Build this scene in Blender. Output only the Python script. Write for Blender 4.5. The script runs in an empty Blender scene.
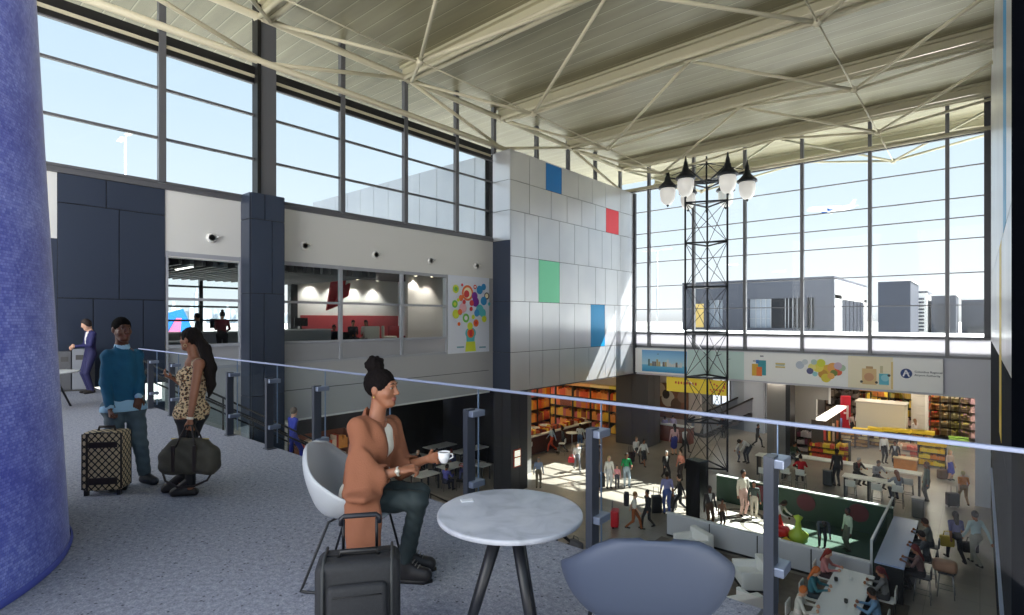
import bpy, bmesh, math, random
import numpy as np
from mathutils import Vector, Matrix
rnd = random.Random(7)
SC = bpy.context.scene
COL = SC.collection
# ------------------------------------------------------------------ camera frame
FPX = 539.0; UC = 512.0; VH = 320.0; EYE = 1.77
ANG = math.atan2(468.0, 539.0)
FW = (-math.sin(ANG), math.cos(ANG)); RT = (math.cos(ANG), math.sin(ANG))
ZL = -6.33          # lower concourse floor
XL = -17.6          # left wall plane
YB = 31.0           # glazed end wall plane
XR = 0.35           # right wall plane
def ray(u):
    r = (u-UC)/FPX
    return FW[0]+r*RT[0], FW[1]+r*RT[1]
def P(u, v, d):
    dx, dy = ray(u)
    return Vector((d*dx, d*dy, EYE+(VH-v)/FPX*d))
def onz(u, v, z):
    return P(u, v, FPX*(EYE-z)/(v-VH))
def onX(u, v, X):
    return P(u, v, X/ray(u)[0])
def onY(u, v, Y):
    return P(u, v, Y/ray(u)[1])
def YL(u): return XL*ray(u)[1]/ray(u)[0]
def XB(u, Y=YB): return Y*ray(u)[0]/ray(u)[1]
RT3 = Vector((RT[0], RT[1], 0)); FW3 = Vector((FW[0], FW[1], 0)); UP = Vector((0, 0, 1))

cam = bpy.data.cameras.new('camera'); co = bpy.data.objects.new('camera', cam); COL.objects.link(co)
cam.sensor_width = 36; cam.lens = FPX/1024*36; cam.shift_y = 12.5/1024; cam.clip_end = 5000; cam.clip_start = .05
co.location = (0, 0, EYE); co.rotation_euler = (math.pi/2, 0, ANG)
SC.camera = co

# ------------------------------------------------------------------ materials
def lin(c):
    return tuple(((x/255)/12.92 if x/255 <= .04045 else ((x/255+.055)/1.055)**2.4) for x in c)
_M = {}
def mat(rgb, rough=.6, metal=0.0, noise=0.0, scale=8.0, bump=0.0, bscale=60.0, emit=0.0, spec=.5, coat=0.0):
    key = (tuple(rgb), rough, metal, noise, scale, bump, bscale, emit, spec, coat)
    if key in _M: return _M[key]
    m = bpy.data.materials.new('mat_%d_%d_%d' % tuple(rgb)); m.use_nodes = True
    nt = m.node_tree; b = nt.nodes['Principled BSDF']
    c = lin(rgb); b.inputs['Base Color'].default_value = (*c, 1)
    b.inputs['Roughness'].default_value = rough; b.inputs['Metallic'].default_value = metal
    b.inputs['Specular IOR Level'].default_value = spec
    if coat: b.inputs['Coat Weight'].default_value = coat
    if emit:
        b.inputs['Emission Color'].default_value = (*c, 1); b.inputs['Emission Strength'].default_value = emit
    if noise or bump:
        tc = nt.nodes.new('ShaderNodeTexCoord')
    if noise:
        n = nt.nodes.new('ShaderNodeTexNoise'); n.inputs['Scale'].default_value = scale; n.inputs['Detail'].default_value = 5
        nt.links.new(tc.outputs['Object'], n.inputs['Vector'])
        mr = nt.nodes.new('ShaderNodeMapRange'); mr.inputs[1].default_value = .3; mr.inputs[2].default_value = .7
        mr.inputs[3].default_value = 1-noise; mr.inputs[4].default_value = 1+noise
        nt.links.new(n.outputs['Fac'], mr.inputs[0])
        mx = nt.nodes.new('ShaderNodeVectorMath'); mx.operation = 'SCALE'; mx.inputs[0].default_value = c
        nt.links.new(mr.outputs[0], mx.inputs['Scale']); nt.links.new(mx.outputs[0], b.inputs['Base Color'])
    if bump:
        n2 = nt.nodes.new('ShaderNodeTexNoise'); n2.inputs['Scale'].default_value = bscale; n2.inputs['Detail'].default_value = 3
        nt.links.new(tc.outputs['Object'], n2.inputs['Vector'])
        bp = nt.nodes.new('ShaderNodeBump'); bp.inputs['Strength'].default_value = bump; bp.inputs['Distance'].default_value = .01
        nt.links.new(n2.outputs['Fac'], bp.inputs['Height']); nt.links.new(bp.outputs[0], b.inputs['Normal'])
    _M[key] = m
    return m
def glass(tint=(1, 1, 1), refl=.06, rough=.02, name='glass', fac=.1):
    key = ('glass', tint, refl, rough, fac)
    if key in _M: return _M[key]
    m = bpy.data.materials.new(name); m.use_nodes = True; nt = m.node_tree; nt.nodes.clear()
    o = nt.nodes.new('ShaderNodeOutputMaterial'); t = nt.nodes.new('ShaderNodeBsdfTransparent'); g = nt.nodes.new('ShaderNodeBsdfGlossy')
    mx = nt.nodes.new('ShaderNodeMixShader'); lw = nt.nodes.new('ShaderNodeLayerWeight'); lw.inputs['Blend'].default_value = .35
    ma = nt.nodes.new('ShaderNodeMath'); ma.operation = 'MULTIPLY_ADD'; ma.inputs[1].default_value = fac; ma.inputs[2].default_value = refl
    t.inputs[0].default_value = (*tint, 1); g.inputs['Roughness'].default_value = rough
    nt.links.new(lw.outputs['Facing'], ma.inputs[0]); nt.links.new(ma.outputs[0], mx.inputs[0])
    nt.links.new(t.outputs[0], mx.inputs[1]); nt.links.new(g.outputs[0], mx.inputs[2]); nt.links.new(mx.outputs[0], o.inputs[0])
    _M[key] = m; return m
def frosted(rgb, alpha=.5):
    key = ('frost', rgb, alpha)
    if key in _M: return _M[key]
    m = bpy.data.materials.new('frosted_glass'); m.use_nodes = True; nt = m.node_tree; nt.nodes.clear()
    o = nt.nodes.new('ShaderNodeOutputMaterial'); t = nt.nodes.new('ShaderNodeBsdfTransparent'); tl = nt.nodes.new('ShaderNodeBsdfTranslucent')
    pb = nt.nodes.new('ShaderNodeBsdfPrincipled'); pb.inputs['Base Color'].default_value = (*lin(rgb), 1); pb.inputs['Roughness'].default_value = .25
    tl.inputs[0].default_value = (*lin(rgb), 1); t.inputs[0].default_value = (*lin(rgb), 1)
    a = nt.nodes.new('ShaderNodeMixShader'); a.inputs[0].default_value = .5
    nt.links.new(tl.outputs[0], a.inputs[1]); nt.links.new(pb.outputs[0], a.inputs[2])
    b = nt.nodes.new('ShaderNodeMixShader'); b.inputs[0].default_value = alpha
    nt.links.new(t.outputs[0], b.inputs[1]); nt.links.new(a.outputs[0], b.inputs[2]); nt.links.new(b.outputs[0], o.inputs[0])
    _M[key] = m; return m
def node_mat(name, build, rough=.6, metal=0.0, spec=.5):
    m = bpy.data.materials.new(name); m.use_nodes = True; nt = m.node_tree; b = nt.nodes['Principled BSDF']
    b.inputs['Roughness'].default_value = rough; b.inputs['Metallic'].default_value = metal; b.inputs['Specular IOR Level'].default_value = spec
    tc = nt.nodes.new('ShaderNodeTexCoord')
    build(nt, b, tc); return m
def ramp(nt, stops, const=False):
    r = nt.nodes.new('ShaderNodeValToRGB'); e = r.color_ramp.elements
    if const: r.color_ramp.interpolation = 'CONSTANT'
    e[0].position = stops[0][0]; e[0].color = (*lin(stops[0][1]), 1); e[1].position = stops[1][0]; e[1].color = (*lin(stops[1][1]), 1)
    for p, c in stops[2:]:
        q = e.new(p); q.color = (*lin(c), 1)
    return r

# ------------------------------------------------------------------ mesh builder
class MB:
    def __init__(s): s.v = []; s.f = []; s.m = []; s.sm = []; s.mats = []; s.cur = 0; s.smooth = False
    def use(s, m, smooth=None):
        if m not in s.mats: s.mats.append(m)
        s.cur = s.mats.index(m)
        if smooth is not None: s.smooth = smooth
        return s
    def face(s, idx): s.f.append(idx); s.m.append(s.cur); s.sm.append(s.smooth)
    def add(s, vs, fs):
        b = len(s.v); s.v.extend([tuple(p) for p in vs])
        for f in fs: s.face([b+i for i in f])
        return s
    def box(s, lo, hi, M=None):
        x0, y0, z0 = lo; x1, y1, z1 = hi
        vs = [(x0,y0,z0),(x1,y0,z0),(x1,y1,z0),(x0,y1,z0),(x0,y0,z1),(x1,y0,z1),(x1,y1,z1),(x0,y1,z1)]
        if M is not None: vs = [M @ Vector(p) for p in vs]
        return s.add(vs, [(0,3,2,1),(4,5,6,7),(0,1,5,4),(1,2,6,5),(2,3,7,6),(3,0,4,7)])
    def rbox(s, lo, hi, r=.03, M=None, n=3):
        # box with rounded edges in all directions (superellipsoid-like corner grid)
        lo = Vector(lo); hi = Vector(hi); r = min(r, *(0.499*(hi[i]-lo[i]) for i in range(3)))
        a = [math.pi/2*i/n for i in range(n+1)]
        bm = bmesh.new(); bmesh.ops.create_cube(bm, size=1)
        for v in bm.verts:
            v.co = Vector([lo[i]+(v.co[i]+.5)*(hi[i]-lo[i]) for i in range(3)])
        bmesh.ops.bevel(bm, geom=bm.edges[:], offset=r, segments=n, profile=.5, affect='EDGES')
        s.frombm(bm, M); bm.free(); return s
    def frombm(s, bm, M=None):
        bm.verts.index_update(); b = len(s.v)
        for v in bm.verts: s.v.append(tuple(M @ v.co) if M is not None else tuple(v.co))
        for f in bm.faces: s.face([b+v.index for v in f.verts])
    def quad(s, a, b, c, d): return s.add([a, b, c, d], [(0, 1, 2, 3)])
    def tube(s, pts, r, n=8, caps=True, closed=False):
        pts = [Vector(p) for p in pts]; rs = r if isinstance(r, (list, tuple)) else [r]*len(pts)
        N = len(pts); rings = []
        t0 = (pts[1]-pts[0]).normalized()
        ref = Vector((0, 0, 1)) if abs(t0.z) < .9 else Vector((1, 0, 0))
        nrm = (ref - t0*ref.dot(t0)).normalized()
        b0 = len(s.v)
        for i, p in enumerate(pts):
            if closed: t = (pts[(i+1) % N]-pts[i-1]).normalized()
            else: t = (pts[min(i+1, N-1)]-pts[max(i-1, 0)]).normalized()
            nrm = (nrm - t*nrm.dot(t))
            nrm = nrm.normalized() if nrm.length > 1e-6 else t.orthogonal().normalized()
            bn = t.cross(nrm)
            for k in range(n):
                a = 2*math.pi*k/n
                s.v.append(tuple(p+(nrm*math.cos(a)+bn*math.sin(a))*rs[i]))
        M_ = N if closed else N-1
        for i in range(M_):
            for k in range(n):
                a = b0+i*n+k; b = b0+i*n+(k+1) % n; j = (i+1) % N
                s.face([a, b, b0+j*n+(k+1) % n, b0+j*n+k])
        if caps and not closed:
            s.face([b0+k for k in range(n)][::-1]); s.face([b0+(N-1)*n+k for k in range(n)])
        return s
    def lathe(s, prof, c=(0, 0, 0), n=24, M=None, cap0=True, cap1=True, sx=1, sy=1):
        b0 = len(s.v); c = Vector(c)
        for r, z in prof:
            for k in range(n):
                a = 2*math.pi*k/n
                p = Vector((r*math.cos(a)*sx, r*math.sin(a)*sy, z))
                s.v.append(tuple((M @ p if M is not None else p)+c))
        for i in range(len(prof)-1):
            for k in range(n):
                a = b0+i*n+k; b = b0+i*n+(k+1) % n
                s.face([a, b, b+n, a+n])
        if cap0: s.face([b0+k for k in range(n)][::-1])
        if cap1: s.face([b0+(len(prof)-1)*n+k for k in range(n)])
        return s
    def prism(s, poly, h0, h1, axis='z', M=None):
        n = len(poly)
        def mk(p, h):
            q = {'z': (p[0], p[1], h), 'y': (p[0], h, p[1]), 'x': (h, p[0], p[1])}[axis]
            return M @ Vector(q) if M is not None else q
        vs = [mk(p, h0) for p in poly]+[mk(p, h1) for p in poly]
        return s.add(vs, [tuple(range(n))[::-1], tuple(range(n, 2*n))]+[(i, (i+1) % n, n+(i+1) % n, n+i) for i in range(n)])
    def build(s, name, m=None, parent=None, smooth=None, recalc=True, **props):
        me = bpy.data.meshes.new(name); me.from_pydata(s.v, [], s.f)
        for x in (s.mats or [m]): me.materials.append(x)
        if s.mats: me.polygons.foreach_set('material_index', s.m)
        me.polygons.foreach_set('use_smooth', [smooth]*len(s.f) if smooth is not None else s.sm)
        if recalc:
            bm = bmesh.new(); bm.from_mesh(me); bmesh.ops.recalc_face_normals(bm, faces=bm.faces[:]); bm.to_mesh(me); bm.free()
        me.update()
        o = bpy.data.objects.new(name, me); COL.objects.link(o)
        if parent is not None:
            o.parent = parent
            if parent.type == 'EMPTY' or True:
                o.matrix_parent_inverse = Matrix.Identity(4)
        for k, v in props.items(): o[k] = v
        return o
def tag(o, label, cat, group=None):
    o['label'] = label; o['category'] = cat
    if group: o['group'] = group
    return o
def empty(name, loc=(0, 0, 0), rz=0.0, label=None, cat=None, group=None, kind=None):
    o = bpy.data.objects.new(name, None); COL.objects.link(o); o.location = loc; o.rotation_euler = (0, 0, rz); o.empty_display_size = .1
    if label: tag(o, label, cat, group)
    if kind: o['kind'] = kind
    return o
def copy_tree(o, loc=None, rz=None, label=None, parent=None, group=None):
    c = o.copy(); COL.objects.link(c)
    if parent is not None: c.parent = parent
    if loc is not None: c.location = loc
    if rz is not None: c.rotation_euler = (0, 0, rz)
    if label: c['label'] = label
    if group: c['group'] = group
    for ch in list(o.children):
        copy_tree(ch, parent=c)
    return c
def struct(mb, name, m=None, parent=None, smooth=None, **kw):
    o = mb.build(name, m, parent, smooth, **kw)
    if parent is None: o['kind'] = 'structure'
    return o
def rz_face(fx, fy): return math.atan2(-fx, fy)      # rotation taking local +Y to (fx, fy)
_T = {}
def text_faces(body, size, align='LEFT', bold=0.0):
    cu = bpy.data.curves.new('txt', 'FONT'); cu.body = body; cu.size = size; cu.align_x = align; cu.offset = bold; cu.resolution_u = 2
    o = bpy.data.objects.new('txt', cu); COL.objects.link(o)
    dg = bpy.context.evaluated_depsgraph_get(); me = bpy.data.meshes.new_from_object(o.evaluated_get(dg))
    vs = [v.co.copy() for v in me.vertices]; fs = [tuple(p.vertices) for p in me.polygons]
    bpy.data.objects.remove(o); bpy.data.curves.remove(cu); bpy.data.meshes.remove(me)
    return vs, fs
# ------------------------------------------------------------------ shared materials
STEEL = mat((104, 105, 110), .4, .25)
DSTEEL = mat((58, 60, 66), .4, .3)
BEIGE = mat((200, 193, 168), .6, .0, spec=.3)
BEIGE_D = mat((184, 178, 152), .45, .0)
WHITEP = mat((226, 226, 224), .5)
GREYW = mat((176, 177, 180), .5)
GLASS = glass((.93, .96, .97), .01, fac=.07)
RGLASS = glass((.93, .96, .96), .008, fac=.035)
BLACK = mat((20, 20, 22), .45)
DARKCLAD = mat((70, 79, 98), .3, .45)
SEAM = mat((24, 26, 32), .6)
def carpet(nt, b, tc):
    n = nt.nodes.new('ShaderNodeTexNoise'); n.inputs['Scale'].default_value = 26; n.inputs['Detail'].default_value = 6; n.inputs['Roughness'].default_value = .75
    n2 = nt.nodes.new('ShaderNodeTexNoise'); n2.inputs['Scale'].default_value = 90; n2.inputs['Detail'].default_value = 3
    v = nt.nodes.new('ShaderNodeTexVoronoi'); v.inputs['Scale'].default_value = 17; v.inputs['Randomness'].default_value = 1
    for x in (n, n2, v): nt.links.new(tc.outputs['Object'], x.inputs['Vector'])
    r = ramp(nt, [(.3, (128, 130, 140)), (.7, (192, 194, 204)), (.5, (162, 164, 174))])
    nt.links.new(n.outputs['Fac'], r.inputs[0])
    r2 = ramp(nt, [(0.0, (60, 60, 68)), (.17, (255, 255, 255)), (.11, (100, 100, 106))])
    nt.links.new(v.outputs['Distance'], r2.inputs[0])
    r3 = ramp(nt, [(.3, (190, 192, 200)), (.65, (255, 255, 255))])
    nt.links.new(n2.outputs['Fac'], r3.inputs[0])
    m1 = nt.nodes.new('ShaderNodeMix'); m1.data_type = 'RGBA'; m1.blend_type = 'MULTIPLY'; m1.inputs[0].default_value = .8
    m2 = nt.nodes.new('ShaderNodeMix'); m2.data_type = 'RGBA'; m2.blend_type = 'MULTIPLY'; m2.inputs[0].default_value = .8
    nt.links.new(r.outputs[0], m1.inputs[6]); nt.links.new(r2.outputs[0], m1.inputs[7])
    nt.links.new(m1.outputs[2], m2.inputs[6]); nt.links.new(r3.outputs[0], m2.inputs[7]); nt.links.new(m2.outputs[2], b.inputs['Base Color'])
CARPET = node_mat('speckled_carpet', carpet, .85, 0, .2)
def tiles(nt, b, tc):
    br = nt.nodes.new('ShaderNodeTexBrick'); br.offset = 0; br.inputs['Scale'].default_value = 1
    br.inputs['Brick Width'].default_value = 1.2; br.inputs['Row Height'].default_value = 1.2; br.inputs['Mortar Size'].default_value = .006
    br.inputs['Color1'].default_value = (*lin((160, 151, 139)), 1); br.inputs['Color2'].default_value = (*lin((149, 141, 130)), 1); br.inputs['Mortar'].default_value = (*lin((112, 105, 98)), 1)
    nt.links.new(tc.outputs['Object'], br.inputs['Vector'])
    n = nt.nodes.new('ShaderNodeTexNoise'); n.inputs['Scale'].default_value = .5; n.inputs['Detail'].default_value = 6
    nt.links.new(tc.outputs['Object'], n.inputs['Vector'])
    r = ramp(nt, [(.3, (200, 200, 200)), (.7, (255, 255, 255))]); nt.links.new(n.outputs['Fac'], r.inputs[0])
    m1 = nt.nodes.new('ShaderNodeMix'); m1.data_type = 'RGBA'; m1.blend_type = 'MULTIPLY'; m1.inputs[0].default_value = .7
    nt.links.new(br.outputs[0], m1.inputs[6]); nt.links.new(r.outputs[0], m1.inputs[7]); nt.links.new(m1.outputs[2], b.inputs['Base Color'])
TILE = node_mat('polished_terrazzo_tile', tiles, .28, 0, .5)
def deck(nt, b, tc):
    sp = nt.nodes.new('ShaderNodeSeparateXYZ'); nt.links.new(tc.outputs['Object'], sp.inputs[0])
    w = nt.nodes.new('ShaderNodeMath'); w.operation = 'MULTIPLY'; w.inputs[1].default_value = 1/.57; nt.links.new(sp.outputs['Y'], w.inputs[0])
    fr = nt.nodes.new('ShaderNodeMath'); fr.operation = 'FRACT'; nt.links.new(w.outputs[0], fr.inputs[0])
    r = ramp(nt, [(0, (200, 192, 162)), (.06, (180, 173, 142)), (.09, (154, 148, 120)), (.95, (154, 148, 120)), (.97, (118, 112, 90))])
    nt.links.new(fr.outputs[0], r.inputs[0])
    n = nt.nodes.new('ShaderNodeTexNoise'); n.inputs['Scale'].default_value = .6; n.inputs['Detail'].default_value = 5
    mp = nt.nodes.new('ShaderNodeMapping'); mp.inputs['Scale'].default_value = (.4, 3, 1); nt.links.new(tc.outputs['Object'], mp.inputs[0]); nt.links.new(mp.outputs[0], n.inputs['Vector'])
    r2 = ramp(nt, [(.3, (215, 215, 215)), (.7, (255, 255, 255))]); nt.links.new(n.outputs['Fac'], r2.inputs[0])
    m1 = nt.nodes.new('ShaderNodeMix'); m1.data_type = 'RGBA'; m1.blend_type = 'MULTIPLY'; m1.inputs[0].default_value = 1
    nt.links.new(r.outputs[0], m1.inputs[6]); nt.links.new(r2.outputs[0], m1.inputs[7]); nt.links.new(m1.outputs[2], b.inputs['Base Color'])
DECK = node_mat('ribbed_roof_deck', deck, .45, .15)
# ------------------------------------------------------------------ floors
mb = MB().use(CARPET); mb.box((XL, -6, -.02), (XR, 3.5, 0)); struct(mb, 'floor')
mb = MB().use(GREYW); mb.box((XL, -6, -.55), (XR, 3.52, -.021)); struct(mb, 'trim_1')
mb = MB().use(TILE); mb.box((-30, -6, ZL-.2), (9, 54, ZL)); struct(mb, 'floor_lower')
mb = MB().use(mat((176, 174, 168), .8, noise=.06, scale=.05)); mb.box((-1500, -600, ZL-.6), (1500, 2600, ZL-.25)); struct(mb, 'ground')
# ------------------------------------------------------------------ left wall
def wallbox(mb, y0, y1, z0, z1, x0=XL-.3, x1=XL): return mb.box((x0, y0, z0), (x1, y1, z1))
mb = MB()
yA, yB_, yC = YL(57), YL(165), 8.3
mb.use(WHITEP); wallbox(mb, -6, yA, 3.83, 5.5)
mb.use(DARKCLAD); wallbox(mb, -6, yA, 0, 3.83)
mb.use(WHITEP); wallbox(mb, yB_, 7.3, 3.58, 5.5); wallbox(mb, 8.2, 18.9, 3.75, 5.5)
mb.use(GREYW); wallbox(mb, yB_, 7.3, -1.6, .3); wallbox(mb, 8.2, 18.9, -1.6, .3); wallbox(mb, 15.95, 18.9, .3, 3.75)
mb.use(DARKCLAD); wallbox(mb, -6, yB_, -1.6, -.56)
mb.use(STEEL); wallbox(mb, -6, 18.85, 5.5, 5.66, x1=XL+.06)
mb.use(SEAM); wallbox(mb, 8.3, 18.6, -.62, -.6, x1=XL+.004)
mb.use(WHITEP); wallbox(mb, 8.3, 18.6, -1.66, -1.6, x1=XL+.05)
struct(mb, 'wall_left')
# clad panels (dark) as one clad wall with raised panels
mb = MB().use(SEAM); wallbox(mb, yA, yB_, 0, 5.5, x1=XL-.0); mb.use(DARKCLAD)
def panels(mb, rows, x=XL, t=.03, g=.012):
    for z0, z1, ys in rows:
        for a, b in zip(ys[:-1], ys[1:]): mb.box((x, a+g, z0+g), (x+t, b-g, z1-g))
panels(mb, [(4.75, 5.5, [yA, YL(106), yB_]), (2.33, 4.75, [yA, YL(119), yB_]), (0, 2.33, [yA, YL(93), YL(143), yB_])])
struct(mb, 'wall_left_cladding')
# clad column beside the stairs and the steel post on top of it
mb = MB().use(SEAM); mb.box((XL, 7.25, ZL), (XL+.66, 8.3, 5.7)); mb.use(DARKCLAD)
for z0, z1, sp in [(-6.3, -3.6, .5), (-3.6, -.6, .62), (-.6, 2.6, .38), (2.6, 4.9, .62), (4.9, 5.72, .4)]:
    yy = 7.25+sp*1.05
    for a, b in ((7.25, yy), (yy, 8.3)): mb.box((XL+.66, a+.012, z0+.012), (XL+.69, b-.012, z1-.012))
    mb.box((XL+.02, 7.22, z0+.012), (XL+.64, 7.25, z1-.012))
    mb.box((XL+.02, 8.3, z0+.012), (XL+.64, 8.33, z1-.012))
struct(mb, 'clad_column')
mb = MB().use(STEEL); mb.box((XL-.05, 7.72, 5.7), (XL+.3, 8.22, 11.9)); mb.use(BLACK); mb.box((XL-.05, 7.6, 5.7), (XL+.34, 7.715, 11.9)); struct(mb, 'steel_post')
# upper windows of the left wall : one window per bay
WIN = [0]
def window(name_n, bays, plane, a0, a1, zs, ztop, frame=.07, left=True, right=False, clere=True, dark=DSTEEL, panes=GLASS):
    """bay window in plane X=XL ('x') or Y=YB ('y') between a0 and a1"""
    pass
def bay(plane, a0, a1, zs, w=.09, depth=.16, transom=.035, fm=STEEL, gm=GLASS, mull=True):
    WIN[0] += 1
    e = empty('window_%d' % WIN[0], kind='structure')
    c = XL if plane == 'x' else YB
    def B(mb, p0, p1, z0, z1, t0, t1):
        if plane == 'x': mb.box((c+t0, p0, z0), (c+t1, p1, z1))
        else: mb.box((p0, c-t1, z0), (p1, c-t0, z1))
    if mull:
        mb = MB().use(fm); B(mb, a0-w, a0+w, zs[0] if plane == 'x' else .12, zs[-1], -.02, depth); mb.build('mullion', parent=e)
    for z in zs[:-1]:
        mb = MB().use(fm); B(mb, a0+w, a1-w, z-transom, z+transom, 0, depth*.6); mb.build('transom', parent=e)
    mb = MB().use(gm); B(mb, a0+w*.5, a1-w*.5, zs[0], zs[-1], .03, .042); mb.build('pane', parent=e)
    return e
ML = [-.65, 2.2, 5.03, 7.86, 10.75, 13.6, 16.42, 18.86]
for a, b in zip(ML[:-1], ML[1:]):
    bay('x', a, b, [5.68, 6.92, 8.33, 9.35, 11.9], mull=(abs(a-7.86) > .1))
for a, b in zip([18.86, 22.15, 25.0, 27.85], [22.15, 25, 27.85, 30.9]):
    bay('x', a, b, [9.7, 11.9])
# header of the upper windows : dark band with a light strip
mb = MB().use(BLACK); mb.box((XL-.02, -1, 9.35), (XL+.1, 18.6, 9.5)); mb.use(BEIGE); mb.box((XL-.02, -1, 9.5), (XL+.12, 18.6, 9.6)); mb.use(BLACK); mb.box((XL-.02, -1, 9.6), (XL+.14, 18.6, 9.85))
struct(mb, 'trim_2')
# ------------------------------------------------------------------ panelled feature box on the left wall
def panelmat(nt, b, tc):
    oi = nt.nodes.new('ShaderNodeTexNoise'); oi.inputs['Scale'].default_value = .35; oi.inputs['Detail'].default_value = 2
    nt.links.new(tc.outputs['Object'], oi.inputs['Vector'])
    r = ramp(nt, [(.3, (196, 198, 204)), (.7, (214, 215, 218))]); nt.links.new(oi.outputs['Fac'], r.inputs[0]); nt.links.new(r.outputs[0], b.inputs['Base Color'])
PANEL = node_mat('satin_metal_panel', panelmat, .28, .55)
XBX = -16.5; YF = 18.87
rows = [(8.33, 9.7), (6.91, 8.33), (4.77, 6.91), (2.65, 4.77), (.25, 2.65), (-1.6, .25)]
mb = MB().use(SEAM); mb.box((XL-.3, YF+.03, -1.6), (XBX-.03, YB-.02, 9.7)); 
rr = random.Random(3)
colr = {0: (554, (22, 120, 196)), 1: (612.5, (236, 60, 72)), 3: (549.5, (128, 222, 176)), 4: (598, (10, 150, 210))}
wid = {0: 1.35, 1: 1.45, 3: 1.75, 4: 1.5}
colored = []
for i, (z0, z1) in enumerate(rows):
    ys = [YF+.03]
    cy = None
    if i in colr:
        u = colr[i][0]; cy = XBX*ray(u)[1]/ray(u)[0]; c0, c1 = cy-wid[i]/2, cy+wid[i]/2
    rr.seed(40+i)
    if i == 5: rr.seed(44)
    while ys[-1] < YB-1.6: ys.append(ys[-1]+rr.choice([1.05, 1.4, 1.75, 1.4]))
    ys[-1] = YB-.03
    if cy is not None:
        ys = [y for y in ys if not (c0-.35 < y < c1+.35)]+[c0, c1]; ys.sort()
    for a, b in zip(ys[:-1], ys[1:]):
        if cy is not None and abs(a-c0) < 1e-6:
            colored.append((a, b, z0, z1, colr[i][1])); continue
        mb.use(PANEL); mb.box((XBX-.03, a+.012, z0+.012), (XBX, b-.012, z1-.012))
for z0, z1 in ((8.33, 9.7), (6.91, 8.33), (5.5, 6.91)): mb.use(PANEL).box((XL, YF, z0+.012), (XBX-.012, YF+.03, z1-.012))
for z0, z1 in ((2.65, 5.5), (.25, 2.65), (-1.6, .25)): mb.use(DARKCLAD).box((XL, YF, z0+.012), (XBX-.012, YF+.03, z1-.012))
mb.use(PANEL); mb.box((XL-.3, YF, 9.7), (XBX, YB, 9.74))
mb.use(DARKCLAD); mb.box((XL-.3, YF, -1.64), (XBX, YB, -1.6))
fb = struct(mb, 'wall_left_feature')
for a, b, z0, z1, c in colored:
    k = MB().use(mat(c, .35, .25)); k.box((XBX-.03, a+.012, z0+.012), (XBX+.001, b-.012, z1-.012)); k.build('colored_panel', parent=fb)
# same panelled wall seen outside through the last bays
mb = MB().use(SEAM); mb.box((-34, 18.7, -1), (XL-.31, 19.3, 9.7)); mb.use(PANEL)
x = -34
while x < XL-1: mb.box((x+.012, 18.66, -1), (min(x+1.4, XL-.31)-.012, 18.7, 9.69)); x += 1.4
mb.use(mat((10, 150, 210), .4)); mb.box((-22.4, 18.64, 5.0), (-21.6, 18.7, 6.3))
struct(mb, 'exterior_panel_wall')
# ------------------------------------------------------------------ back wall
mb = MB()
FASCIA = mat((206, 208, 220), .5)
mb.use(FASCIA); mb.box((XL, YB, -1.65), (XR, YB+.4, .1))
mb.use(FASCIA); mb.box((XB(975), YB, ZL), (XR+.3, YB+.6, -1.65))
mb.use(STEEL); mb.box((XL, YB-.08, .06), (XR, YB+.1, .16)); mb.box((XL, YB-.06, .9), (XR, YB+.1, 1.0))
struct(mb, 'wall_back')
mb = MB().use(frosted((214, 215, 220), .9)); mb.box((XL, YB+.02, .14), (XR, YB+.05, .92)); struct(mb, 'spandrel_glazing')
MBX = [XL+.02, -15.55, -12.7, -9.8, -6.95, -4.0, -1.1, XR]
for a, b in zip(MBX[:-1], MBX[1:]):
    bay('y', a, b, [1.0, 2.43, 3.85, 5.35, 6.29, 7.16, 8.53, 9.95, 11.9], w=.075, depth=.2, transom=.022)
mb = MB().use(DSTEEL); mb.box((XBX-.05, YB-.32, -1.6), (XBX+.1, YB-.1, 9.75)); mb.box((XR-.22, YB-.25, 1), (XR, YB, 11.9)); struct(mb, 'trim_3')
mb = MB().use(BEIGE, True); mb.tube([(XL, YB-.22, 9.98), (XR, YB-.22, 9.98)], .1, 10); mb.use(DSTEEL, False); mb.box((XL, YB-.12, 9.85), (XR, YB+.05, 10.12)); struct(mb, 'trim_4')
# pillars at the back
for (x0, x1, y0, y1, nm) in ((-18.2, -15.9, YB+.45, YB+2.2, 'dark_pillar'), (XL, XBX, YF+.05, 20.15, 'dark_pillar')):
    mb = MB().use(SEAM); mb.box((x0+.02, y0+.02, ZL), (x1-.02, y1-.02, -1.64)); mb.use(mat((84, 83, 84), .4, .2) if y0 > 25 else mat((58, 58, 62), .35, .3))
    for z0, z1 in ((ZL, -4.2), (-4.2, -1.64)):
        for a, b in ((x0, (x0+x1)/2), ((x0+x1)/2, x1)):
            mb.box((a+.01, y0, z0+.01), (b-.01, y0+.03, z1-.01)); mb.box((a+.01, y1-.03, z0+.01), (b-.01, y1, z1-.01))
        for a, b in ((y0, (y0+y1)/2), ((y0+y1)/2, y1)):
            mb.box((x1-.03, a+.01, z0+.01), (x1, b-.01, z1-.01)); mb.box((x0, a+.01, z0+.01), (x0+.03, b-.01, z1-.01))
    struct(mb, nm)
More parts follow.
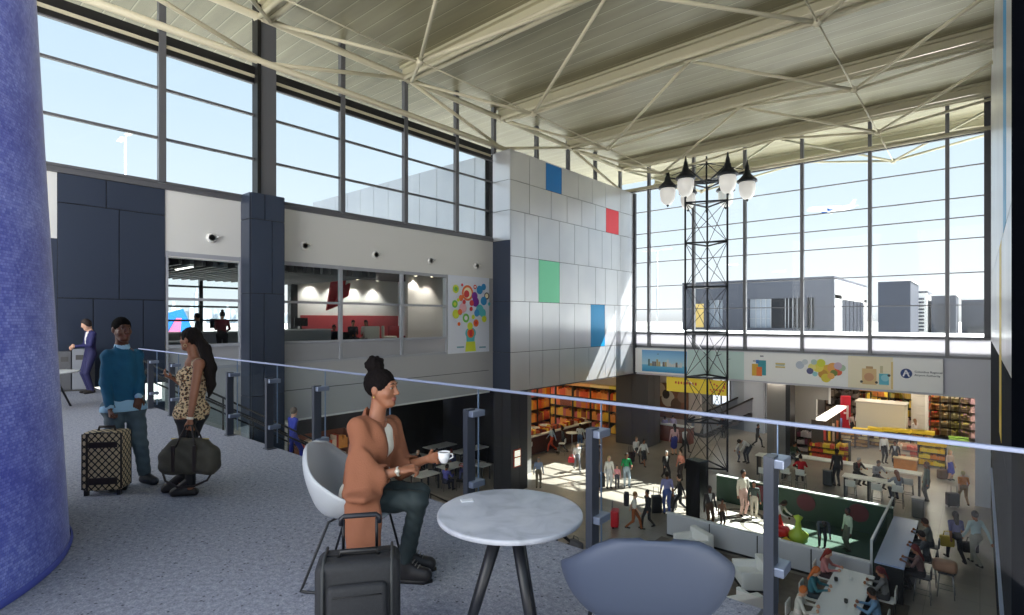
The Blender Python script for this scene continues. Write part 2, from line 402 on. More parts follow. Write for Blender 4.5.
# ------------------------------------------------------------------ right wall
mb = MB().use(SEAM); mb.box((XR+.03, 3.5, ZL), (XR+.5, YB, 11.9))
RDARK = mat((34, 37, 46), .9, spec=.1)  # lower rows: the metal panels' dark reflections put into the colour
for z0, z1 in ((8.33, 11.9), (3.5, 8.33), (.9, 3.5), (-.9, .9), (-3.9, -.9), (ZL, -4.1)):
    y = 10.2
    ys = [10.2, 13.0, 14.5, 15.8, 17.4, 20, 22.8, 25.6, 28.4, YB]
    for a, b in zip(ys[:-1], ys[1:]):
        if a == 13.0 and 3 < z0 < 9: continue
        if a == 15.8 and z0 in (-.9, .9): continue
        mb.use(PANEL if z0 > .5 else RDARK); mb.box((XR, a+.012, z0+.012), (XR+.03, b-.012, z1-.012))
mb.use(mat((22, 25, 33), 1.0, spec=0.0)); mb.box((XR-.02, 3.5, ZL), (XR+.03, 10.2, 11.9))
wr = struct(mb, 'wall_right')
k = MB().use(mat((10, 160, 222), .4)); k.box((XR-.004, 13.0, 3.5), (XR+.03, 14.5, 8.33)); k.box((XR-.004, 13.0, 8.33), (XR+.03, 14.5, 10.8)); k.build('cyan_panel', parent=wr)
k = MB().use(mat((232, 200, 30), .4)); k.box((XR-.004, 15.8, -.9), (XR+.03, 17.4, 3.5)); k.build('yellow_panel', parent=wr)
mb = MB().use(mat((170, 182, 214), .4)); mb.box((XR-.06, 10.6, -4.0), (XR, 27.5, -3.86)); struct(mb, 'trim_5')
# ------------------------------------------------------------------ roof
ZD = 11.9
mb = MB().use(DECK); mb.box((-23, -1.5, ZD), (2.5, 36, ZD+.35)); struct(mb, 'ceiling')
for y in (2.1, 7.8, 13.5, 19.2, 24.9, 30.65, 35.7):
    mb = MB().use(BEIGE_D); mb.box((XL+.1, y-.06, 11.4), (2.4, y+.06, ZD)); mb.use(BEIGE, True)
    mb.tube([(XL+.1, y-.16, 11.38), (2.4, y-.16, 11.38)], .085, 8); mb.tube([(XL+.1, y+.16, 11.38), (2.4, y+.16, 11.38)], .085, 8)
    mb.use(BEIGE_D, False); mb.box((XL+.1, y-.2, 11.8), (2.4, y+.2, ZD))
    o = struct(mb, 'roof_beam')
mb = MB().use(BEIGE, True); xw = XL+.3
mb.tube([(xw, -1, 11.4), (xw, YB, 11.4)], .12, 10); mb.tube([(xw, -1, 10.0), (xw, YB, 10.0)], .11, 10)
for a, b in (((2.1, 11.4), (7.9, 10)), ((7.9, 10), (13.5, 11.4)), ((13.5, 11.4), (19.2, 10)), ((19.2, 10), (24.9, 11.4)), ((24.9, 11.4), (30.6, 10)), ((2.1, 11.4), (-1, 10.6))):
    mb.tube([(xw, a[0], a[1]), (xw, b[0], b[1])], .075, 8)
struct(mb, 'wall_truss')
# lower nodes hung below the roof, four struts each
for xn, ups in ((-13.3, (xw, -8.15)), (-3.35, (-8.15, 1.6))):
    prev = None
    for yn in (-.5, 5.2, 10.9, 16.6, 22.3, 28.0, 33.6):
        n = Vector((xn, yn, 9.9))
        e = empty('roof_strut_frame', n, kind='structure')
        k = MB().use(BEIGE, True); k.lathe([(.01, -.13), (.1, -.09), (.13, 0), (.1, .09), (.01, .13)], n=10); k.build('node', parent=e)
        for ux in ups:
            for dy in (-2.85, 2.85):
                if yn+dy < -1.2: continue
                k = MB().use(BEIGE, True); k.tube([(0, 0, 0), (ux-xn, dy, 11.38-9.9)], .06, 8); k.build('strut', parent=e)
        if yn < 33:
            k = MB().use(BEIGE, True); k.tube([(0, 0, 0), (0, 5.7, 0)], .025, 6); k.build('tie_rod', parent=e)
# left soffit + recess under the office
mb = MB().use(mat((70, 70, 74), .7)); mb.box((-25, 3.6, -1.6), (XL-.31, 18.65, -1.45)); mb.box((-30, 18.65, -1.6), (XL-.31, YB+.4, -1.45)); struct(mb, 'ceiling_lower')
mb = MB().use(mat((50, 50, 54), .6)); mb.box((-25.3, 3.6, ZL), (-25, 20, -1.45)); mb.box((-25, 22.3, ZL), (-18.62, 22.42, -1.6)); mb.box((-25.3, 20, ZL), (-25, 22.42, -1.45)); struct(mb, 'wall_recess')
# ------------------------------------------------------------------ exterior beyond the end glazing
EXT = mat((72, 76, 88), .6); EXTL = mat((232, 232, 232), .7); EXTD = mat((48, 52, 64), .3)
# shop roof apron outside the sill
mb = MB().use(mat((206, 206, 206), .8)); mb.box((-24, YB+.42, -1.6), (6, 54, .75)); struct(mb, 'shop_roof')
t = empty('terminal_building', (-18, 62, ZL-.25), label='dark grey terminal block with wide glazed opening outside the end windows', cat='building')
def loc(o): return Vector(o.location)
def tb(e, name, m, *boxes):
    k = MB().use(m)
    for lo, hi in boxes: k.box(Vector(lo)-loc(e), Vector(hi)-loc(e))
    return k.build(name, parent=e)
zt = 6.05
B0 = .95
tb(t, 'facade', EXT, ((-26, 60, ZL-.25), (-23.1, 60.5, zt)), ((-23.1, 60, 4.0), (-21.4, 60.5, zt)), ((-21.4, 60, ZL-.25), (-18.7, 60.5, zt)), ((-18.7, 60, 4.0), (-12.4, 60.5, zt)), ((-12.4, 60, ZL-.25), (-10.7, 60.5, zt)), ((-13.5, 60, B0), (-13.1, 60.5, 4.0)), ((-23.1, 60, ZL-.25), (-21.4, 60.5, B0)), ((-18.7, 60, ZL-.25), (-12.4, 60.5, B0)), ((-26, 60.5, zt-.3), (-10.7, 80, zt)), ((-26, 60.5, ZL), (-25.6, 80, zt)))
tb(t, 'side_wall', EXTL, ((-11.0, 60.5, 3.9), (-10.7, 80, zt-.3)), ((-11, 60.5, ZL), (-10.7, 64, 4.3)), ((-11, 78, ZL), (-10.7, 80, 4.3)))
tb(t, 'back_wall', mat((120, 126, 138), .6), ((-26, 79.5, ZL), (-11, 80, zt)))
tb(t, 'glazing', mat((26, 30, 38), .3, 0, spec=.3), ((-16.6, 60.6, B0), (-13.5, 60.7, 4.0)), ((-13.1, 60.6, B0), (-12.4, 60.7, 4.0)))
for q in (((-18.7, 60.6, B0), (-16.6, 60.7, 4.0)), ((-23.1, 60.6, B0), (-21.4, 60.7, 4.0))): tb(t, 'pale_glazing', mat((150, 160, 174), .4), q)
for q in [*[((x, 60.45, B0), (x+.06, 60.6, 4.0)) for x in (-22.5, -22, -18.1, -17.6, -17.1, -16.6, -15.2, -14.9, -14.5, -14.1, -12.8)], *[((-18.7, 60.45, z), (-16.6, 60.6, z+.05)) for z in (1.9, 2.9)]]: tb(t, 'window_bar', mat((170, 174, 182), .4), q)
tb(t, 'warm_panel', mat((222, 190, 110), .5), ((-24.4, 59.96, B0), (-23.5, 60.01, 3.6)))
tb(t, 'side_glazing', EXTD, *[((-10.98, y, ZL), (-10.75, y+1.9, 4.2)) for y in (64.3, 66.6, 68.9, 71.2, 73.5, 75.8)])
def block(name, label, x0, x1, y0, y1, z1, m, fins=None):
    e = empty(name, ((x0+x1)/2, (y0+y1)/2, ZL-.25), label=label, cat='building', group=None)
    tb(e, 'walls', m, ((x0, y0, ZL-.25), (x1, y1, z1)))
    tb(e, 'parapet', EXTL if m is not EXTL else EXT, ((x0-.1, y0-.1, z1), (x1+.1, y1+.1, z1+.25)))
    if fins: fins(e)
    return e
block('dark_tower_block', 'dark grey box building with a flat front just right of the terminal', -10.0, -6.6, 84, 96, 6.7, EXT)
def fin1(e): tb(e, 'louvre', mat((70, 74, 86), .5), *[((-8.5, 97.9, -.8+.5*k), (-6.1, 98.05, -.55+.5*k)) for k in range(12)])
block('louvred_block', 'white building with rows of dark louvres between grey blocks', -8.8, -5.8, 98, 110, 5.7, EXTL, fin1)
def fin2(e): tb(e, 'door_bay', EXTD, ((-4.6, 99.85, -2), (-3.2, 100.0, 4)))
block('small_grey_block', 'small dark grey block beside the louvred white building', -5.4, -2.6, 100, 112, 5.3, EXT, fin2)
def fin3(e): tb(e, 'window_band', EXTD, ((-1.6, 109.85, -1.5), (6, 110.0, .9)))
block('long_grey_block', 'long low dark grey block at the right end of the end windows', -2.2, 9, 110, 122, 4.9, EXT, fin3)
def lamp_post(x, y, h, label):
    e = empty('lamp_post', (x, y, ZL-.25), label=label, cat='street lamp'); W = mat((226, 228, 230), .5)
    H = h-ZL+.25
    k = MB().use(W, True); k.tube([(0, 0, 0), (0, 0, H)], [.16, .1], 8); k.build('pole', parent=e)
    for s in (-1, 1):
        k = MB().use(W, True); k.tube([(0, 0, H), (s*.9, 0, H+.15)], .05, 6); k.build('arm', parent=e)
        k = MB().use(W); k.rbox((s*1.5-.75, -.25, H+.08), (s*1.5+.75, .25, H+.26), .06); k.build('lamp_head', parent=e)
p = onY(657, 251, 74); lamp_post(p.x, p.y, p.z, 'pale double headed lamp post outside the end windows near the left corner')
p = onX(125, 138, -66); lamp_post(p.x, p.y, p.z, 'pale double headed lamp post outside the upper left windows')
# airliner in the sky
def plane(loc, scale, heading, label):
    e = empty('airliner', loc, heading, label=label, cat='airplane'); e.scale = (scale,)*3
    Wm = mat((232, 234, 238), .35); Bl = mat((44, 92, 168), .4)
    k = MB().use(Wm, True); k.tube([(0, 17.5, -.6), (0, 17, -.4), (0, 15.5, 0), (0, 12, .2), (0, -8, .2), (0, -14, .9), (0, -17.5, 1.6)], [.1, .9, 1.7, 2.0, 2.0, 1.3, .3], 16); k.build('fuselage', parent=e)
    for s in (-1, 1):
        k = MB().use(Wm); k.prism([(s*1.6, 4), (s*16.5, -6), (s*16.5, -7.6), (s*1.6, -2.4)], -.6, -.25); k.build('wing', parent=e)
        k = MB().use(Wm); k.prism([(s*.5, -13), (s*6, -16.4), (s*6, -17.4), (s*.5, -16)], 1.2, 1.4); k.build('tailplane', parent=e)
        k = MB().use(Bl, True); k.tube([(s*5.2, 4.6, -1.6), (s*5.2, 3.5, -1.6), (s*5.2, 1.2, -1.5)], [.95, 1.1, .7], 12); k.build('engine', parent=e)
    k = MB().use(Wm); k.prism([(-12, 1.6), (-16.2, 7), (-18.2, 7), (-16.8, 1.4)], -.2, .2, 'x'); k.build('tail_fin', parent=e)
    return e
p = P(831, 209, 420)
hd = (-RT3*1+FW3*.15); plane(p, 1.0, rz_face(hd.x, hd.y), 'white airliner with blue engines flying past the end windows')
for (u, v) in ((732, 265), (779, 272)):
    p = P(u, v, 620); e = plane(p, .42, rz_face(-RT3.x, -RT3.y), 'tiny distant plane low in the sky %s' % ('above the left half of the dark terminal block' if u < 750 else 'above the glazed opening of the dark terminal block'))
# skyline seen through the office
rs = random.Random(11)
SKYM = [mat(c, .8) for c in ((196, 204, 214), (206, 212, 220), (214, 220, 228), (186, 196, 208))]  # distance haze put into the pale tower colours
X0 = -1400
for i, u in enumerate(list(range(167, 250, 6))+[286, 290, 295]):
    p = onX(u, 300, X0-rs.uniform(0, 20)); hgt = rs.choice([22, 30, 38, 44, 28, 50])
    if abs(u-197) < 3: hgt = 82
    wd = rs.uniform(4.2, 5.6)
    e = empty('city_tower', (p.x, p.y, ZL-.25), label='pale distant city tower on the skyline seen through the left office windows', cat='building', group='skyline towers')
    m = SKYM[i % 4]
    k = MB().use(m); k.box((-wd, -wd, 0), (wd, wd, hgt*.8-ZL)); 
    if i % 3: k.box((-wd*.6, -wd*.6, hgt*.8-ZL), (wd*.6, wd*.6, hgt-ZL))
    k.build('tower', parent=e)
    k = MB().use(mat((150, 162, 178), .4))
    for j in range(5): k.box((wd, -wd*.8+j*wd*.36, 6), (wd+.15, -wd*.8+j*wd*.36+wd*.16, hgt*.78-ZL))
    k.build('window_strips', parent=e)
# aircraft tail parked behind the office
p = onX(174, 340, -46)
e = empty('parked_aircraft_tail', (p.x, p.y, 0), label='blue and pink aircraft tail fin outside the left office window', cat='airplane'); e.scale = (.6, .6, .6); e.location.z = 1.2
k = MB().use(mat((40, 120, 200), .4)); k.prism([(-2.6, -3), (-.8, 1.8), (1.0, 2.4), (3.2, -3)], -.15, .15, 'x'); k.build('fin', parent=e)
k = MB().use(mat((226, 110, 150), .4)); k.prism([(-.9, -1), (.2, 1.2), (.8, 1.2), (.6, -1)], -.2, .2, 'x'); k.build('pink_flash', parent=e)
k = MB().use(mat((235, 235, 238), .4)); k.prism([(-2.6, -3), (-2.0, -1.2), (1.6, -3)], -.19, .19, 'x'); k.build('white_flash', parent=e)
k = MB().use(mat((235, 235, 238), .4), True); k.tube([(0, -9, -4.0), (0, 2.5, -3.6), (0, 7, -2.8)], [1.9, 1.5, .3], 14); k.build('fuselage', parent=e)
# ------------------------------------------------------------------ office behind the left wall
OFX = -25.5
mb = MB().use(mat((150, 146, 142), .7)); mb.box((OFX-.2, 4.6, .1), (XL-.31, 19.2, .3)); struct(mb, 'floor_office')
mb = MB().use(mat((58, 58, 62), .7)); mb.box((OFX-.2, 4.6, 3.9), (XL-.31, 19.2, 4.1)); struct(mb, 'ceiling_office')
for i in range(24):
    mb = MB().use(mat((74, 74, 78), .6)); y = 5.0+i*.33
    mb.box((OFX+.2, y, 3.45), (XL-.6, y+.1, 3.72)); tag(mb.build('ceiling_baffle'), 'dark grey ceiling baffle hung in rows over the office desks', 'baffle', 'office ceiling baffles')
mb = MB().use(mat((226, 226, 224), .6)); mb.box((OFX+.6, 12.7, .3), (OFX+.8, 19.2, 3.9)); mb.use(mat((176, 70, 76), .6)); mb.box((OFX+.8, 12.9, .3), (OFX+.83, 19.2, 2.0)); mb.use(mat((190, 184, 178), .6)); mb.box((XL-3.0, 16.0, .3), (XL-2.8, 19.2, 3.9)); mb.box((OFX, 19.0, .3), (XL-.31, 19.2, 3.9)); mb.use(mat((52, 54, 60), .5)); mb.box((OFX+.55, 12.4, .3), (OFX+.85, 12.75, 3.9)); mb.box((OFX-.2, 4.6, .3), (XL-.31, 4.8, 3.9)); struct(mb, 'wall_office')
mb = MB().use(mat((30, 104, 176), .5)); mb.box((OFX+.4, 4.85, .3), (OFX+2.6, 5.3, 2.6)); tag(mb.build('blue_display_panel'), 'blue free standing panel at the left end of the office', 'panel')
# office outer windows
e = empty('window_90', kind='structure')
k = MB().use(DSTEEL)
for y in (4.8, 8.8, 12.4): k.box((OFX-.1, y-.07, .3), (OFX+.05, y+.07, 3.9))
for z in (.35, 1.75, 2.35, 3.2): k.box((OFX-.1, 4.8, z-.04), (OFX+.05, 12.4, z+.04))
k.build('frame', parent=e)
k = MB().use(GLASS); k.box((OFX-.04, 4.8, .3), (OFX-.03, 12.4, 3.9)); k.build('pane', parent=e)
# office front glazing
WM = [5.1, 7.25]; W2 = [8.33, 10.75, 13.5, 15.93]
for a, b in [(5.15, 7.24)]+list(zip(W2[:-1], W2[1:])):
    WIN[0] += 1
    e = empty('window_%d' % WIN[0], kind='structure')
    k = MB().use(mat((168, 171, 180), .5))
    for y in (a, b-.06): k.box((XL-.1, y, .3), (XL+.03, y+.06, 3.75))
    for z, h in ((.33, .04), (1.0, .05), (2.38, .04), (3.68, .06)): k.box((XL-.095, a+.06, z-h), (XL+.025, b-.06, z+h))
    k.build('frame', parent=e)
    k = MB().use(RGLASS); k.box((XL-.05, a, 1.0), (XL-.04, b, 3.7)); k.build('pane', parent=e)
    k = MB().use(frosted((216, 217, 222), .92)); k.box((XL-.05, a, .33), (XL-.035, b, 1.0)); k.build('frosted_pane', parent=e)
# downlights
EM = mat((255, 240, 215), .5, emit=9)
for x, y in [(-24.3, 13.4), (-24.3, 14.6), (-24.3, 15.8), (-24.3, 17.0), (-20.0, 17.1), (-20.2, 16.3), (-22.5, 9.3), (-20.5, 7), (-22.5, 11.3)]:
    e = empty('downlight', (x, y, 3.9), label='small round downlight in the office ceiling washing the wall', cat='light', group='office downlights')
    k = MB().use(WHITEP); k.lathe([(.1, 0), (.1, -.05), (.075, -.05), (.075, -.01)], n=14); k.build('trim_ring', parent=e)
    k = MB().use(EM); k.lathe([(.07, -.02), (.07, -.045)], n=12); k.build('lens', parent=e)
    l = bpy.data.lights.new('downlight_beam', 'SPOT'); l.energy = 140; l.spot_size = 1.7; l.spot_blend = .6; l.color = (1, .93, .84); l.shadow_soft_size = .06
    lo = bpy.data.objects.new('downlight_beam', l); COL.objects.link(lo); lo.parent = e; lo.location = (0, 0, -.07)
# ceiling luminaire strip by the first office window
e = empty('linear_ceiling_light', (-18.6, 6.0, 3.42), label='white linear light hung by the first office window', cat='light')
k = MB().use(WHITEP); k.box((-.9, -.05, -.03), (.5, .05, .05)); k.build('housing', parent=e)
k = MB().use(mat((255, 250, 240), .5, emit=5)); k.box((-.88, -.04, -.045), (.48, .04, -.03)); k.build('diffuser', parent=e)
# counters
def counter(name, lo, hi, m, label):
    e = empty(name, ((lo[0]+hi[0])/2, (lo[1]+hi[1])/2, lo[2]), label=label, cat='counter')
    tb(e, 'body', m, (lo, (hi[0], hi[1], hi[2]-.05))); tb(e, 'top', mat((206, 206, 206), .4), ((lo[0]-.04, lo[1]-.04, hi[2]-.05), (hi[0]+.04, hi[1]+.04, hi[2])))
    return e
GC = mat((150, 150, 152), .6)
counter('service_counter', (-21.6, 6.2, .3), (-20.9, 8.6, 1.35), GC, 'grey service counter inside the first office window')
counter('service_counter', (-21.2, 9.0, .3), (-20.4, 12.0, 1.4), GC, 'long grey service counter inside the second office window')
counter('service_counter', (-19.6, 5.4, .3), (-19.1, 6.6, 1.1), GC, 'low grey counter close behind the first office window sill')
def task_chair(x, y, z, rz, m, label, group=None):
    e = empty('lounge_chair', (x, y, z), rz, label=label, cat='chair', group=group)
    k = MB().use(m, True); k.rbox((-.32, -.3, .36), (.32, .32, .48), .05); k.build('seat', parent=e)
    k = MB().use(m, True); k.rbox((-.32, -.36, .4), (.32, -.24, .95), .05); k.build('backrest', parent=e)
    for s in (-1, 1):
        for q in (-1, 1):
            k = MB().use(BLACK); k.tube([(s*.26, q*.24, .36), (s*.3, q*.28, 0)], .018, 6); k.build('leg', parent=e)
    return e
RED = mat((150, 40, 48), .6); CRM = mat((206, 198, 184), .6)
task_chair(-21, 13.0, .3, 1.2, BLACK, 'black lounge chair at left end of the red walled lounge')
for i, (x, y, rz, m, l) in enumerate(((-20.4, 14.0, 1.0, CRM, 'cream lounge chair, left one below the red lounge wall'), (-20.6, 15.1, -.6, CRM, 'cream lounge chair, middle one below the red lounge wall'), (-20.9, 15.75, .4, RED, 'red lounge chair beside the cream ones in the lounge'))):
    task_chair(x, y, .55, rz, m, l)
mb = MB().use(mat((150, 144, 140), .7)); mb.box((-22.6, 12.8, .3), (-19.6, 15.95, .55)); struct(mb, 'lounge_podium')
e = empty('red_sculpture', (-22.5, 13.5, 3.1), label='folded red artwork hung at the left of the lounge', cat='artwork')
k = MB().use(mat((190, 40, 48), .5)); k.prism([(-.5, -.9), (.3, -.6), (.5, .6), (-.2, .75)], -.05, .05, 'x'); k.prism([(-.1, -.5), (.5, -.2), (.6, .4), (.1, .1)], .05, .25, 'x'); k.build('folded_panel', parent=e)
# computer screens on counters
for x, y, z, l in ((-21.2, 7.9, 1.35, 'black monitor on the grey counter in the first office window'), (-20.8, 10.9, 1.4, 'black monitor on the long counter in the second office window')):
    e = empty('monitor', (x, y, z), label=l, cat='monitor')
    k = MB().use(BLACK); k.box((-.02, -.28, .12), (.02, .28, .46)); k.build('screen', parent=e)
    k = MB().use(BLACK); k.box((-.03, -.03, .01), (.01, .03, .14)); k.box((-.1, -.12, 0), (.1, .12, .015)); k.build('stand', parent=e)
# round fittings on the white wall
for i, (u, v) in enumerate(((211, 238), (304, 246), (375, 255), (430, 261), (476, 266))):
    p = onX(u, v, XL)
    lab = ['on the white wall left of the clad column', 'on the white wall just right of the clad column', 'above the red walled lounge window', 'above the right end of the lounge windows', 'above the colourful poster'][i]
    e = empty('wall_spotlight', p, label='round white wall fitting '+lab, cat='light')
    M = Matrix.Rotation(math.pi/2, 4, 'Y')
    k = MB().use(WHITEP, True); k.lathe([(.14, 0), (.15, .03), (.13, .09), (.1, .1)], n=18, M=M); k.build('housing', parent=e)
    k = MB().use(mat((150, 150, 154), .3, .2), True); k.lathe([(.095, .1), (.09, .06), (.03, .05)], n=16, M=M); k.build('reflector', parent=e)
    k = MB().use(WHITEP, True); k.tube([(.02, .12, .03), (.12, .2, .05)], .03, 8); k.build('bracket', parent=e)
# poster
py0, py1 = 15.98, 18.58; pz0, pz1 = .28, 3.75
e = empty('wall_poster', (XL, (py0+py1)/2, pz0), label='tall pale poster with a tree of colourful dots on the white wall', cat='poster')
k = MB().use(mat((226, 232, 246), .5)); k.box((.0, py0-loc(e).y, 0), (.035, py1-loc(e).y, pz1-pz0)); k.build('board', parent=e)
def pp(u, v):
    p = onX(u, v, XL); return p.y-loc(e).y, p.z-loc(e).z
def disc(k, y, z, ry, rz_, x, m, n=18):
    k.use(m); k.prism([(y+ry*math.cos(2*math.pi*i/n), z+rz_*math.sin(2*math.pi*i/n)) for i in range(n)], x, x+.004, 'x')
k = MB(); rp = random.Random(5)
PAL = {'o': (232, 110, 40), 'r': (214, 50, 50), 'p': (120, 30, 150), 'b': (60, 150, 210), 't': (90, 190, 200), 'y': (214, 226, 60), 'g': (110, 190, 70), 'c': (250, 236, 200), 'k': (60, 60, 80), 'pk': (240, 180, 190), 'w': (245, 245, 245)}
dots = [(467, 293, .42, 'o'), (467, 293, .3, 'c'), (466, 294, .2, 'r'), (474, 296, .22, 'p'), (475, 302, .26, 'p'), (471, 303, .16, 'r'), (479, 290, .24, 'b'), (483, 287, .18, 'b'), (486, 296, .2, 'k'), (486, 296, .13, 'c'), (483, 301, .24, 'b'), (479, 310, .3, 't'), (482, 313, .24, 't'), (476, 313, .2, 'b'), (455, 289, .22, 'y'), (455, 289, .12, 'g'), (454, 304, .2, 'g'), (454, 304, .1, 'y'), (455, 314, .24, 'y'), (462, 308, .26, 'pk'), (459, 312, .16, 'o'), (465, 318, .24, 'g'), (465, 318, .12, 'w'), (458, 324, .1, 'o'), (475, 323, .2, 'o'), (475, 323, .1, 'r'), (469, 326, .2, 'y'), (474, 287, .12, 'r'), (474, 287, .06, 'w'), (460, 298, .16, 'o'), (463, 302, .12, 'r'), (470, 309, .12, 'r'), (483, 319, .18, 'y'), (457, 300, .09, 'y'), (461, 285, .08, 'r'), (488, 304, .1, 't'), (472, 317, .12, 'y')]
for i, (u, v, r_, c) in enumerate(dots):
    y, z = pp(u, v); disc(k, y, z, r_*.85, r_*.85, .036+.0012*i, mat(PAL[c], .5))
y, z = pp(470, 333); disc(k, y, z, .34, .26, .04, mat(PAL['t'], .5)); disc(k, y, z, .22, .22, .046, mat(PAL['o'], .5)); disc(k, y, z, .1, .16, .052, mat(PAL['r'], .5))
y, z = pp(470, 341); k.use(mat(PAL['t'], .5)); k.prism([(y-.22, z-.3), (y+.22, z-.3), (y+.28, z+.3), (y-.28, z+.3)], .036, .04, 'x')
y, z = pp(470, 347); k.use(mat(PAL['y'], .5)); k.prism([(y-.34, z-.2), (y+.34, z-.2), (y+.28, z+.25), (y-.28, z+.25)], .04, .044, 'x')
for u in (460, 482):
    y, z = pp(u, 347); k.use(mat((120, 170, 190), .5)); k.box((.036, y-.22, z-.04), (.039, y+.22, z+.03))
k.build('artwork', parent=e)
# ------------------------------------------------------------------ banner on the fascia
bx0, bx1 = XB(633), XB(943, YB-.25); by = YB-.25; bz0, bz1 = -1.52, .02
e = empty('fascia_banner', ((bx0+bx1)/2, YB, bz0), label='long white advertising banner box running along the fascia under the end windows', cat='banner')
cx = loc(e).x
k = MB().use(mat((246, 247, 248), .4)); k.box((bx0-cx, by-YB, 0), (bx1-cx, 0, bz1-bz0)); k.build('box', parent=e)
def bp(u, v):
    p = onY(u, v, by); return p.x-cx, p.z-bz0
yy = by-YB
def brect(name, u0, u1, v0f, v1f, rgb, t=.004, m=None):
    k = MB().use(m or mat(rgb, .4)); h = bz1-bz0
    k.box((bp(u0, 350)[0], yy-t, h*v0f), (bp(u1, 350)[0], yy, h*v1f)); return k.build(name, parent=e)
def skyad(nt, b, tc):
    sp = nt.nodes.new('ShaderNodeSeparateXYZ'); nt.links.new(tc.outputs['Generated'], sp.inputs[0])
    r = ramp(nt, [(0, (60, 150, 205)), (.3, (110, 190, 225)), (.35, (190, 225, 242)), (.7, (150, 205, 240)), (1, (110, 170, 225))]); nt.links.new(sp.outputs['Z'], r.inputs[0]); nt.links.new(r.outputs[0], b.inputs['Base Color'])
sk = brect('sky_picture', 642, 687, .07, .93, None, m=node_mat('sky_advert', skyad, .4))
k = MB(); x0 = bp(649, 360)[0]; x1 = bp(681, 360)[0]; h = bz1-bz0
for i in range(16):
    x = x0+(x1-x0)*i/15; hh = rp.choice([.12, .2, .3, .16]); k.use(mat(rp.choice([(120, 110, 110), (220, 220, 220), (90, 120, 130), (190, 170, 120), (230, 240, 245)]), .5)); k.box((x-.06, yy-.008, h*.3), (x+.06, yy-.004, h*.3+hh*1.4))
x, z = bp(658, 354); k.use(mat((60, 70, 90), .5)); k.prism([(x-.08, z), (x, z-.03), (x+.1, z+.02), (x, z+.01)], yy-.008, yy-.004, 'y')
k.build('skyline_figures', parent=sk)
mint = brect('mint_picture', 687.5, 744, .0, 1.0, (210, 236, 234))
k = MB().use(mat((60, 90, 110), .5)); x, z = bp(718, 355); k.prism([(x-.2, z-.05), (x, z), (x+.25, z+.1), (x+.02, z-.05)], yy-.008, yy-.004, 'y'); x, z = bp(729, 359); k.prism([(x-.1, z-.02), (x, z), (x+.12, z+.03), (x, z-.03)], yy-.008, yy-.004, 'y'); k.build('plane_motif', parent=mint)
# suitcases motif
k = MB()
def flat(k, u0, u1, v0, v1, rgb, t=.008):
    a, b = bp(u0, v1), bp(u1, v0); k.use(mat(rgb, .5)); k.box((a[0], yy-t, a[1]), (b[0], yy, b[1]))
flat(k, 758, 766, 360.5, 375, (60, 160, 175)); flat(k, 752, 758, 364, 375.5, (226, 180, 60), .01); flat(k, 756.5, 762, 367, 375.8, (238, 120, 50), .012); flat(k, 756, 759, 360, 363.5, (60, 130, 200), .01); flat(k, 760, 763.5, 355.5, 356.8, (150, 150, 160)); flat(k, 753, 756, 360.5, 361.5, (150, 150, 160))
k.build('suitcase_motif', parent=e)
k = MB()
for v in (363.2, 366.5): flat(k, 775.5, 785, v, v+1.1, (214, 196, 130)); 
flat(k, 776, 784.5, 364.6, 365.6, (180, 196, 190)); k.build('caption_lines', parent=e)
k = MB()
def bl(k, u, v, r_, rgb, t, sx=1):
    x, z = bp(u, v); k.use(mat(rgb, .5)); k.prism([(x+sx*r_*math.cos(a*math.pi/8), z+r_*math.sin(a*math.pi/8)) for a in range(16)], yy-t, yy, 'y')
for u, v, r_, c in ((828, 371, .32, (232, 190, 60)), (823, 374, .22, (206, 150, 50)), (833, 368, .26, (238, 170, 90)), (826, 378, .22, (224, 206, 60)), (818, 367, .26, (240, 226, 90)), (812, 367, .18, (242, 232, 140)), (821, 363, .2, (222, 226, 60)), (810, 371, .16, (90, 90, 140)), (838, 372, .18, (220, 90, 50)), (834, 373, .16, (120, 140, 60)), (800, 365, .2, (186, 196, 214)), (805, 362, .14, (206, 214, 222)), (814, 362, .14, (190, 214, 206)), (842, 368, .16, (180, 206, 180)), (838, 366, .18, (214, 190, 210)), (815, 374, .12, (150, 210, 220)), (831, 376, .16, (236, 176, 90))):
    bl(k, u, v, r_, c, .006+.0006*len(k.f)/18)
k.build('splash_motif', parent=e)
tan = brect('tan_picture', 848, 893, .0, 1.0, (246, 236, 208))
k = MB(); flat(k, 862, 876.5, 369, 384, (228, 196, 140)); flat(k, 866, 873, 366.5, 368.5, (200, 160, 110)); bl(k, 869, 377, .2, (214, 160, 120), .012); flat(k, 879, 889, 374, 384.5, (96, 190, 214)); bl(k, 885, 378, .16, (150, 215, 230), .012); flat(k, 880, 883, 366, 373, (210, 200, 160)); flat(k, 891, 893, 362, 389, (232, 206, 140))
for u, v in ((861.5, 381.5), (876.5, 382.5), (889, 375.5)): bl(k, u, v, .06, (70, 66, 60), .014)
k.build('travel_bags_motif', parent=tan)
# round blue logo with white A shaped mark and two lines of text
k = MB(); lx, lz = bp(906.3, 373.5)
bl(k, 906.3, 373.5, .225, (24, 60, 128), .01); k.use(mat((235, 240, 248), .5))
for pts in ([(-.21, -.2), (-.12, -.2), (.02, .2), (-.06, .24)], [(.2, -.2), (.11, -.2), (-.05, .18), (.02, .24)], [(-.14, -.07), (.16, .03), (.16, .07), (-.13, -.02)]):
    k.prism([(lx+q[0]*.7, lz+q[1]*.7) for q in pts], yy-.014-.001*len(k.f)/20, yy-.01, 'y')
k.build('round_logo', parent=e)
k = MB().use(mat((84, 92, 108), .5))
for i, tline in enumerate(('Columbus Regional', 'Airport Authority')):
    vsx, fsx = text_faces(tline, .128, bold=.002); x, z = bp(914.5, 372.6+i*3.3)
    k.add([(x+p.x, yy-.008, z+p.y) for p in vsx], fsx)
k.build('logo_text', parent=e)
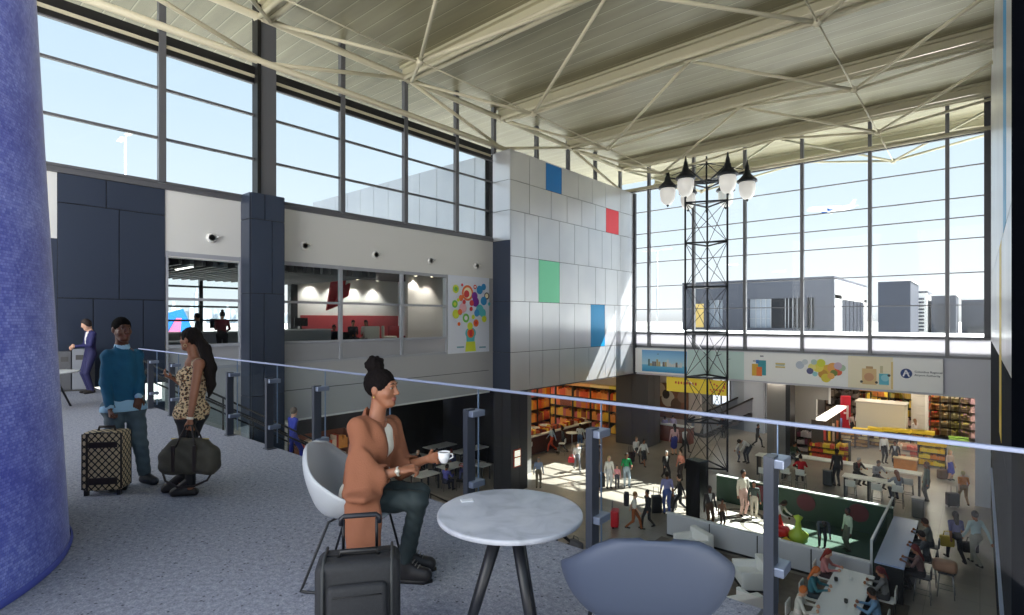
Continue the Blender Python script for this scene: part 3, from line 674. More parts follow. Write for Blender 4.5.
# ------------------------------------------------------------------ stairs down from the mezzanine
sx0, sx1, sy0 = -16.1, -14.0, 3.52; NS = 36; rise = -ZL/NS; run = rise/.6
e = empty('staircase', ((sx0+sx1)/2, sy0, ZL), label='straight staircase with black handrails going down beside the clad wall', cat='stairs')
lo_ = loc(e)
k = MB().use(mat((150, 152, 158), .6))
for i in range(NS-1):
    z = -rise*(i+1); y = i*run
    k.box((sx0-lo_.x, y, z-.2-ZL), (sx1-lo_.x, y+run+.02, z-ZL))
k.build('treads', parent=e)
for sx in (sx0-.06, sx1+.0):
    k = MB().use(DSTEEL); L = NS*run
    k.prism([(0, -ZL-.0), (0, -ZL-.45), (L-.3, 0), (L, 0), (L, .12)], sx-lo_.x, sx+.06-lo_.x, 'x'); k.build('stringer', parent=e)
    for h in (.95, .72):
        k = MB().use(BLACK, True); k.tube([(sx+.03-lo_.x, 0, -ZL+h), (sx+.03-lo_.x, L, h)], .024, 8); k.build('handrail', parent=e)
    for j in range(7):
        y = .15+j*L/6.4
        k = MB().use(BLACK, True); k.tube([(sx+.03-lo_.x, y, -ZL-y*.6-.1), (sx+.03-lo_.x, y, -ZL-y*.6+.95)], .022, 8); k.build('baluster', parent=e)
    k = MB().use(RGLASS); k.prism([(.1, -ZL+.05), (.1, -ZL+.68), (L-.1, .68), (L-.1, .05)], sx+.028-lo_.x, sx+.034-lo_.x, 'x'); k.build('glass_infill', parent=e)
# ------------------------------------------------------------------ tower of lamps
ctr = P(706.5, 470, 29.6); ctr.z = ZL
IRON = mat((40, 44, 52), .45, .4)
tw = empty('lamp_tower', ctr, label='tall open lattice tower carrying six lanterns in front of the end windows', cat='lamp tower')
R_ = 1.25; Htop = 10.55-ZL; legs = []
for a in (-170, -50, 70):
    q = RT3*math.cos(math.radians(a))*R_+FW3*math.sin(math.radians(a))*R_*.9; legs.append(q)
for q in legs:
    k = MB().use(IRON, True); k.tube([q, q+UP*(Htop-1.2)], .055, 8); k.build('leg', parent=tw)
lv = [0.12, 2.55, 5.0, 7.45, 9.9, 12.3, 14.5, 15.6]
for i, z in enumerate(lv):
    k = MB().use(IRON, True)
    for a in range(3): k.tube([legs[a]+UP*z, legs[(a+1) % 3]+UP*z], .05, 6)
    k.build('ring', parent=tw)
for z0, z1 in zip(lv[:-2], lv[1:-1]):
    k = MB().use(IRON, True)
    for a in range(3):
        k.tube([legs[a]+UP*z0, legs[(a+1) % 3]+UP*z1], .018, 5); k.tube([legs[(a+1) % 3]+UP*z0, legs[a]+UP*z1], .018, 5)
    k.build('cross_brace', parent=tw)
k = MB().use(IRON, True); k.tube([UP*(14.0), UP*(Htop+.2)], .05, 8); k.build('mast', parent=tw)
for j in range(6):
    a = math.radians(60*j+40); q = (RT3*math.cos(a)+FW3*math.sin(a))*2.05; zt_ = 16.1
    k = MB().use(IRON, True); k.tube([UP*15.6, q+UP*zt_], .05, 8); k.tube([UP*16.7, q*.9+UP*(zt_+.1)], .025, 6); k.build('arm', parent=tw)
    hd_ = MB().use(IRON, True); hd_.lathe([(0.025, 0.600), (0.062, 0.360), (0.100, 0.264), (0.125, 0.024), (0.163, 0.000), (0.188, -0.180), (0.375, -0.384), (0.500, -0.504), (0.525, -0.600), (0.375, -0.624)], q+UP*zt_, 16); l_ = hd_.build('lantern', parent=tw)
    g_ = MB().use(mat((244, 242, 238), .3, emit=.25), True); g_.lathe([(0.375, -0.600), (0.425, -0.744), (0.413, -1.020), (0.338, -1.320), (0.188, -1.500), (0.037, -1.536)], q+UP*zt_, 16); g_.build('globe', parent=l_)
    f_ = MB().use(IRON, True); f_.lathe([(0.062, -1.524), (0.075, -1.572), (0.013, -1.656)], q+UP*zt_, 8); f_.build('finial', parent=l_)
# dark totem beside the enclosure
p = onz(697, 522, ZL)
e = empty('dark_totem', p, rz_face(-.3, -1), label='tall dark slab totem standing at the left corner of the play enclosure', cat='totem')
k = MB().use(mat((34, 34, 38), .25, .3)); k.rbox((-.34, -.28, 0), (.34, .28, 2.5), .03); k.build('slab', parent=e)
k = MB().use(BLACK); k.box((-.38, -.32, 0), (.38, .32, .06)); k.build('plinth', parent=e)
# ------------------------------------------------------------------ play enclosure
e = empty('play_enclosure', (-5.6, 21.5, ZL), label='low walled play enclosure with a green back wall and pale front panels', cat='enclosure')
GRN = mat((18, 54, 34), .6, noise=.1, scale=2)
x0, x1, y0, y1 = -8.9, -2.42, 19.1, 24.2; o_ = loc(e)
tb(e, 'back_wall', GRN, ((x0, y1, ZL), (x1, y1+.12, ZL+1.15)))
tb(e, 'back_capping', mat((222, 226, 220), .5), ((x0, y1-.02, ZL+1.15), (x1, y1+.14, ZL+1.19)))
for i, x in enumerate((-7.0, -5.3, -3.5)):
    k = MB().use(mat((84, 24, 32), .7)); k.rbox((x-.32, -.04+y1-o_.y, .5), (x+.32, .02+y1-o_.y, .95), .03) if False else k.lathe([(.34, 0), (.34, .03)], (x-o_.x, y1-o_.y-.001, .74), 18, M=Matrix.Rotation(math.pi/2, 4, 'X'))
    k.build('red_dot', parent=e)
for i in range(4):
    a = x0+(x1-x0)*i/4; b = x0+(x1-x0)*(i+1)/4
    tb(e, 'front_panel', mat((196, 198, 206), .5), ((a+.02, y0, ZL+.08), (b-.02, y0+.12, ZL+.85)))
tb(e, 'front_base', BLACK, ((x0, y0+.01, ZL), (x1, y0+.11, ZL+.9-.08)))
tb(e, 'front_capping', mat((214, 216, 222), .5), ((x0, y0-.02, ZL+.85), (x1, y0+.14, ZL+.89)))
tb(e, 'side_screen', glass((.75, .8, .8), .04), ((x1-.03, y0+.1, ZL+.3), (x1-.01, y1, ZL+1.5)))
tb(e, 'screen_rail', mat((200, 206, 214), .3, .5), ((x1-.05, y0, ZL+1.5), (x1+.01, y1+.1, ZL+1.56)), ((x1-.05, y0, ZL), (x1+.01, y0+.06, ZL+1.5)))
tb(e, 'side_base', mat((30, 60, 44), .6), ((x1-.06, y0, ZL), (x1, y1, ZL+.3)))
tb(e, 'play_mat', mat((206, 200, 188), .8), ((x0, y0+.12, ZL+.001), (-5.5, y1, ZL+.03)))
tb(e, 'shaded_mat', mat((34, 66, 48), .8), ((-5.5, y0+.12, ZL+.001), (x1-.06, y1, ZL+.03)))  # right half of the mat, with the shade put into its dark green
k = MB().use(mat((96, 90, 80), .8))  # dark flat rings just above the cream mat
for cx_, cy_, r_ in ((-7.2, 21.6, 1.0), (-6.3, 22.4, .8), (-7.4, 23, .7)):
    n = 28
    for i in range(n):
        a0, a1 = 2*math.pi*i/n, 2*math.pi*(i+1)/n
        k.add([(cx_+r*math.cos(a)-o_.x, cy_+r*math.sin(a)-o_.y, .034) for r, a in ((r_, a0), (r_, a1), (r_+.16, a1), (r_+.16, a0))], [(0, 1, 2, 3)])
k.build('dark_rings', parent=e)
# toy play piece inside
p = onz(786, 541, ZL+.03)
e = empty('play_toy', p, label='bright red and green ride-on toy inside the play enclosure', cat='toy')
k = MB().use(mat((220, 40, 40), .4), True); k.rbox((-.5, -.25, .15), (.1, .25, .5), .12); k.build('red_body', parent=e)
k = MB().use(mat((190, 220, 70), .4), True); k.lathe([(.05, 0), (.3, .1), (.34, .35), (.12, .5), (.08, .8), (.16, .95), (.02, 1.02)], (.38, .1, 0), 14); k.build('green_frog', parent=e)
k = MB().use(mat((236, 206, 60), .4), True); k.lathe([(.02, 0), (.16, .05), (.18, .16), (.02, .28)], (.1, -.35, 0), 12); k.build('yellow_ball', parent=e)
for q in (-.4, 0):
    k = MB().use(BLACK, True); k.tube([(q, -.27, .12), (q, .27, .12)], .12, 12); k.build('wheel', parent=e)
# ------------------------------------------------------------------ bar counter at the right of the enclosure
e = empty('bar_counter', (-2.0, 21.2, ZL), label='long blue topped bar counter on a black base beside the play enclosure', cat='counter')
tb(e, 'top', mat((150, 170, 214), .3), ((-2.33, 18.8, ZL+1.02), (-1.62, 23.6, ZL+1.07)))
tb(e, 'base', BLACK, ((-2.3, 18.85, ZL), (-1.95, 23.55, ZL+1.02)))
tb(e, 'end_panel', BLACK, ((-2.33, 18.8, ZL), (-1.64, 18.86, ZL+1.02)), ((-2.33, 23.54, ZL), (-1.64, 23.6, ZL+1.02)))
def bar_stool(x, y, rz, label, m=None, h=.72, group=None, back=True):
    e = empty('bar_stool', (x, y, ZL), rz, label=label, cat='stool', group=group); m = m or WHITEP; CH = mat((196, 198, 202), .25, .7)
    k = MB().use(m, True); k.rbox((-.2, -.19, h-.04), (.2, .19, h), .02); k.build('seat', parent=e)
    if back: k = MB().use(m, True); k.rbox((-.2, -.22, h), (.2, -.18, h+.26), .02); k.build('backrest', parent=e)
    for s in (-1, 1):
        for q in (-1, 1): k = MB().use(CH, True); k.tube([(s*.16, q*.15, h-.03), (s*.2, q*.2, 0)], .013, 6); k.build('leg', parent=e)
    k = MB().use(CH, True); k.tube([(-.18, -.18, .25), (.18, -.18, .25), (.18, .18, .25), (-.18, .18, .25)], .01, 6, closed=True); k.build('footrest', parent=e)
    return e
bs = [bar_stool(-1.25, 19.5, 1.57, 'chrome framed stool nearest the camera at the blue topped bar', mat((60, 60, 66), .5)),
      bar_stool(-1.2, 20.9, 1.57, 'chrome framed stool second along the blue topped bar', mat((60, 60, 66), .5)),
      bar_stool(-1.2, 22.3, 1.57, 'chrome framed stool at the far end of the blue topped bar', mat((60, 60, 66), .5))]
p = onz(923, 561, ZL+.75)
tag(MB().use(mat((170, 130, 106), .6), True).rbox((-.32, -.24, -.15), (.26, .24, .15), .11).build('shoulder_bag'), 'tan bag left on a stool behind the blue topped bar', 'bag').location = (-.75, 20.3, ZL+.88)
bar_stool(-.75, 20.3, 1.57, 'stool holding a tan bag behind the people at the blue bar', mat((60, 60, 66), .5))
# ------------------------------------------------------------------ white communal table and chairs, bottom right
e = empty('communal_table', (-2.75, 16.5, ZL), label='long white communal table with people on both sides at the lower right', cat='table')
k = MB().use(mat((236, 237, 240), .35)); k.rbox((-.48, -2.0, .71), (.48, 2.0, .75), .015); k.build('tabletop', parent=e)
for s in (-1, 1):
    for q in (-1, 1): k = MB().use(STEEL); k.box((s*.38-.03, q*1.8-.03, 0), (s*.38+.03, q*1.8+.03, .71)); k.build('leg', parent=e)
def side_chair(x, y, rz, label, group=None, m=None):
    e = empty('dining_chair', (x, y, ZL), rz, label=label, cat='chair', group=group); m = m or WHITEP
    k = MB().use(m, True); k.rbox((-.22, -.2, .42), (.22, .22, .46), .02); k.build('seat', parent=e)
    k = MB().use(m, True); k.rbox((-.22, -.25, .46), (.22, -.21, .82), .02); k.build('backrest', parent=e)
    for s in (-1, 1):
        for q in (-1, 1): k = MB().use(DSTEEL); k.tube([(s*.19, q*.18, .43), (s*.21, q*.21, 0)], .012, 6); k.build('leg', parent=e)
    return e
for y, l in ((18.3, 'far left'), (16.7, 'middle left'), (15.3, 'near left')): side_chair(-3.55, y, -1.57, 'white chair at the %s side of the white communal table' % l)
for y, l in ((17.9, 'far right'), (16.3, 'near right')): side_chair(-1.95, y, 1.57, 'white chair at the %s side of the white communal table' % l)
for (u, v, l) in ((836, 581, 'black cup beside the teal shirted diner on the communal table'), (851, 580, 'white cup near the far right diner on the communal table'), (846, 603, 'dark bowl before the blue shirted diner on the communal table')):
    p = onz(u, v, ZL+.75); k = MB().use(mat((40, 40, 44) if 'white' not in l.split(' on ')[0] else (240, 240, 240), .4), True); k.lathe([(.03, 0), (.045, .02), (.05, .1), (.042, .1), (.03, .03)], n=14); o = k.build('cup'); o.location = p; tag(o, l, 'cup')
# ------------------------------------------------------------------ white lounge cubes
def cube_chair(x, y, rz, label):
    e = empty('cube_armchair', (x, y, ZL), rz, label=label, cat='armchair'); m = mat((244, 244, 244), .6)
    k = MB().use(m, True); k.rbox((-.42, -.25, .1), (.42, .42, .42), .04); k.build('seat', parent=e)
    k = MB().use(m, True); k.rbox((-.5, -.5, .08), (.5, -.25, .8), .04); k.build('backrest', parent=e)
    for s in (-1, 1): k = MB().use(m, True); k.rbox((s*.5-(.14 if s > 0 else 0), -.3, .08), (s*.5+(0 if s > 0 else .14), .45, .62), .04); k.build('armrest', parent=e)
    k = MB().use(BLACK); k.box((-.46, -.46, 0), (.46, .42, .08)); k.build('base', parent=e)
    return e
cube_chair(-7.5, 18.15, 2.6, 'white cube armchair against the enclosure front, leftmost of the lounge group')
cube_chair(-5.25, 17.2, 2.2, 'white cube armchair in the middle of the lounge group below the enclosure')
cube_chair(-5.0, 15.0, 1.0, 'white cube armchair nearest the camera in the lounge group below the balcony')
mb = MB().use(mat((112, 102, 92), .9, noise=.2, scale=3)); mb.box((-9, 11, ZL), (-1.5, 18.9, ZL+.012)); struct(mb, 'floor_lounge_carpet')
# ------------------------------------------------------------------ long tables and white stools
def long_table(x0, x1, y, h, label, w=.7):
    e = empty('long_table', ((x0+x1)/2, y, ZL), label=label, cat='table'); L = (x1-x0)/2
    k = MB().use(mat((236, 234, 226), .4)); k.rbox((-L, -w/2, h-.06), (L, w/2, h), .015); k.build('tabletop', parent=e)
    for s in (-1, 0, 1):
        k = MB().use(DSTEEL); k.box((s*(L-.1)-.04, -w/2+.08, 0), (s*(L-.1)+.04, w/2-.08, h-.06)); k.build('trestle', parent=e)
    return e
long_table(-7.2, -2.0, 31.0, 1.05, 'long white high table in front of the grocery store')
long_table(-4.75, -2.75, 28.7, 1.02, 'shorter white high table with three people, nearer than the long one')
long_table(-8.9, -7.5, 30.0, 1.05, 'short white high table left of the person in red')
stools = []
for (u, v, lab) in ((764, 487, 'leftmost white stool below the short high table'), (786, 487, 'white stool left of the person in red'), (801, 489, 'white stool under the person in red'), (851, 501, 'white stool at the left end of the shorter high table'), (877, 505, 'white stool in the middle of the shorter high table'), (898, 507, 'white stool under the long haired woman at the shorter high table'), (908, 499, 'empty white stool at the right end of the shorter high table')):
    p = onz(u, v, ZL); stools.append(bar_stool(p.x, p.y, 0.0, lab))
def bin_(u, v, label, m, h=.78, w=.2):
    p = onz(u, v, ZL); e = empty('waste_bin', p, label=label, cat='bin')
    k = MB().use(m); k.rbox((-w, -w, .03), (w, w, h-.06), .03); k.build('body', parent=e)
    k = MB().use(BLACK); k.box((-w*.8, -w*.8, 0), (w*.8, w*.8, .03)); k.build('foot', parent=e)
    k = MB().use(mat((140, 140, 138), .4)); k.rbox((-w-.01, -w-.01, h-.06), (w+.01, w+.01, h), .02); k.build('lid', parent=e)
bin_(828, 485, 'dark grey bin right of the black case near the store tables', mat((70, 72, 78), .5))
bin_(918, 517, 'grey bin standing at the far end of the blue topped bar', mat((110, 108, 104), .5), .8)
# ------------------------------------------------------------------ high tables before the snack shop (left)
for (u, v, lab) in ((545, 441, 'white round high table at the left of the snack shop'), (572, 450, 'white round high table before the snack shop, behind the walking pair'), (588, 448, 'white round high table at the right before the snack shop'), (534, 444, 'white round high table close beside the dark pillar')):
    p = onz(u, v, ZL); e = empty('high_table', p, label=lab, cat='table')
    k = MB().use(mat((232, 232, 230), .4), True); k.lathe([(.36, 1.05), (.38, 1.06), (.38, 1.09), (.36, 1.1)], n=24); k.build('tabletop', parent=e)
    k = MB().use(mat((200, 200, 204), .3, .6), True); k.tube([(0, 0, 0), (0, 0, 1.05)], .035, 8); k.build('stem', parent=e)
    k = MB().use(mat((200, 200, 204), .3, .6), True); k.lathe([(.26, 0), (.26, .02), (.04, .04)], n=20); k.build('base', parent=e)
for (u, v, lab) in ((562, 455, 'white stool behind the pair walking past the snack shop'), (581, 456, 'white stool in the middle before the snack shop'), (528, 459, 'white stool under the blonde woman by the dark pillar')):
    p = onz(u, v, ZL); bar_stool(p.x, p.y, 2.0, lab)
# ------------------------------------------------------------------ shelving
GC_ = [(236, 196, 40), (214, 90, 40), (150, 60, 40), (230, 220, 190), (110, 130, 60), (190, 150, 90), (200, 60, 60), (120, 80, 60), (220, 180, 120)]
def shelf_unit(name, x, y, z, w, h, d, rz, label, levels=4, frame=(74, 62, 50), top=None, pal=None, seed=1, group=None, back=None):
    r_ = random.Random(seed); e = empty(name, (x, y, z), rz, label=label, cat='shelf', group=group); fm = mat(frame, .6); pal = pal or GC_
    k = MB().use(fm); k.box((-w/2, -d/2, 0), (-w/2+.04, d/2, h)); k.box((w/2-.04, -d/2, 0), (w/2, d/2, h)); k.use(mat(back, .6) if back else fm); k.box((-w/2, -d/2, 0), (w/2, -d/2+.03, h)); k.build('carcass', parent=e)
    for i in range(levels):
        z0 = .08+i*(h-.1)/levels; k = MB().use(fm); k.box((-w/2+.04, -d/2, z0-.03), (w/2-.04, d/2, z0)); k.build('shelf', parent=e)
    k = MB(); hs = (h-.1)/levels
    for i in range(levels):
        z0 = .08+i*hs; x_ = -w/2+.06; c = r_.choice(pal); run = 0
        while x_ < w/2-.1:
            ww = r_.uniform(.07, .15); 
            if run <= 0: c = r_.choice(pal); run = r_.randint(1, 4)
            run -= 1; hh = hs*r_.uniform(.5, .82); k.use(mat(c, .5)); k.box((x_, -d/2+.05, z0), (min(x_+ww*.92, w/2-.05), d/2-.03, z0+hh)); x_ += ww
    g = k.build('goods', parent=e); g['kind'] = 'stuff'
    if top:
        k = MB().use(mat(top, .5)); k.box((-w/2-.01, -d/2, h), (w/2+.01, d/2+.03, h+.2)); k.build('header', parent=e)
    return e
WALLP = [(238, 200, 60), (206, 120, 50), (196, 60, 50), (206, 170, 160), (170, 140, 60), (120, 130, 60)]
# back wall of the store
for i, u in enumerate((834, 843.5, 858, 869, 880, 896, 904)):
    p = onY(u, 415, 47.0)
    shelf_unit('wall_shelving', p.x, 47.0, ZL, 1.15 if i not in (5,) else .9, 2.9+.3*(i > 3), .5, math.pi, ['plain dark wall shelving at the far left of the store back', 'tall wall shelving left of the red totem in the store', 'brown wall shelving right of the red totem', 'wall shelving with orange top goods behind the white kiosk, left', 'wall shelving with brown rows above the white kiosk', 'wall shelving with red and green fruit right of the white kiosk', 'narrow wall shelving with yellow packets beside the white column'][i], levels=5, seed=20+i, pal=WALLP if i > 2 else [(110, 96, 84), (130, 116, 100), (96, 88, 84)], top=(214, 140, 60) if i in (3, 5) else None)
for i, u in enumerate((931, 940.5, 950, 959.5, 970)):
    p = onY(u, 415, 47.0)
    shelf_unit('wall_shelving', p.x, 47.0, ZL+.2, 1.12, 2.9, .5, math.pi, ['first wall shelving right of the white column, orange and red goods', 'second wall shelving right of the white column, yellow header', 'third wall shelving right of the white column, pale pink top', 'fourth wall shelving right of the white column with green crates below', 'last wall shelving by the right wall, pink packets'][i], levels=5, seed=40+i, pal=[[(230, 110, 50), (214, 70, 50)], [(206, 160, 100), (230, 180, 90)], [(236, 220, 180), (214, 196, 140)], [(210, 190, 110), (226, 206, 100)], [(232, 190, 190), (214, 170, 180)]][i], back=(190, 176, 140), top=[(220, 150, 40), (240, 214, 70), (222, 186, 186), (240, 214, 70), (222, 186, 186)][i])
for j, (u, v) in enumerate(((958.5, 425.5), (959, 430.5))):
    p = onY(u, v, 45.9-.9*j); o = MB().use(mat((150, 196, 90), .6)).rbox((-.5, -.3, 0), (.5, .3, .42), .02).build('green_crate'); o.location = (p.x, 45.9-.9*j, ZL); tag(o, ['back green crate below the fourth wall shelving', 'front green crate below the fourth wall shelving'][j], 'crate')
# gondolas with yellow headers
for i, (u, v) in enumerate(((848, 446), (861, 447), (876, 446), (890, 447), (903, 448), (916, 449), (926, 450))):
    p = onz(u, v, ZL)
    shelf_unit('gondola', p.x, p.y, ZL, .84, 1.0, .5, math.pi, ['low gondola at the left end of the yellow headed row', 'gondola second from left in the yellow headed row', 'gondola third from left in the yellow headed row', 'gondola in the middle of the yellow headed row', 'gondola third from right in the yellow headed row', 'gondola second from right in the yellow headed row', 'gondola at the right end of the yellow headed row'][i], levels=4, seed=60+i, top=(236, 204, 60) if i > 0 else None, pal=[(120, 90, 60), (170, 130, 80), (210, 190, 140), (90, 70, 50), (200, 150, 70)])
# nearer displays
for (u, v, w_, h_, lab, pal, fr, top) in ((829, 459, 2.1, 1.0, 'red and yellow snack display right of the standing dark figure', [(210, 80, 50), (236, 200, 60), (200, 60, 50), (190, 120, 60)], (90, 60, 40), None), (843, 461, .7, 1.15, 'narrow black and yellow snack display beside the red one', [(240, 200, 50), (226, 170, 40)], (40, 36, 30), None), (911, 460, 1.25, .9, 'white and red promotional display with fanned leaflets above the wooden counter', [(220, 110, 90), (236, 220, 200), (200, 150, 120)], (216, 180, 150), None), (932, 466, 1.25, 1.15, 'black and yellow confectionery display left of the flower stand', [(240, 190, 30), (206, 120, 30), (236, 206, 60)], (36, 30, 28), (232, 190, 40)), (930, 452, 1.3, .8, 'low dark bread display behind the black and yellow one', [(140, 90, 70), (170, 120, 90), (110, 70, 60)], (70, 50, 44), None), (815, 450, 1.2, 1.3, 'mixed colour display at the left edge of the store', [(190, 70, 60), (120, 70, 90), (214, 180, 60), (90, 70, 50)], (60, 50, 46), None), (806, 452, 1.0, 1.4, 'purple and white clothes rail display left of the store', [(120, 60, 80), (200, 190, 190), (90, 50, 60)], (60, 54, 52), None)):
    p = onz(u, v, ZL); shelf_unit('snack_display', p.x, p.y, ZL, w_, h_, .6, math.pi, lab, 3, fr, top, pal, seed=int(u))
p = onz(905.5, 470, ZL); o_ = empty('wooden_counter', p, label='small orange wood counter at the store front', cat='counter')
k = MB().use(mat((206, 132, 62), .5, noise=.1, scale=4)); k.rbox((-.5, -.3, 0), (.5, .3, .62), .02); k.build('body', parent=o_)
k = MB().use(mat((222, 190, 140), .5)); k.rbox((-.54, -.35, .62), (.54, .35, .68), .015); k.build('top', parent=o_)
p = onz(889, 432, ZL); o_ = empty('white_kiosk', (p.x, 43.5, ZL), label='white box kiosk standing behind the yellow headed gondolas', cat='kiosk')
k = MB().use(mat((232, 226, 206), .6)); k.box((-1.35, -.8, 0), (1.35, .8, 2.55)); k.build('body', parent=o_)
k = MB().use(mat((214, 208, 196), .6)); k.box((-1.42, -.87, 2.55), (1.42, .87, 2.65)); k.build('cornice', parent=o_)
mb = MB().use(mat((222, 216, 204), .6)); 
for z in np.arange(ZL, -1.8, .6): mb.box((XB(911, 44.5), 44.5, z+.01), (XB(925, 44.5), 45.2, z+.6))
mb.use(mat((244, 240, 232), .5)); mb.box((XB(925, 44.5), 44.45, ZL), (XB(928, 44.5), 45.2, -1.7)); struct(mb, 'white_column')
# aisle with a lit white canopy running away from the camera
e = empty('lit_canopy_shelving', (-7.2, 38.8, ZL), label='aisle of shelves under a sloping lit white canopy left in the store', cat='shelf')
for i in range(5):
    c = [(206, 70, 70), (236, 196, 60), (200, 170, 150), (214, 110, 60), (110, 120, 190)][i]
    k = MB().use(mat(c, .5)); k.box((-.3, -3+1.25*i, .1), (.2, -3+1.25*i+1.15, 1.5)); k.build('goods_bay', parent=e)
    k = MB().use(mat((80, 70, 60), .5)); k.box((-.35, -3.05+1.25*i, 0), (.28, -3+1.25*i, 2.2)); k.build('upright', parent=e)
k = MB().use(mat((255, 250, 240), .5, emit=1.2)); k.box((-.1, -3.1, 2.2), (.42, 3.2, 2.34)); k.build('canopy_light', parent=e)
p = P(845.5, 410, 38.0); o_ = empty('red_totem_sign', (p.x, p.y, ZL), rz_face(-FW[0], -FW[1]), label='tall red sign totem at the end of the lit canopy shelving', cat='sign')
k = MB().use(mat((214, 44, 66), .5)); k.rbox((-.32, -.1, .0), (.32, .1, 2.75), .02); k.build('panel', parent=o_)
k = MB().use(mat((240, 220, 220), .5)); k.box((-.16, .1, 1.1), (.0, .104, 2.1)); k.box((-.02, .1, 1.5), (.18, .104, 1.62)); k.build('white_marking', parent=o_)
# store ceiling with light panels
mb = MB().use(mat((212, 206, 196), .7)); mb.box((-24, YB+.4, -1.68), (6, 52, -1.6)); struct(mb, 'ceiling_store')
mb = MB().use(mat((150, 144, 138), .7)); mb.box((-30, 52, ZL), (9, 52.3, -1.6)); mb.box((XR+3, YB+.6, ZL), (XR+3.3, 52, -1.6)); struct(mb, 'wall_store')
LP = [(x, y) for y in (34, 38.5, 43) for x in (-13, -9, -5.5, -2.2, .8)]+[(x, 45.8) for x in (-5.5, -2.2, .6)]
for i, (x, y) in enumerate(LP):
    e = empty('ceiling_light_panel', (x, y, -1.68), label='square white light panel recessed in the store ceiling', cat='light', group='store ceiling lights')
    k = MB().use(WHITEP); k.box((-.65, -.35, -.03), (.65, .35, 0)); k.build('frame', parent=e)
    k = MB().use(mat((255, 244, 226), .5, emit=16)); k.box((-.6, -.3, -.045), (.6, .3, -.03)); k.build('diffuser', parent=e)
# partitions and doors at the left of the store
mb = MB().use(mat((128, 126, 124), .6)); mb.box((XB(767, 34), 34, ZL), (XB(786, 34), 35, -1.66)); mb.use(BLACK); mb.box((XB(786, 34), 33.9, ZL), (XB(790.5, 34), 35, -1.66)); struct(mb, 'grey_pillar')
mb = MB().use(mat((176, 174, 170), .6)); mb.box((XB(793, 38), 38, ZL), (XB(816, 38), 38.4, -1.66)); mb.box((XB(816, 38), 38, -3.2), (XB(830, 38), 38.2, -1.66)); mb.use(mat((238, 238, 236), .5)); mb.box((XB(828.5, 37.9), 37.9, -3.4), (XB(830.5, 37.9), 38.0, -1.66)); struct(mb, 'wall_store_partition')
mb = MB().use(mat((150, 158, 170), .5)); mb.box((XB(716, 41), 41, ZL), (XB(766, 41), 41.3, -1.66)); mb.use(mat((178, 186, 200), .4)); mb.box((XB(744, 40.8), 40.8, ZL), (XB(764, 40.8), 41, -1.66)); struct(mb, 'wall_store_left')
e = empty('window_91', kind='structure')
k = MB().use(mat((226, 236, 246), .4, emit=.9)); k.box((XB(712, 40.9), 40.9, -4.6), (XB(730, 40.9), 40.95, -2.0)); k.build('lit_pane', parent=e)
k = MB().use(STEEL); 
for u in (712, 721, 730): k.box((XB(u, 40.8)-.05, 40.8, -4.7), (XB(u, 40.8)+.05, 40.9, -1.9))
k.build('frame', parent=e)
# escalator behind the tower
a = P(704, 421, 37); b = P(765, 393, 39.5)
e = empty('escalator', (a.x, a.y, ZL), label='grey escalator climbing to the right behind the lamp tower', cat='escalator')
d_ = (b-a); L0 = Vector((a.x, a.y, ZL)); n_ = Vector((-d_.y, d_.x, 0)).normalized()
for s in (0, 1.1):
    q0 = a-L0+n_*s-UP*.9; q1 = b-L0+n_*s-UP*.9
    k = MB().use(mat((140, 146, 158), .3, .4)); k.add([q0, q1, q1+UP*.9, q0+UP*.9, q0+n_*.08, q1+n_*.08, q1+UP*.9+n_*.08, q0+UP*.9+n_*.08], [(0, 1, 2, 3), (7, 6, 5, 4), (0, 4, 5, 1), (2, 6, 7, 3), (1, 5, 6, 2), (0, 3, 7, 4)]); k.build('balustrade', parent=e)
    k = MB().use(BLACK, True); k.tube([q0+UP*.92-d_*.06, q1+UP*.92], .07, 8); k.build('handrail', parent=e)
k = MB().use(mat((70, 72, 78), .5))
for i in range(16):
    q = (a-L0)+d_*(i/16)-UP*1.3; k.add([q, q+d_/16, q+d_/16+n_*1.1, q+n_*1.1, q+UP*.2+UP*d_.z/16, q+d_/16+UP*.2, q+d_/16+n_*1.1+UP*.2, q+n_*1.1+UP*.2+UP*d_.z/16], [(0, 3, 2, 1), (4, 5, 6, 7), (0, 1, 5, 4), (1, 2, 6, 5), (2, 3, 7, 6), (3, 0, 4, 7)])
k.build('steps', parent=e)
k = MB().use(mat((96, 98, 104), .5)); q = b-L0; k.box((q.x-.1, q.y-.6, 0), (q.x+.5, q.y+1.8, q.z-.9)); k.build('support', parent=e)
# yellow hanging sign
y0 = YB+.9; xa, xb = XB(667, y0), XB(727.5, y0)
e = empty('hanging_sign', ((xa+xb)/2, y0, -1.66), label='long yellow sign hung under the fascia behind the lamp tower', cat='sign')
L = (xb-xa)/2
k = MB().use(mat((232, 206, 70), .5, emit=.15)); k.box((-L, -.06, -1.0), (L, .06, -.12)); k.build('board', parent=e)
for s in (-1, 1): k = MB().use(STEEL); k.box((s*L*.8-.02, -.02, -.12), (s*L*.8+.02, .02, 0)); k.build('hanger', parent=e)
k = MB().use(mat((222, 110, 70), .5))
for i in range(14):
    x = L*.72+rp.uniform(-.5, .4); z = rp.uniform(-.9, -.25); k = MB().use(mat((222, 110, 70), .5)); k.box((x-.05, -.07, z-.05), (x+.05, -.06, z+.05)); k.build('red_dot', parent=e)
for i in range(8): k = MB().use(mat((206, 80, 60), .5)); k.box((-L*.7+i*.18, -.066, -.5-.03*(i % 2)), (-L*.7+i*.18+.1, -.06, -.36)); k.build('red_mark', parent=e)
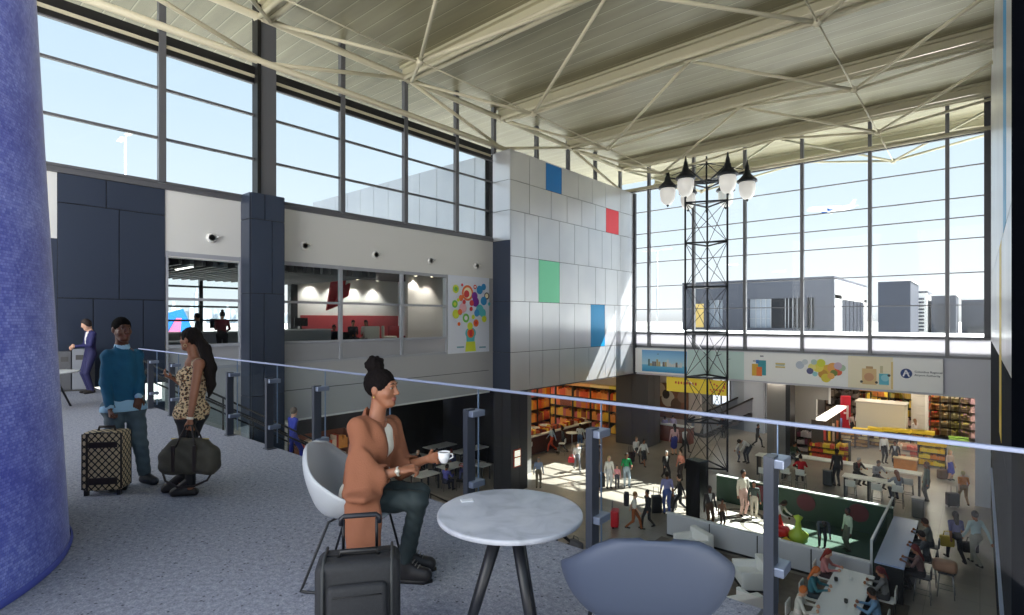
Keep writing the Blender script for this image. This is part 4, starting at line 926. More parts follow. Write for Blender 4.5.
# restaurant mural right of the back pillar
y0 = 37.0; e = empty('shop_mural', (XB(661, y0), y0, ZL), label='brown painted mural with large pale shapes right of the back pillar', cat='mural')
xa, xb = XB(646, y0)-loc(e).x, XB(688, y0)-loc(e).x
k = MB().use(mat((132, 92, 72), .6, noise=.3, scale=1.2)); k.box((xa, 0, 1.0), (xb, .1, 3.5)); k.build('board', parent=e)
k = MB()
for u, z, r_, c in ((660, 3.0, .42, (206, 186, 160)), (652, 2.6, .5, (168, 120, 92)), (668, 2.4, .5, (206, 196, 180)), (666, 2.7, .28, (70, 60, 54)), (672, 3.2, .22, (60, 54, 52)), (655, 1.9, .4, (190, 140, 110)), (676, 2.0, .4, (110, 84, 70)), (682, 2.6, .34, (150, 120, 104))):
    k.use(mat(c, .6)); x = XB(u, y0)-loc(e).x; k.prism([(x+r_*math.cos(q*math.pi/8), z+r_*1.2*math.sin(q*math.pi/8)) for q in range(16)], -.004-.001*len(k.f)/18, 0, 'y')
k.build('pale_shapes', parent=e)
counter('reception_counter', (XB(647, 34), 34.0, ZL), (XB(690, 34), 34.6, ZL+1.1), mat((120, 66, 56), .6), 'brown red counter under the brown mural')
mb = MB().use(mat((196, 186, 180), .6)); mb.box((XB(642, 37.2), 37.2, ZL), (XB(700, 37.2), 37.5, -1.66)); struct(mb, 'wall_restaurant')
# ------------------------------------------------------------------ snack shop under the feature box
mb = MB().use(mat((206, 198, 186), .6)); mb.box((-27.3, 20, ZL), (-27, 34.6, -1.6)); mb.box((-27, 34.3, ZL), (-18.3, 34.6, -1.6)); mb.use(mat((140, 138, 136), .5)); mb.box((-18.6, 21.4, ZL), (-18.0, 22.3, -1.64)); struct(mb, 'wall_shop')
SP = [(236, 120, 40), (226, 90, 40), (240, 190, 60), (236, 140, 60), (160, 80, 50), (240, 160, 80), (216, 110, 110)]
for i in range(5):
    shelf_unit('snack_shelving', -23.8, 24.4+1.55*i, ZL, 1.5, 3.6, .6, -math.pi/2, 'snack shelving '+['leftmost', 'second from left', 'third from left', 'fourth from left', 'fifth from left'][i]+' along the side wall of the shop under the panelled box', levels=4, seed=80+i, top=[(236, 190, 50), (240, 140, 50), (240, 130, 50), (244, 150, 60), (244, 170, 80)][i], pal=SP)
for i in range(5):
    shelf_unit('snack_shelving', -25.4+1.58*i, 33.7, ZL, 1.55, 3.2, .6, math.pi, 'snack shelving '+['leftmost', 'second', 'middle', 'fourth', 'rightmost'][i]+' along the back wall of the shop under the panelled box', levels=4, seed=90+i, top=[(244, 170, 90), (244, 180, 100), (244, 190, 120), (244, 224, 160), (240, 226, 100)][i], pal=SP)
e = empty('snack_counter', (-20.6, 27, ZL), label='long white edged counter across the front of the snack shop', cat='counter')
tb(e, 'body', mat((92, 52, 42), .6), ((-20.9, 22.6, ZL), (-20.3, 31.5, ZL+1.05))); tb(e, 'top', mat((222, 216, 208), .4), ((-21, 22.5, ZL+1.05), (-20.2, 31.6, ZL+1.13)))
k = MB(); 
for i in range(40):
    y = -4.2+i*.215; k.use(mat(rp.choice([(200, 90, 40), (150, 60, 40), (236, 190, 60), (220, 200, 170), (120, 50, 40)]), .5)); k.box((-.2, y, 1.13), (.15, y+.17, 1.13+rp.uniform(.1, .3)))
g = k.build('goods', parent=e); g['kind'] = 'stuff'
for x, y in ((-21, 24), (-21, 27), (-21, 30), (-24.3, 25.5), (-24.3, 29)):
    e = empty('shop_ceiling_light', (x, y, -1.6), label='warm square ceiling light over the snack shop', cat='light', group='snack shop ceiling lights')
    k = MB().use(WHITEP); k.box((-.4, -.4, -.03), (.4, .4, 0)); k.build('frame', parent=e)
    k = MB().use(mat((255, 226, 180), .5, emit=26)); k.box((-.35, -.35, -.045), (.35, .35, -.03)); k.build('diffuser', parent=e)
# notice on the pillar
p = onX(517, 458, XBX)
e = empty('lit_notice', p, label='small red framed lit notice on the dark pillar', cat='sign')
k = MB().use(mat((196, 70, 50), .5)); k.box((0, -.26, -.42), (.03, .26, .42)); k.build('frame', parent=e)
k = MB().use(mat((250, 240, 220), .5, emit=.8)); k.box((.03, -.2, -.36), (.036, .2, .02)); k.box((.03, -.2, .08), (.036, .2, .36)); k.build('lit_panel', parent=e)
# ------------------------------------------------------------------ dining area under the office
def dining_table(x, y, w, d, h, label, m=None):
    e = empty('dining_table', (x, y, ZL), label=label, cat='table')
    k = MB().use(m or mat((216, 216, 214), .4)); k.rbox((-w/2, -d/2, h-.05), (w/2, d/2, h), .012); k.build('tabletop', parent=e)
    for s in (-1, 1):
        for q in (-1, 1): k = MB().use(DSTEEL); k.box((s*(w/2-.08)-.03, q*(d/2-.08)-.03, 0), (s*(w/2-.08)+.03, q*(d/2-.08)+.03, h-.05)); k.build('leg', parent=e)
    return e
dt = []
for (u, v, w_, d_, h, lab) in ((440, 464, .9, 1.8, 1.05, 'long pale table at the back of the dining area under the office'), (412, 470, .9, 1.6, .75, 'white table behind the seated woman\'s cup arm'), (470, 468, .8, 2.2, 1.05, 'pale high table left of the dark pillar'), (452, 480, .9, 1.4, .75, 'white table just right of the coffee cup'), (425, 489, .9, 1.2, .75, 'dark framed white table below the cup'), (482, 479, .7, .7, .75, 'small table at the foot of the dark pillar')):
    p = onz(u, v, ZL); dt.append(dining_table(p.x, p.y, w_, d_, h, lab)); 
for i, (u, v, rz, lab) in enumerate(((432, 484, 1.0, 'black chair left of the purple shirted diner'), (447, 490, -.5, 'black chair under the purple shirted diner'), (462, 490, 2.0, 'black chair right of the purple shirted diner'), (420, 478, .3, 'black chair behind the dark framed table'), (438, 474, 3.0, 'black chair before the light blue shirted diner'), (458, 473, 2.2, 'black chair under the dark clothed diner'))):
    p = onz(u, v, ZL); side_chair(p.x, p.y, rz, lab, m=BLACK)
# area under the left bays : bright service floor with counters
counter('service_desk', (-18.6, 9.6, ZL), (-17.4, 12.8, ZL+1.0), mat((226, 226, 226), .5), 'white service desk on the lower floor left of the man on the stairs')
shelf_unit('warm_display', -23.9, 13.6, ZL, 2.6, 2.7, .5, -math.pi/2, 'warm coloured display with red goods behind the seated woman\'s chair', 3, (120, 70, 50), None, [(206, 80, 50), (230, 210, 190), (180, 60, 40), (226, 150, 70)], 9)
mb = MB().use(mat((196, 196, 198), .6)); mb.box((-24.9, 4.0, ZL), (-24.7, 12.5, -1.6)); struct(mb, 'wall_service')
for x, y in ((-20.5, 6.5), (-20.5, 9.5), (-20.5, 12.5), (-21, 16)):
    e = empty('recess_ceiling_light', (x, y, -1.6), label='flat ceiling light in the soffit under the office', cat='light', group='soffit lights under the office')
    k = MB().use(WHITEP); k.box((-.5, -.2, -.03), (.5, .2, 0)); k.build('frame', parent=e)
    k = MB().use(mat((255, 246, 232), .5, emit=24)); k.box((-.46, -.17, -.045), (.46, .17, -.03)); k.build('diffuser', parent=e)
# ------------------------------------------------------------------ signed-distance modelling for bodies and clothes
def A(p): return np.array([p[0], p[1], p[2]], dtype=np.float64)
class Field:
    def __init__(s, lo, hi, h):
        s.lo = np.array(lo, float); s.h = h; n = np.ceil((np.array(hi, float)-s.lo)/h).astype(int)+1
        s.n = n; s.f = np.full(n, .6, np.float32); s.t = np.zeros(n, np.int8)
        s.ax = [(s.lo[i]+h*np.arange(n[i])).astype(np.float32) for i in range(3)]
    def win(s, lo, hi):
        a = np.maximum(np.floor((np.array(lo)-s.lo)/s.h).astype(int), 0); b = np.minimum(np.ceil((np.array(hi)-s.lo)/s.h).astype(int)+1, s.n)
        if np.any(b <= a): return None, None
        sl = tuple(slice(a[i], b[i]) for i in range(3))
        g = (s.ax[0][sl[0]][:, None, None], s.ax[1][sl[1]][None, :, None], s.ax[2][sl[2]][None, None, :])
        return sl, g
    def mix(s, sl, d, k, tag):
        a = s.f[sl]; t = s.t[sl]
        t[d < a] = tag
        if k <= 0: s.f[sl] = np.minimum(a, d)
        else:
            hh = np.clip(.5+.5*(a-d)/k, 0, 1); s.f[sl] = a*(1-hh)+d*hh-k*hh*(1-hh)
    def cone(s, a, b, ra, rb, k=.02, tag=0, flat=None, sub=False):
        a = A(a); b = A(b); R = max(ra, rb); pad = R*(max(1, flat[1]) if flat else 1)+k+s.h*3
        sl, g = s.win(np.minimum(a, b)-pad, np.maximum(a, b)+pad)
        if sl is None: return s
        q = [g[i]-a[i] for i in range(3)]; v = b-a
        if flat is not None:
            n = A(flat[0]); n = n/np.linalg.norm(n); f = 1/flat[1]-1
            dn = q[0]*n[0]+q[1]*n[1]+q[2]*n[2]
            q = [q[i]+dn*n[i]*f for i in range(3)]; v = v+n*np.dot(v, n)*f
        L2 = max(float(np.dot(v, v)), 1e-9)
        t = np.clip((q[0]*v[0]+q[1]*v[1]+q[2]*v[2])/L2, 0, 1)
        d = np.sqrt((q[0]-t*v[0])**2+(q[1]-t*v[1])**2+(q[2]-t*v[2])**2)-(ra+(rb-ra)*t)
        d = d.astype(np.float32)
        if sub: s.f[sl] = np.maximum(s.f[sl], -d)
        else: s.mix(sl, d, k, tag)
        return s
    def ell(s, c, r, M=None, k=.02, tag=0, sub=False):
        c = A(c); r = np.array(r, float); pad = r.max()+k+s.h*3
        sl, g = s.win(c-pad, c+pad)
        if sl is None: return s
        q = [g[i]-c[i] for i in range(3)]
        if M is not None: q = [M[0][i]*q[0]+M[1][i]*q[1]+M[2][i]*q[2] for i in range(3)]     # columns of M are the local axes
        k0 = np.sqrt((q[0]/r[0])**2+(q[1]/r[1])**2+(q[2]/r[2])**2); k1 = np.sqrt((q[0]/r[0]**2)**2+(q[1]/r[1]**2)**2+(q[2]/r[2]**2)**2)
        d = (k0*(k0-1)/np.maximum(k1, 1e-6)).astype(np.float32)
        if sub: 
            a = s.f[sl]; hh = np.clip(.5-.5*(a+d)/max(k, 1e-4), 0, 1); s.f[sl] = a*(1-hh)-d*hh+k*hh*(1-hh)
        else: s.mix(sl, d, k, tag)
        return s
    def plane(s, p, n):           # keep the side where (x-p).n < 0
        p = A(p); n = A(n); n = n/np.linalg.norm(n)
        d = (s.ax[0]-p[0])[:, None, None]*n[0]+(s.ax[1]-p[1])[None, :, None]*n[1]+(s.ax[2]-p[2])[None, None, :]*n[2]
        s.f = np.maximum(s.f, d.astype(np.float32)); return s
    def wave(s, fn): 
        s.f = s.f+fn(s.ax[0][:, None, None], s.ax[1][None, :, None], s.ax[2][None, None, :]).astype(np.float32); return s
    def shell(s, thick): s.f = np.maximum(s.f, -(s.f+thick)); return s
    def mesh(s, smooth=1):
        f = s.f; ins = f < 0
        c = np.zeros(np.array(f.shape)-1, np.int8); off = [(i, j, k) for i in (0, 1) for j in (0, 1) for k in (0, 1)]
        N = np.array(f.shape)-1
        for o in off: c += ins[o[0]:o[0]+N[0], o[1]:o[1]+N[1], o[2]:o[2]+N[2]]
        ids = np.argwhere((c > 0) & (c < 8))
        idx = -np.ones(tuple(N), np.int32); idx[tuple(ids.T)] = np.arange(len(ids))
        pos = np.zeros((len(ids), 3)); cnt = np.zeros(len(ids))
        fl = lambda o: f[ids[:, 0]+o[0], ids[:, 1]+o[1], ids[:, 2]+o[2]]
        V = {o: fl(o) for o in off}
        for o in off:
            for ax in range(3):
                if o[ax] == 0:
                    o2 = list(o); o2[ax] = 1; o2 = tuple(o2); a, b = V[o], V[o2]; m = (a < 0) != (b < 0)
                    t = a[m]/(a[m]-b[m]); p = np.array(o, float)[None, :].repeat(m.sum(), 0); p[:, ax] += t
                    pos[m] += p; cnt[m] += 1
        pos = pos/cnt[:, None]
        verts = s.lo+s.h*(ids+pos)
        quads = []; tags = []
        for ax in range(3):
            u, w = (ax+1) % 3, (ax+2) % 3
            sa = [slice(None)]*3; sb = [slice(None)]*3; sa[ax] = slice(0, -1); sb[ax] = slice(1, None)
            a = ins[tuple(sa)]; b = ins[tuple(sb)]
            e = np.argwhere(a != b)
            if len(e) == 0: continue
            e = e[(e[:, u] > 0) & (e[:, w] > 0) & (e[:, u] < N[u]) & (e[:, w] < N[w])]
            def cell(du, dw):
                q = e.copy(); q[:, u] -= du; q[:, w] -= dw; return idx[q[:, 0], q[:, 1], q[:, 2]]
            q = np.stack([cell(1, 1), cell(0, 1), cell(0, 0), cell(1, 0)], 1)
            fa = a[e[:, 0], e[:, 1], e[:, 2]]
            q[~fa] = q[~fa][:, ::-1]
            quads.append(q)
            e2 = e.copy(); e2[~fa, ax] += 1; tags.append(s.t[e2[:, 0], e2[:, 1], e2[:, 2]])
        q = np.concatenate(quads); t = np.concatenate(tags)
        ok = (q >= 0).all(1); q = q[ok]; t = t[ok]
        for _ in range(smooth):
            acc = np.zeros_like(verts); n = np.zeros(len(verts))
            for i in range(4):
                np.add.at(acc, q[:, i], verts[q[:, (i+1) % 4]]+verts[q[:, (i-1) % 4]]); np.add.at(n, q[:, i], 2)
            verts = .5*verts+.5*acc/np.maximum(n, 1)[:, None]
        return verts, q, t
def field_mesh(F, name, mats, smooth=1):
    v, q, t = F.mesh(smooth)
    me = bpy.data.meshes.new(name); me.vertices.add(len(v)); me.vertices.foreach_set('co', v.astype(np.float32).ravel())
    me.loops.add(len(q)*4); me.loops.foreach_set('vertex_index', q.astype(np.int32).ravel())
    me.polygons.add(len(q)); me.polygons.foreach_set('loop_start', np.arange(0, len(q)*4, 4, dtype=np.int32)); me.polygons.foreach_set('loop_total', np.full(len(q), 4, np.int32))
    for m in mats: me.materials.append(m)
    me.polygons.foreach_set('material_index', np.clip(t, 0, len(mats)-1).astype(np.int32)); me.polygons.foreach_set('use_smooth', np.ones(len(q), bool))
    me.update(calc_edges=True); me.validate(); return me
def field_obj(F, name, mats, parent=None, smooth=1):
    o = bpy.data.objects.new(name, field_mesh(F, name, mats, smooth)); COL.objects.link(o)
    if parent is not None: o.parent = parent
    return o
def ik(a, t, l1, l2, pole):
    a = A(a); t = A(t); v = t-a; L = np.linalg.norm(v); L = max(L, 1e-4)
    if L > (l1+l2)*.995: l1 *= L/((l1+l2)*.995); l2 = L/.995-l1
    x = (l1*l1-l2*l2+L*L)/(2*L); y = math.sqrt(max(l1*l1-x*x, 0)); d = v/L; p = A(pole); p = p-d*np.dot(p, d); p = p/max(np.linalg.norm(p), 1e-6)
    return a+d*x+p*y
# ------------------------------------------------------------------ small figures on the concourse
# body slots: 0 skin 1 top 2 sleeve 3 bottom 4 lower leg 5 shoe 6 shirt front
def pose_joints(pose):
    J = dict(lean=0, pel=(0, 0, .93), anL=(-.1, 0, .08), anR=(.1, 0, .08), wrL=(-.27, .06, .82), wrR=(.27, .06, .82), look=0, kneeout=.1)
    if pose == 'walk': J.update(pel=(0, 0, .9), anL=(-.08, .32, .1), anR=(.08, -.34, .16), wrL=(-.25, -.18, .86), wrR=(.25, .24, .9), lean=.05)
    if pose == 'walk2': J.update(pel=(0, 0, .91), anL=(-.08, -.28, .14), anR=(.08, .26, .09), wrL=(-.26, .18, .88), wrR=(.27, -.26, .82), lean=.04)
    if pose == 'phone': J.update(wrL=(-.1, .3, 1.12), wrR=(.14, .28, 1.08), look=.4)
    if pose == 'talk': J.update(wrL=(-.2, .26, 1.05), wrR=(.3, .04, .82), anL=(-.13, .05, .08))
    if pose == 'bend': J.update(lean=1.0, pel=(0, -.12, .88), wrL=(-.18, .62, .72), wrR=(.18, .6, .7), look=.5)
    if pose == 'sit': J.update(pel=(0, -.05, .52), anL=(-.12, .42, .08), anR=(.12, .4, .08), wrL=(-.16, .38, .8), wrR=(.18, .36, .8), lean=.12, look=.25)
    if pose == 'sitlap': J.update(pel=(0, -.05, .52), anL=(-.1, .4, .08), anR=(.12, .44, .08), wrL=(-.08, .3, .68), wrR=(.1, .3, .66), lean=.05, look=.2)
    if pose == 'bar': J.update(pel=(0, -.03, .8), anL=(-.13, .25, .35), anR=(.13, .25, .35), wrL=(-.18, .4, 1.1), wrR=(.18, .38, 1.1), lean=.15, look=.2)
    if pose == 'lean': J.update(lean=.35, pel=(0, -.06, .92), wrL=(-.2, .46, 1.02), wrR=(.2, .46, 1.02), look=.3)
    return J
_BODY = {}
def small_body(pose, cut):
    key = (pose, cut)
    if key in _BODY: return _BODY[key]
    J = pose_joints(pose); h = .019
    F = Field((-.55, -.65, -.02), (.55, .95, 1.84), h)
    pel = A(J['pel']); ln = J['lean']; up = np.array([0, math.sin(ln), math.cos(ln)]); fw = np.array([0, math.cos(ln), -math.sin(ln)]); X = np.array([1, 0, 0])
    chest = pel+up*.34; neck = pel+up*.55; la = ln+J['look']; hup = np.array([0, math.sin(la), math.cos(la)]); hfw = np.array([0, math.cos(la), -math.sin(la)])
    head = neck+hup*.155+hfw*.02
    # trunk
    F.cone(pel+X*-.07, pel+X*.07, .115, .115, .03, 3, (fw, .85)); F.cone(pel+up*.1, chest, .125, .15, .05, 1, (fw, .72)); F.cone(pel+up*.02, pel+up*.12, .13, .125, .04, 3 if cut != 'long' else 1, (fw, .8))
    F.cone(chest+up*.12-X*.14, chest+up*.12+X*.14, .075, .075, .05, 1)
    F.cone(neck-up*.04, neck+hup*.07, .055, .052, .03, 0); 
    F.ell(head, (.078, .098, .118), np.stack([X, hfw, hup], 1), .02, 0); F.ell(head+hfw*.1-hup*.015, (.018, .024, .024), None, .02, 0); F.cone(head-hup*.08+hfw*.03, head-hup*.1+hfw*.06, .05, .038, .02, 0)
    for s, wn, an in ((-1, 'wrL', 'anL'), (1, 'wrR', 'anR')):
        sh = chest+up*.13+X*s*.18; w = A(J[wn]); el = ik(sh, w, .28, .26, (s*.5, -1, -.2))
        F.cone(sh, el, .056, .045, .03, 1); F.cone(el, w, .043, .032, .015, 2)
        d = (w-el)/np.linalg.norm(w-el); F.ell(w+d*.06, (.034, .04, .062), None, .015, 0); F.cone(w+d*.03, w+d*.07+fw*.035-X*s*.015, .016, .013, .008, 0)
        hp = pel+X*s*.09-up*.02; a = A(J[an]); kn = ik(hp, a, .44, .42, (s*J['kneeout'], 1, .05))
        F.cone(hp, kn, .095, .066, .03, 3); F.cone(kn, a, .064, .045, .02, 4)
        tf = np.array([s*.15, 1, 0]); F.cone(a-A((0, .03, .035)), a+tf*.15-A((0, 0, .045)), .042, .036, .015, 5)
        if cut in ('skirt', 'dress'): pass
    if cut in ('skirt', 'dress', 'long'):
        kn_mid = (ik(pel-X*.09, A(J['anL']), .44, .42, (0, 1, 0))+ik(pel+X*.09, A(J['anR']), .44, .42, (0, 1, 0)))/2
        e_ = pel+(kn_mid-pel)*(.95 if cut != 'long' else .55)
        F.cone(pel+up*.05, e_, .135, .19 if cut != 'long' else .165, .03, 3 if cut != 'long' else 1, (fw, .8))
    v, q, t = F.mesh(1)
    # shirt front wedge
    ce = v[q].mean(1); r_ = ce-chest; along = r_@up; side = r_@X; front = r_@fw
    m = (t == 1) & (front > .05) & (np.abs(side) < .02+.07*np.clip((along+.1)/.3, 0, 1)) & (along > -.12); t = t.copy(); t[m] = 6
    me = bpy.data.meshes.new('figure'); me.vertices.add(len(v)); me.vertices.foreach_set('co', v.astype(np.float32).ravel())
    me.loops.add(len(q)*4); me.loops.foreach_set('vertex_index', q.astype(np.int32).ravel()); me.polygons.add(len(q)); me.polygons.foreach_set('loop_start', np.arange(0, len(q)*4, 4, dtype=np.int32)); me.polygons.foreach_set('loop_total', np.full(len(q), 4, np.int32))
    for i in range(7): me.materials.append(WHITEP)
    me.polygons.foreach_set('material_index', t.astype(np.int32)); me.polygons.foreach_set('use_smooth', np.ones(len(q), bool)); me.update(calc_edges=True); me.validate()
    _BODY[key] = (me, head, np.stack([X, hfw, hup], 1)); return _BODY[key]
_HAIR = {}
def small_hair(style):
    if style in _HAIR: return _HAIR[style]
    F = Field((-.2, -.22, -.42), (.2, .2, .26), .014)
    F.ell((0, -.012, .02), (.088, .104, .122), None, .01, 0)
    F.ell((0, .09, -.035), (.085, .075, .1), None, .01, 0, sub=True)
    F.plane((0, 0, -.07), (0, .3, -1)) if style == 'short' else None
    if style == 'long': F.cone((0, -.06, 0), (0, -.085, -.3), .085, .07, .03, 0, ((0, 1, 0), .6))
    if style == 'tail': F.plane((0, 0, -.08), (0, .3, -1)); F.cone((0, -.11, .05), (0, -.13, -.22), .035, .02, .02, 0)
    if style == 'bun': F.plane((0, 0, -.08), (0, .3, -1)); F.ell((0, -.06, .14), (.05, .05, .05), None, .02, 0)
    if style == 'bald': F.plane((0, 0, .02), (0, .5, 1))
    _HAIR[style] = field_mesh(F, 'hair', [WHITEP], 1); return _HAIR[style]
def fm(rgb): return mat(rgb, .75)
SKIN = {'d': (92, 58, 42), 'm': (150, 100, 74), 'l': (214, 168, 142)}
def setslots(o, ms):
    for i, m in enumerate(ms):
        o.material_slots[i].link = 'OBJECT'; o.material_slots[i].material = m
def person_at(loc, H, face, pose, label, top, bottom, hair=(40, 30, 26), style='short', skin='m', cut='trousers', shoe=(40, 36, 34), short=False, shirt=None, bare=False, group=None):
    me, head, M = small_body(pose, cut)
    o = bpy.data.objects.new('person', me); COL.objects.link(o)
    o.location = loc; o.rotation_euler = (0, 0, face); o.scale = (H/1.75,)*3
    sk = fm(SKIN[skin]); T = fm(top); B = fm(bottom)
    setslots(o, [sk, T, sk if short else T, B, sk if bare else B, fm(shoe), fm(shirt) if shirt else T])
    tag(o, label, 'person', group)
    hm = small_hair(style); h = bpy.data.objects.new('hair', hm); COL.objects.link(h); h.parent = o
    R = Matrix([[M[r][c] for c in range(3)] for r in range(3)]).to_4x4(); h.matrix_local = Matrix.Translation(Vector(head)) @ R
    setslots(h, [fm(hair)])
    return o
def facing(deg):   # 0 = towards the camera, 90 = to the right of the picture, 180 = away
    a = math.radians(deg); d = -FW3*math.cos(a)+RT3*math.sin(a); return rz_face(d.x, d.y)
def person(u, vf, vh, deg, pose, label, top, bottom, z=ZL, **kw):
    p = onz(u, vf, z); d = FPX*(EYE-z)/(vf-VH); H = (vf-vh)/FPX*d
    if pose == 'bend': H *= 1.35
    H = min(max(H, 1.5 if not kw.pop('child', False) else .8), 1.9)
    return person_at(p, H, facing(deg), pose, label, top, bottom, **kw)
def rolling_case(u, vf, w, h, d, deg, label, rgb, z=ZL, loc=None):
    p = loc or onz(u, vf, z); e = empty('suitcase', p, facing(deg), label=label, cat='suitcase')
    m = mat(rgb, .45)
    k = MB().use(m, True); k.rbox((-w/2, -d/2, .06), (w/2, d/2, h), .05); k.build('body', parent=e)
    for s in (-1, 1):
        k = MB().use(BLACK, True); k.tube([(s*w*.38-.015, -d*.2, .035), (s*w*.38+.015, -d*.2, .035)], .035, 10); k.build('wheel', parent=e)
    k = MB().use(STEEL, True); k.tube([(-w*.25, -d*.35, h-.03), (-w*.25, -d*.35, h+.32), (w*.25, -d*.35, h+.32), (w*.25, -d*.35, h-.03)], .013, 6); k.build('handle', parent=e)
    return e
def bag_mesh(name, loc, size, rgb, label, deg=0, handle=True):
    e = empty(name, loc, facing(deg), label=label, cat=name.split('_')[-1])
    w, d, h = size
    k = MB().use(mat(rgb, .7), True); k.rbox((-w/2, -d/2, 0), (w/2, d/2, h), min(d, w, h)*.3); k.build('body', parent=e)
    if handle: k = MB().use(mat(rgb, .7), True); k.tube([(-w*.25, 0, h-.02), (-w*.2, 0, h+.14), (w*.2, 0, h+.14), (w*.25, 0, h-.02)], .014, 6); k.build('handle', parent=e)
    return e
# ------------------------------------------------------------------ blue woven cone column
cc = Vector((-5.87, -.95, 0))
def weave(nt, b, tc):
    br = nt.nodes.new('ShaderNodeTexBrick'); br.offset = .5; br.inputs['Scale'].default_value = 1; br.inputs['Brick Width'].default_value = .024; br.inputs['Row Height'].default_value = .02; br.inputs['Mortar Size'].default_value = .0016; br.inputs['Mortar Smooth'].default_value = .3; br.inputs['Bias'].default_value = 0
    br.inputs['Color1'].default_value = (*lin((104, 117, 214)), 1); br.inputs['Color2'].default_value = (*lin((158, 170, 240)), 1); br.inputs['Mortar'].default_value = (*lin((86, 98, 200)), 1)
    nt.links.new(tc.outputs['UV'], br.inputs['Vector'])
    n = nt.nodes.new('ShaderNodeTexNoise'); n.inputs['Scale'].default_value = 1.1; n.inputs['Detail'].default_value = 8; n.inputs['Roughness'].default_value = .7
    nt.links.new(tc.outputs['UV'], n.inputs['Vector'])
    r = ramp(nt, [(.36, (104, 112, 206)), (.6, (255, 255, 255))]); nt.links.new(n.outputs['Fac'], r.inputs[0])
    m1 = nt.nodes.new('ShaderNodeMix'); m1.data_type = 'RGBA'; m1.blend_type = 'MULTIPLY'; m1.inputs[0].default_value = .85
    nt.links.new(br.outputs[0], m1.inputs[6]); nt.links.new(r.outputs[0], m1.inputs[7]); nt.links.new(m1.outputs[2], b.inputs['Base Color'])
    bp_ = nt.nodes.new('ShaderNodeBump'); bp_.inputs['Strength'].default_value = .5; bp_.inputs['Distance'].default_value = .01; nt.links.new(br.outputs['Fac'], bp_.inputs['Height']); bp_.invert = True; nt.links.new(bp_.outputs[0], b.inputs['Normal'])
    b.inputs['Sheen Weight'].default_value = .4; b.inputs['Sheen Roughness'].default_value = .35
WEAVE = node_mat('blue_woven_mesh', weave, .6, 0, .4)
cone = empty('woven_cone_column', cc, label='huge blue woven cone shaped column at the left edge', cat='column')
prof = [(1.93, 0), (1.925, .02), (1.79, 2.73), (1.72, 4.3), (1.5, 8), (1.36, 11.88)]
k = MB().use(WEAVE, True); k.lathe(prof, n=96, cap0=False, cap1=False); o = k.build('woven_skin', parent=cone)
uvl = o.data.uv_layers.new(name='UVMap')
for poly in o.data.polygons:
    for li, vi in zip(poly.loop_indices, poly.vertices):
        c = o.data.vertices[vi].co; a = math.atan2(c.y, c.x)
        if a < -math.pi+1e-4 and poly.center.y > 0: a += 2*math.pi
        uvl.data[li].uv = (a*1.75, c.z)
k = MB().use(mat((84, 94, 186), .6), True); k.lathe([(1.935, 0), (1.945, .03), (1.93, .05)], n=96, cap0=False, cap1=False); k.build('base_ring', parent=cone)
# ------------------------------------------------------------------ glass balustrade of the mezzanine
POSTX = [.3-0, -.934, -2.17, -3.47, -4.8, -6.12, -7.38, -8.7, -10.0, -11.3, -12.55, -13.75]
PY = 3.42
rail = empty('glass_balustrade', (-7, PY, 0), label='glass balustrade with grey posts along the mezzanine edge', cat='balustrade')
ro = Vector((-7, PY, 0)); PST = mat((84, 88, 98), .35, .4); CLM = mat((150, 160, 182), .3, .5)
for x in POSTX[1:]:
    k = MB().use(PST); k.box((x-.028-ro.x, -.06, 0), (x+.028-ro.x, .035, .97)); k.box((x-.07-ro.x, -.07, 0), (x+.07-ro.x, .06, .012)); po = k.build('post', parent=rail)
    for z in (.93, .3):
        k = MB().use(CLM); k.rbox((x-.032-ro.x, -.045, z-.028), (x+.08-ro.x, .115, z+.028), .008); k.build('glass_clamp', parent=po)
for a, b in zip(POSTX[1:], POSTX[:-1]):
    k = MB().use(RGLASS); k.box((a+.012-ro.x, .09, .06), (b-.012-ro.x, .102, 1.14)); gp = k.build('glass_pane', parent=rail)
    k = MB().use(mat((150, 170, 200), .15)); k.box((a+.008-ro.x, .088, .06), (a+.012-ro.x, .104, 1.14)); k.build('pane_edge', parent=gp)
k = MB().use(mat((150, 160, 190), .45)); k.rbox((POSTX[-1]-ro.x, .08, 1.138), (XR-ro.x, .112, 1.162), .008); k.build('top_rail', parent=rail)
# ------------------------------------------------------------------ marble bistro table
def marble(nt, b, tc):
    n = nt.nodes.new('ShaderNodeTexNoise'); n.inputs['Scale'].default_value = 5; n.inputs['Detail'].default_value = 8; n.inputs['Distortion'].default_value = 1.2
    nt.links.new(tc.outputs['Object'], n.inputs['Vector']); r = ramp(nt, [(.3, (150, 154, 162)), (.7, (190, 192, 198)), (.5, (176, 179, 187))]); nt.links.new(n.outputs['Fac'], r.inputs[0]); nt.links.new(r.outputs[0], b.inputs['Base Color'])
MARBLE = node_mat('pale_grey_stone', marble, .3, 0, .5)
tp = P(510, 400, 2.9); tp.z = 0
tb_ = empty('bistro_table', tp, label='round pale stone bistro table with black splayed legs in the foreground', cat='table')
k = MB().use(MARBLE, True); k.lathe([(.01, .712), (.375, .712), (.387, .716), (.39, .722), (.39, .734), (.387, .74), (.378, .742), (.01, .742)], n=72); k.build('tabletop', parent=tb_)
k = MB().use(BLACK, True); k.lathe([(.16, .70), (.16, .712)], n=24); k.build('mounting_plate', parent=tb_)
LEGM = mat((24, 26, 32), .4)
for (lu, ld) in ((474, -.10), (545, -.22), (486, .27), (535, .25)):
    q = P(lu, 400, 2.9) if False else None
for ang in (205, 300, 150, 60):
    a = math.radians(ang); dv = RT3*math.cos(a)+FW3*math.sin(a)
    k = MB().use(LEGM, True); k.tube([dv*.05+UP*.70, dv*.29], [.036, .02], 12); k.build('leg', parent=tb_)
p = onz(467, 501, .742)
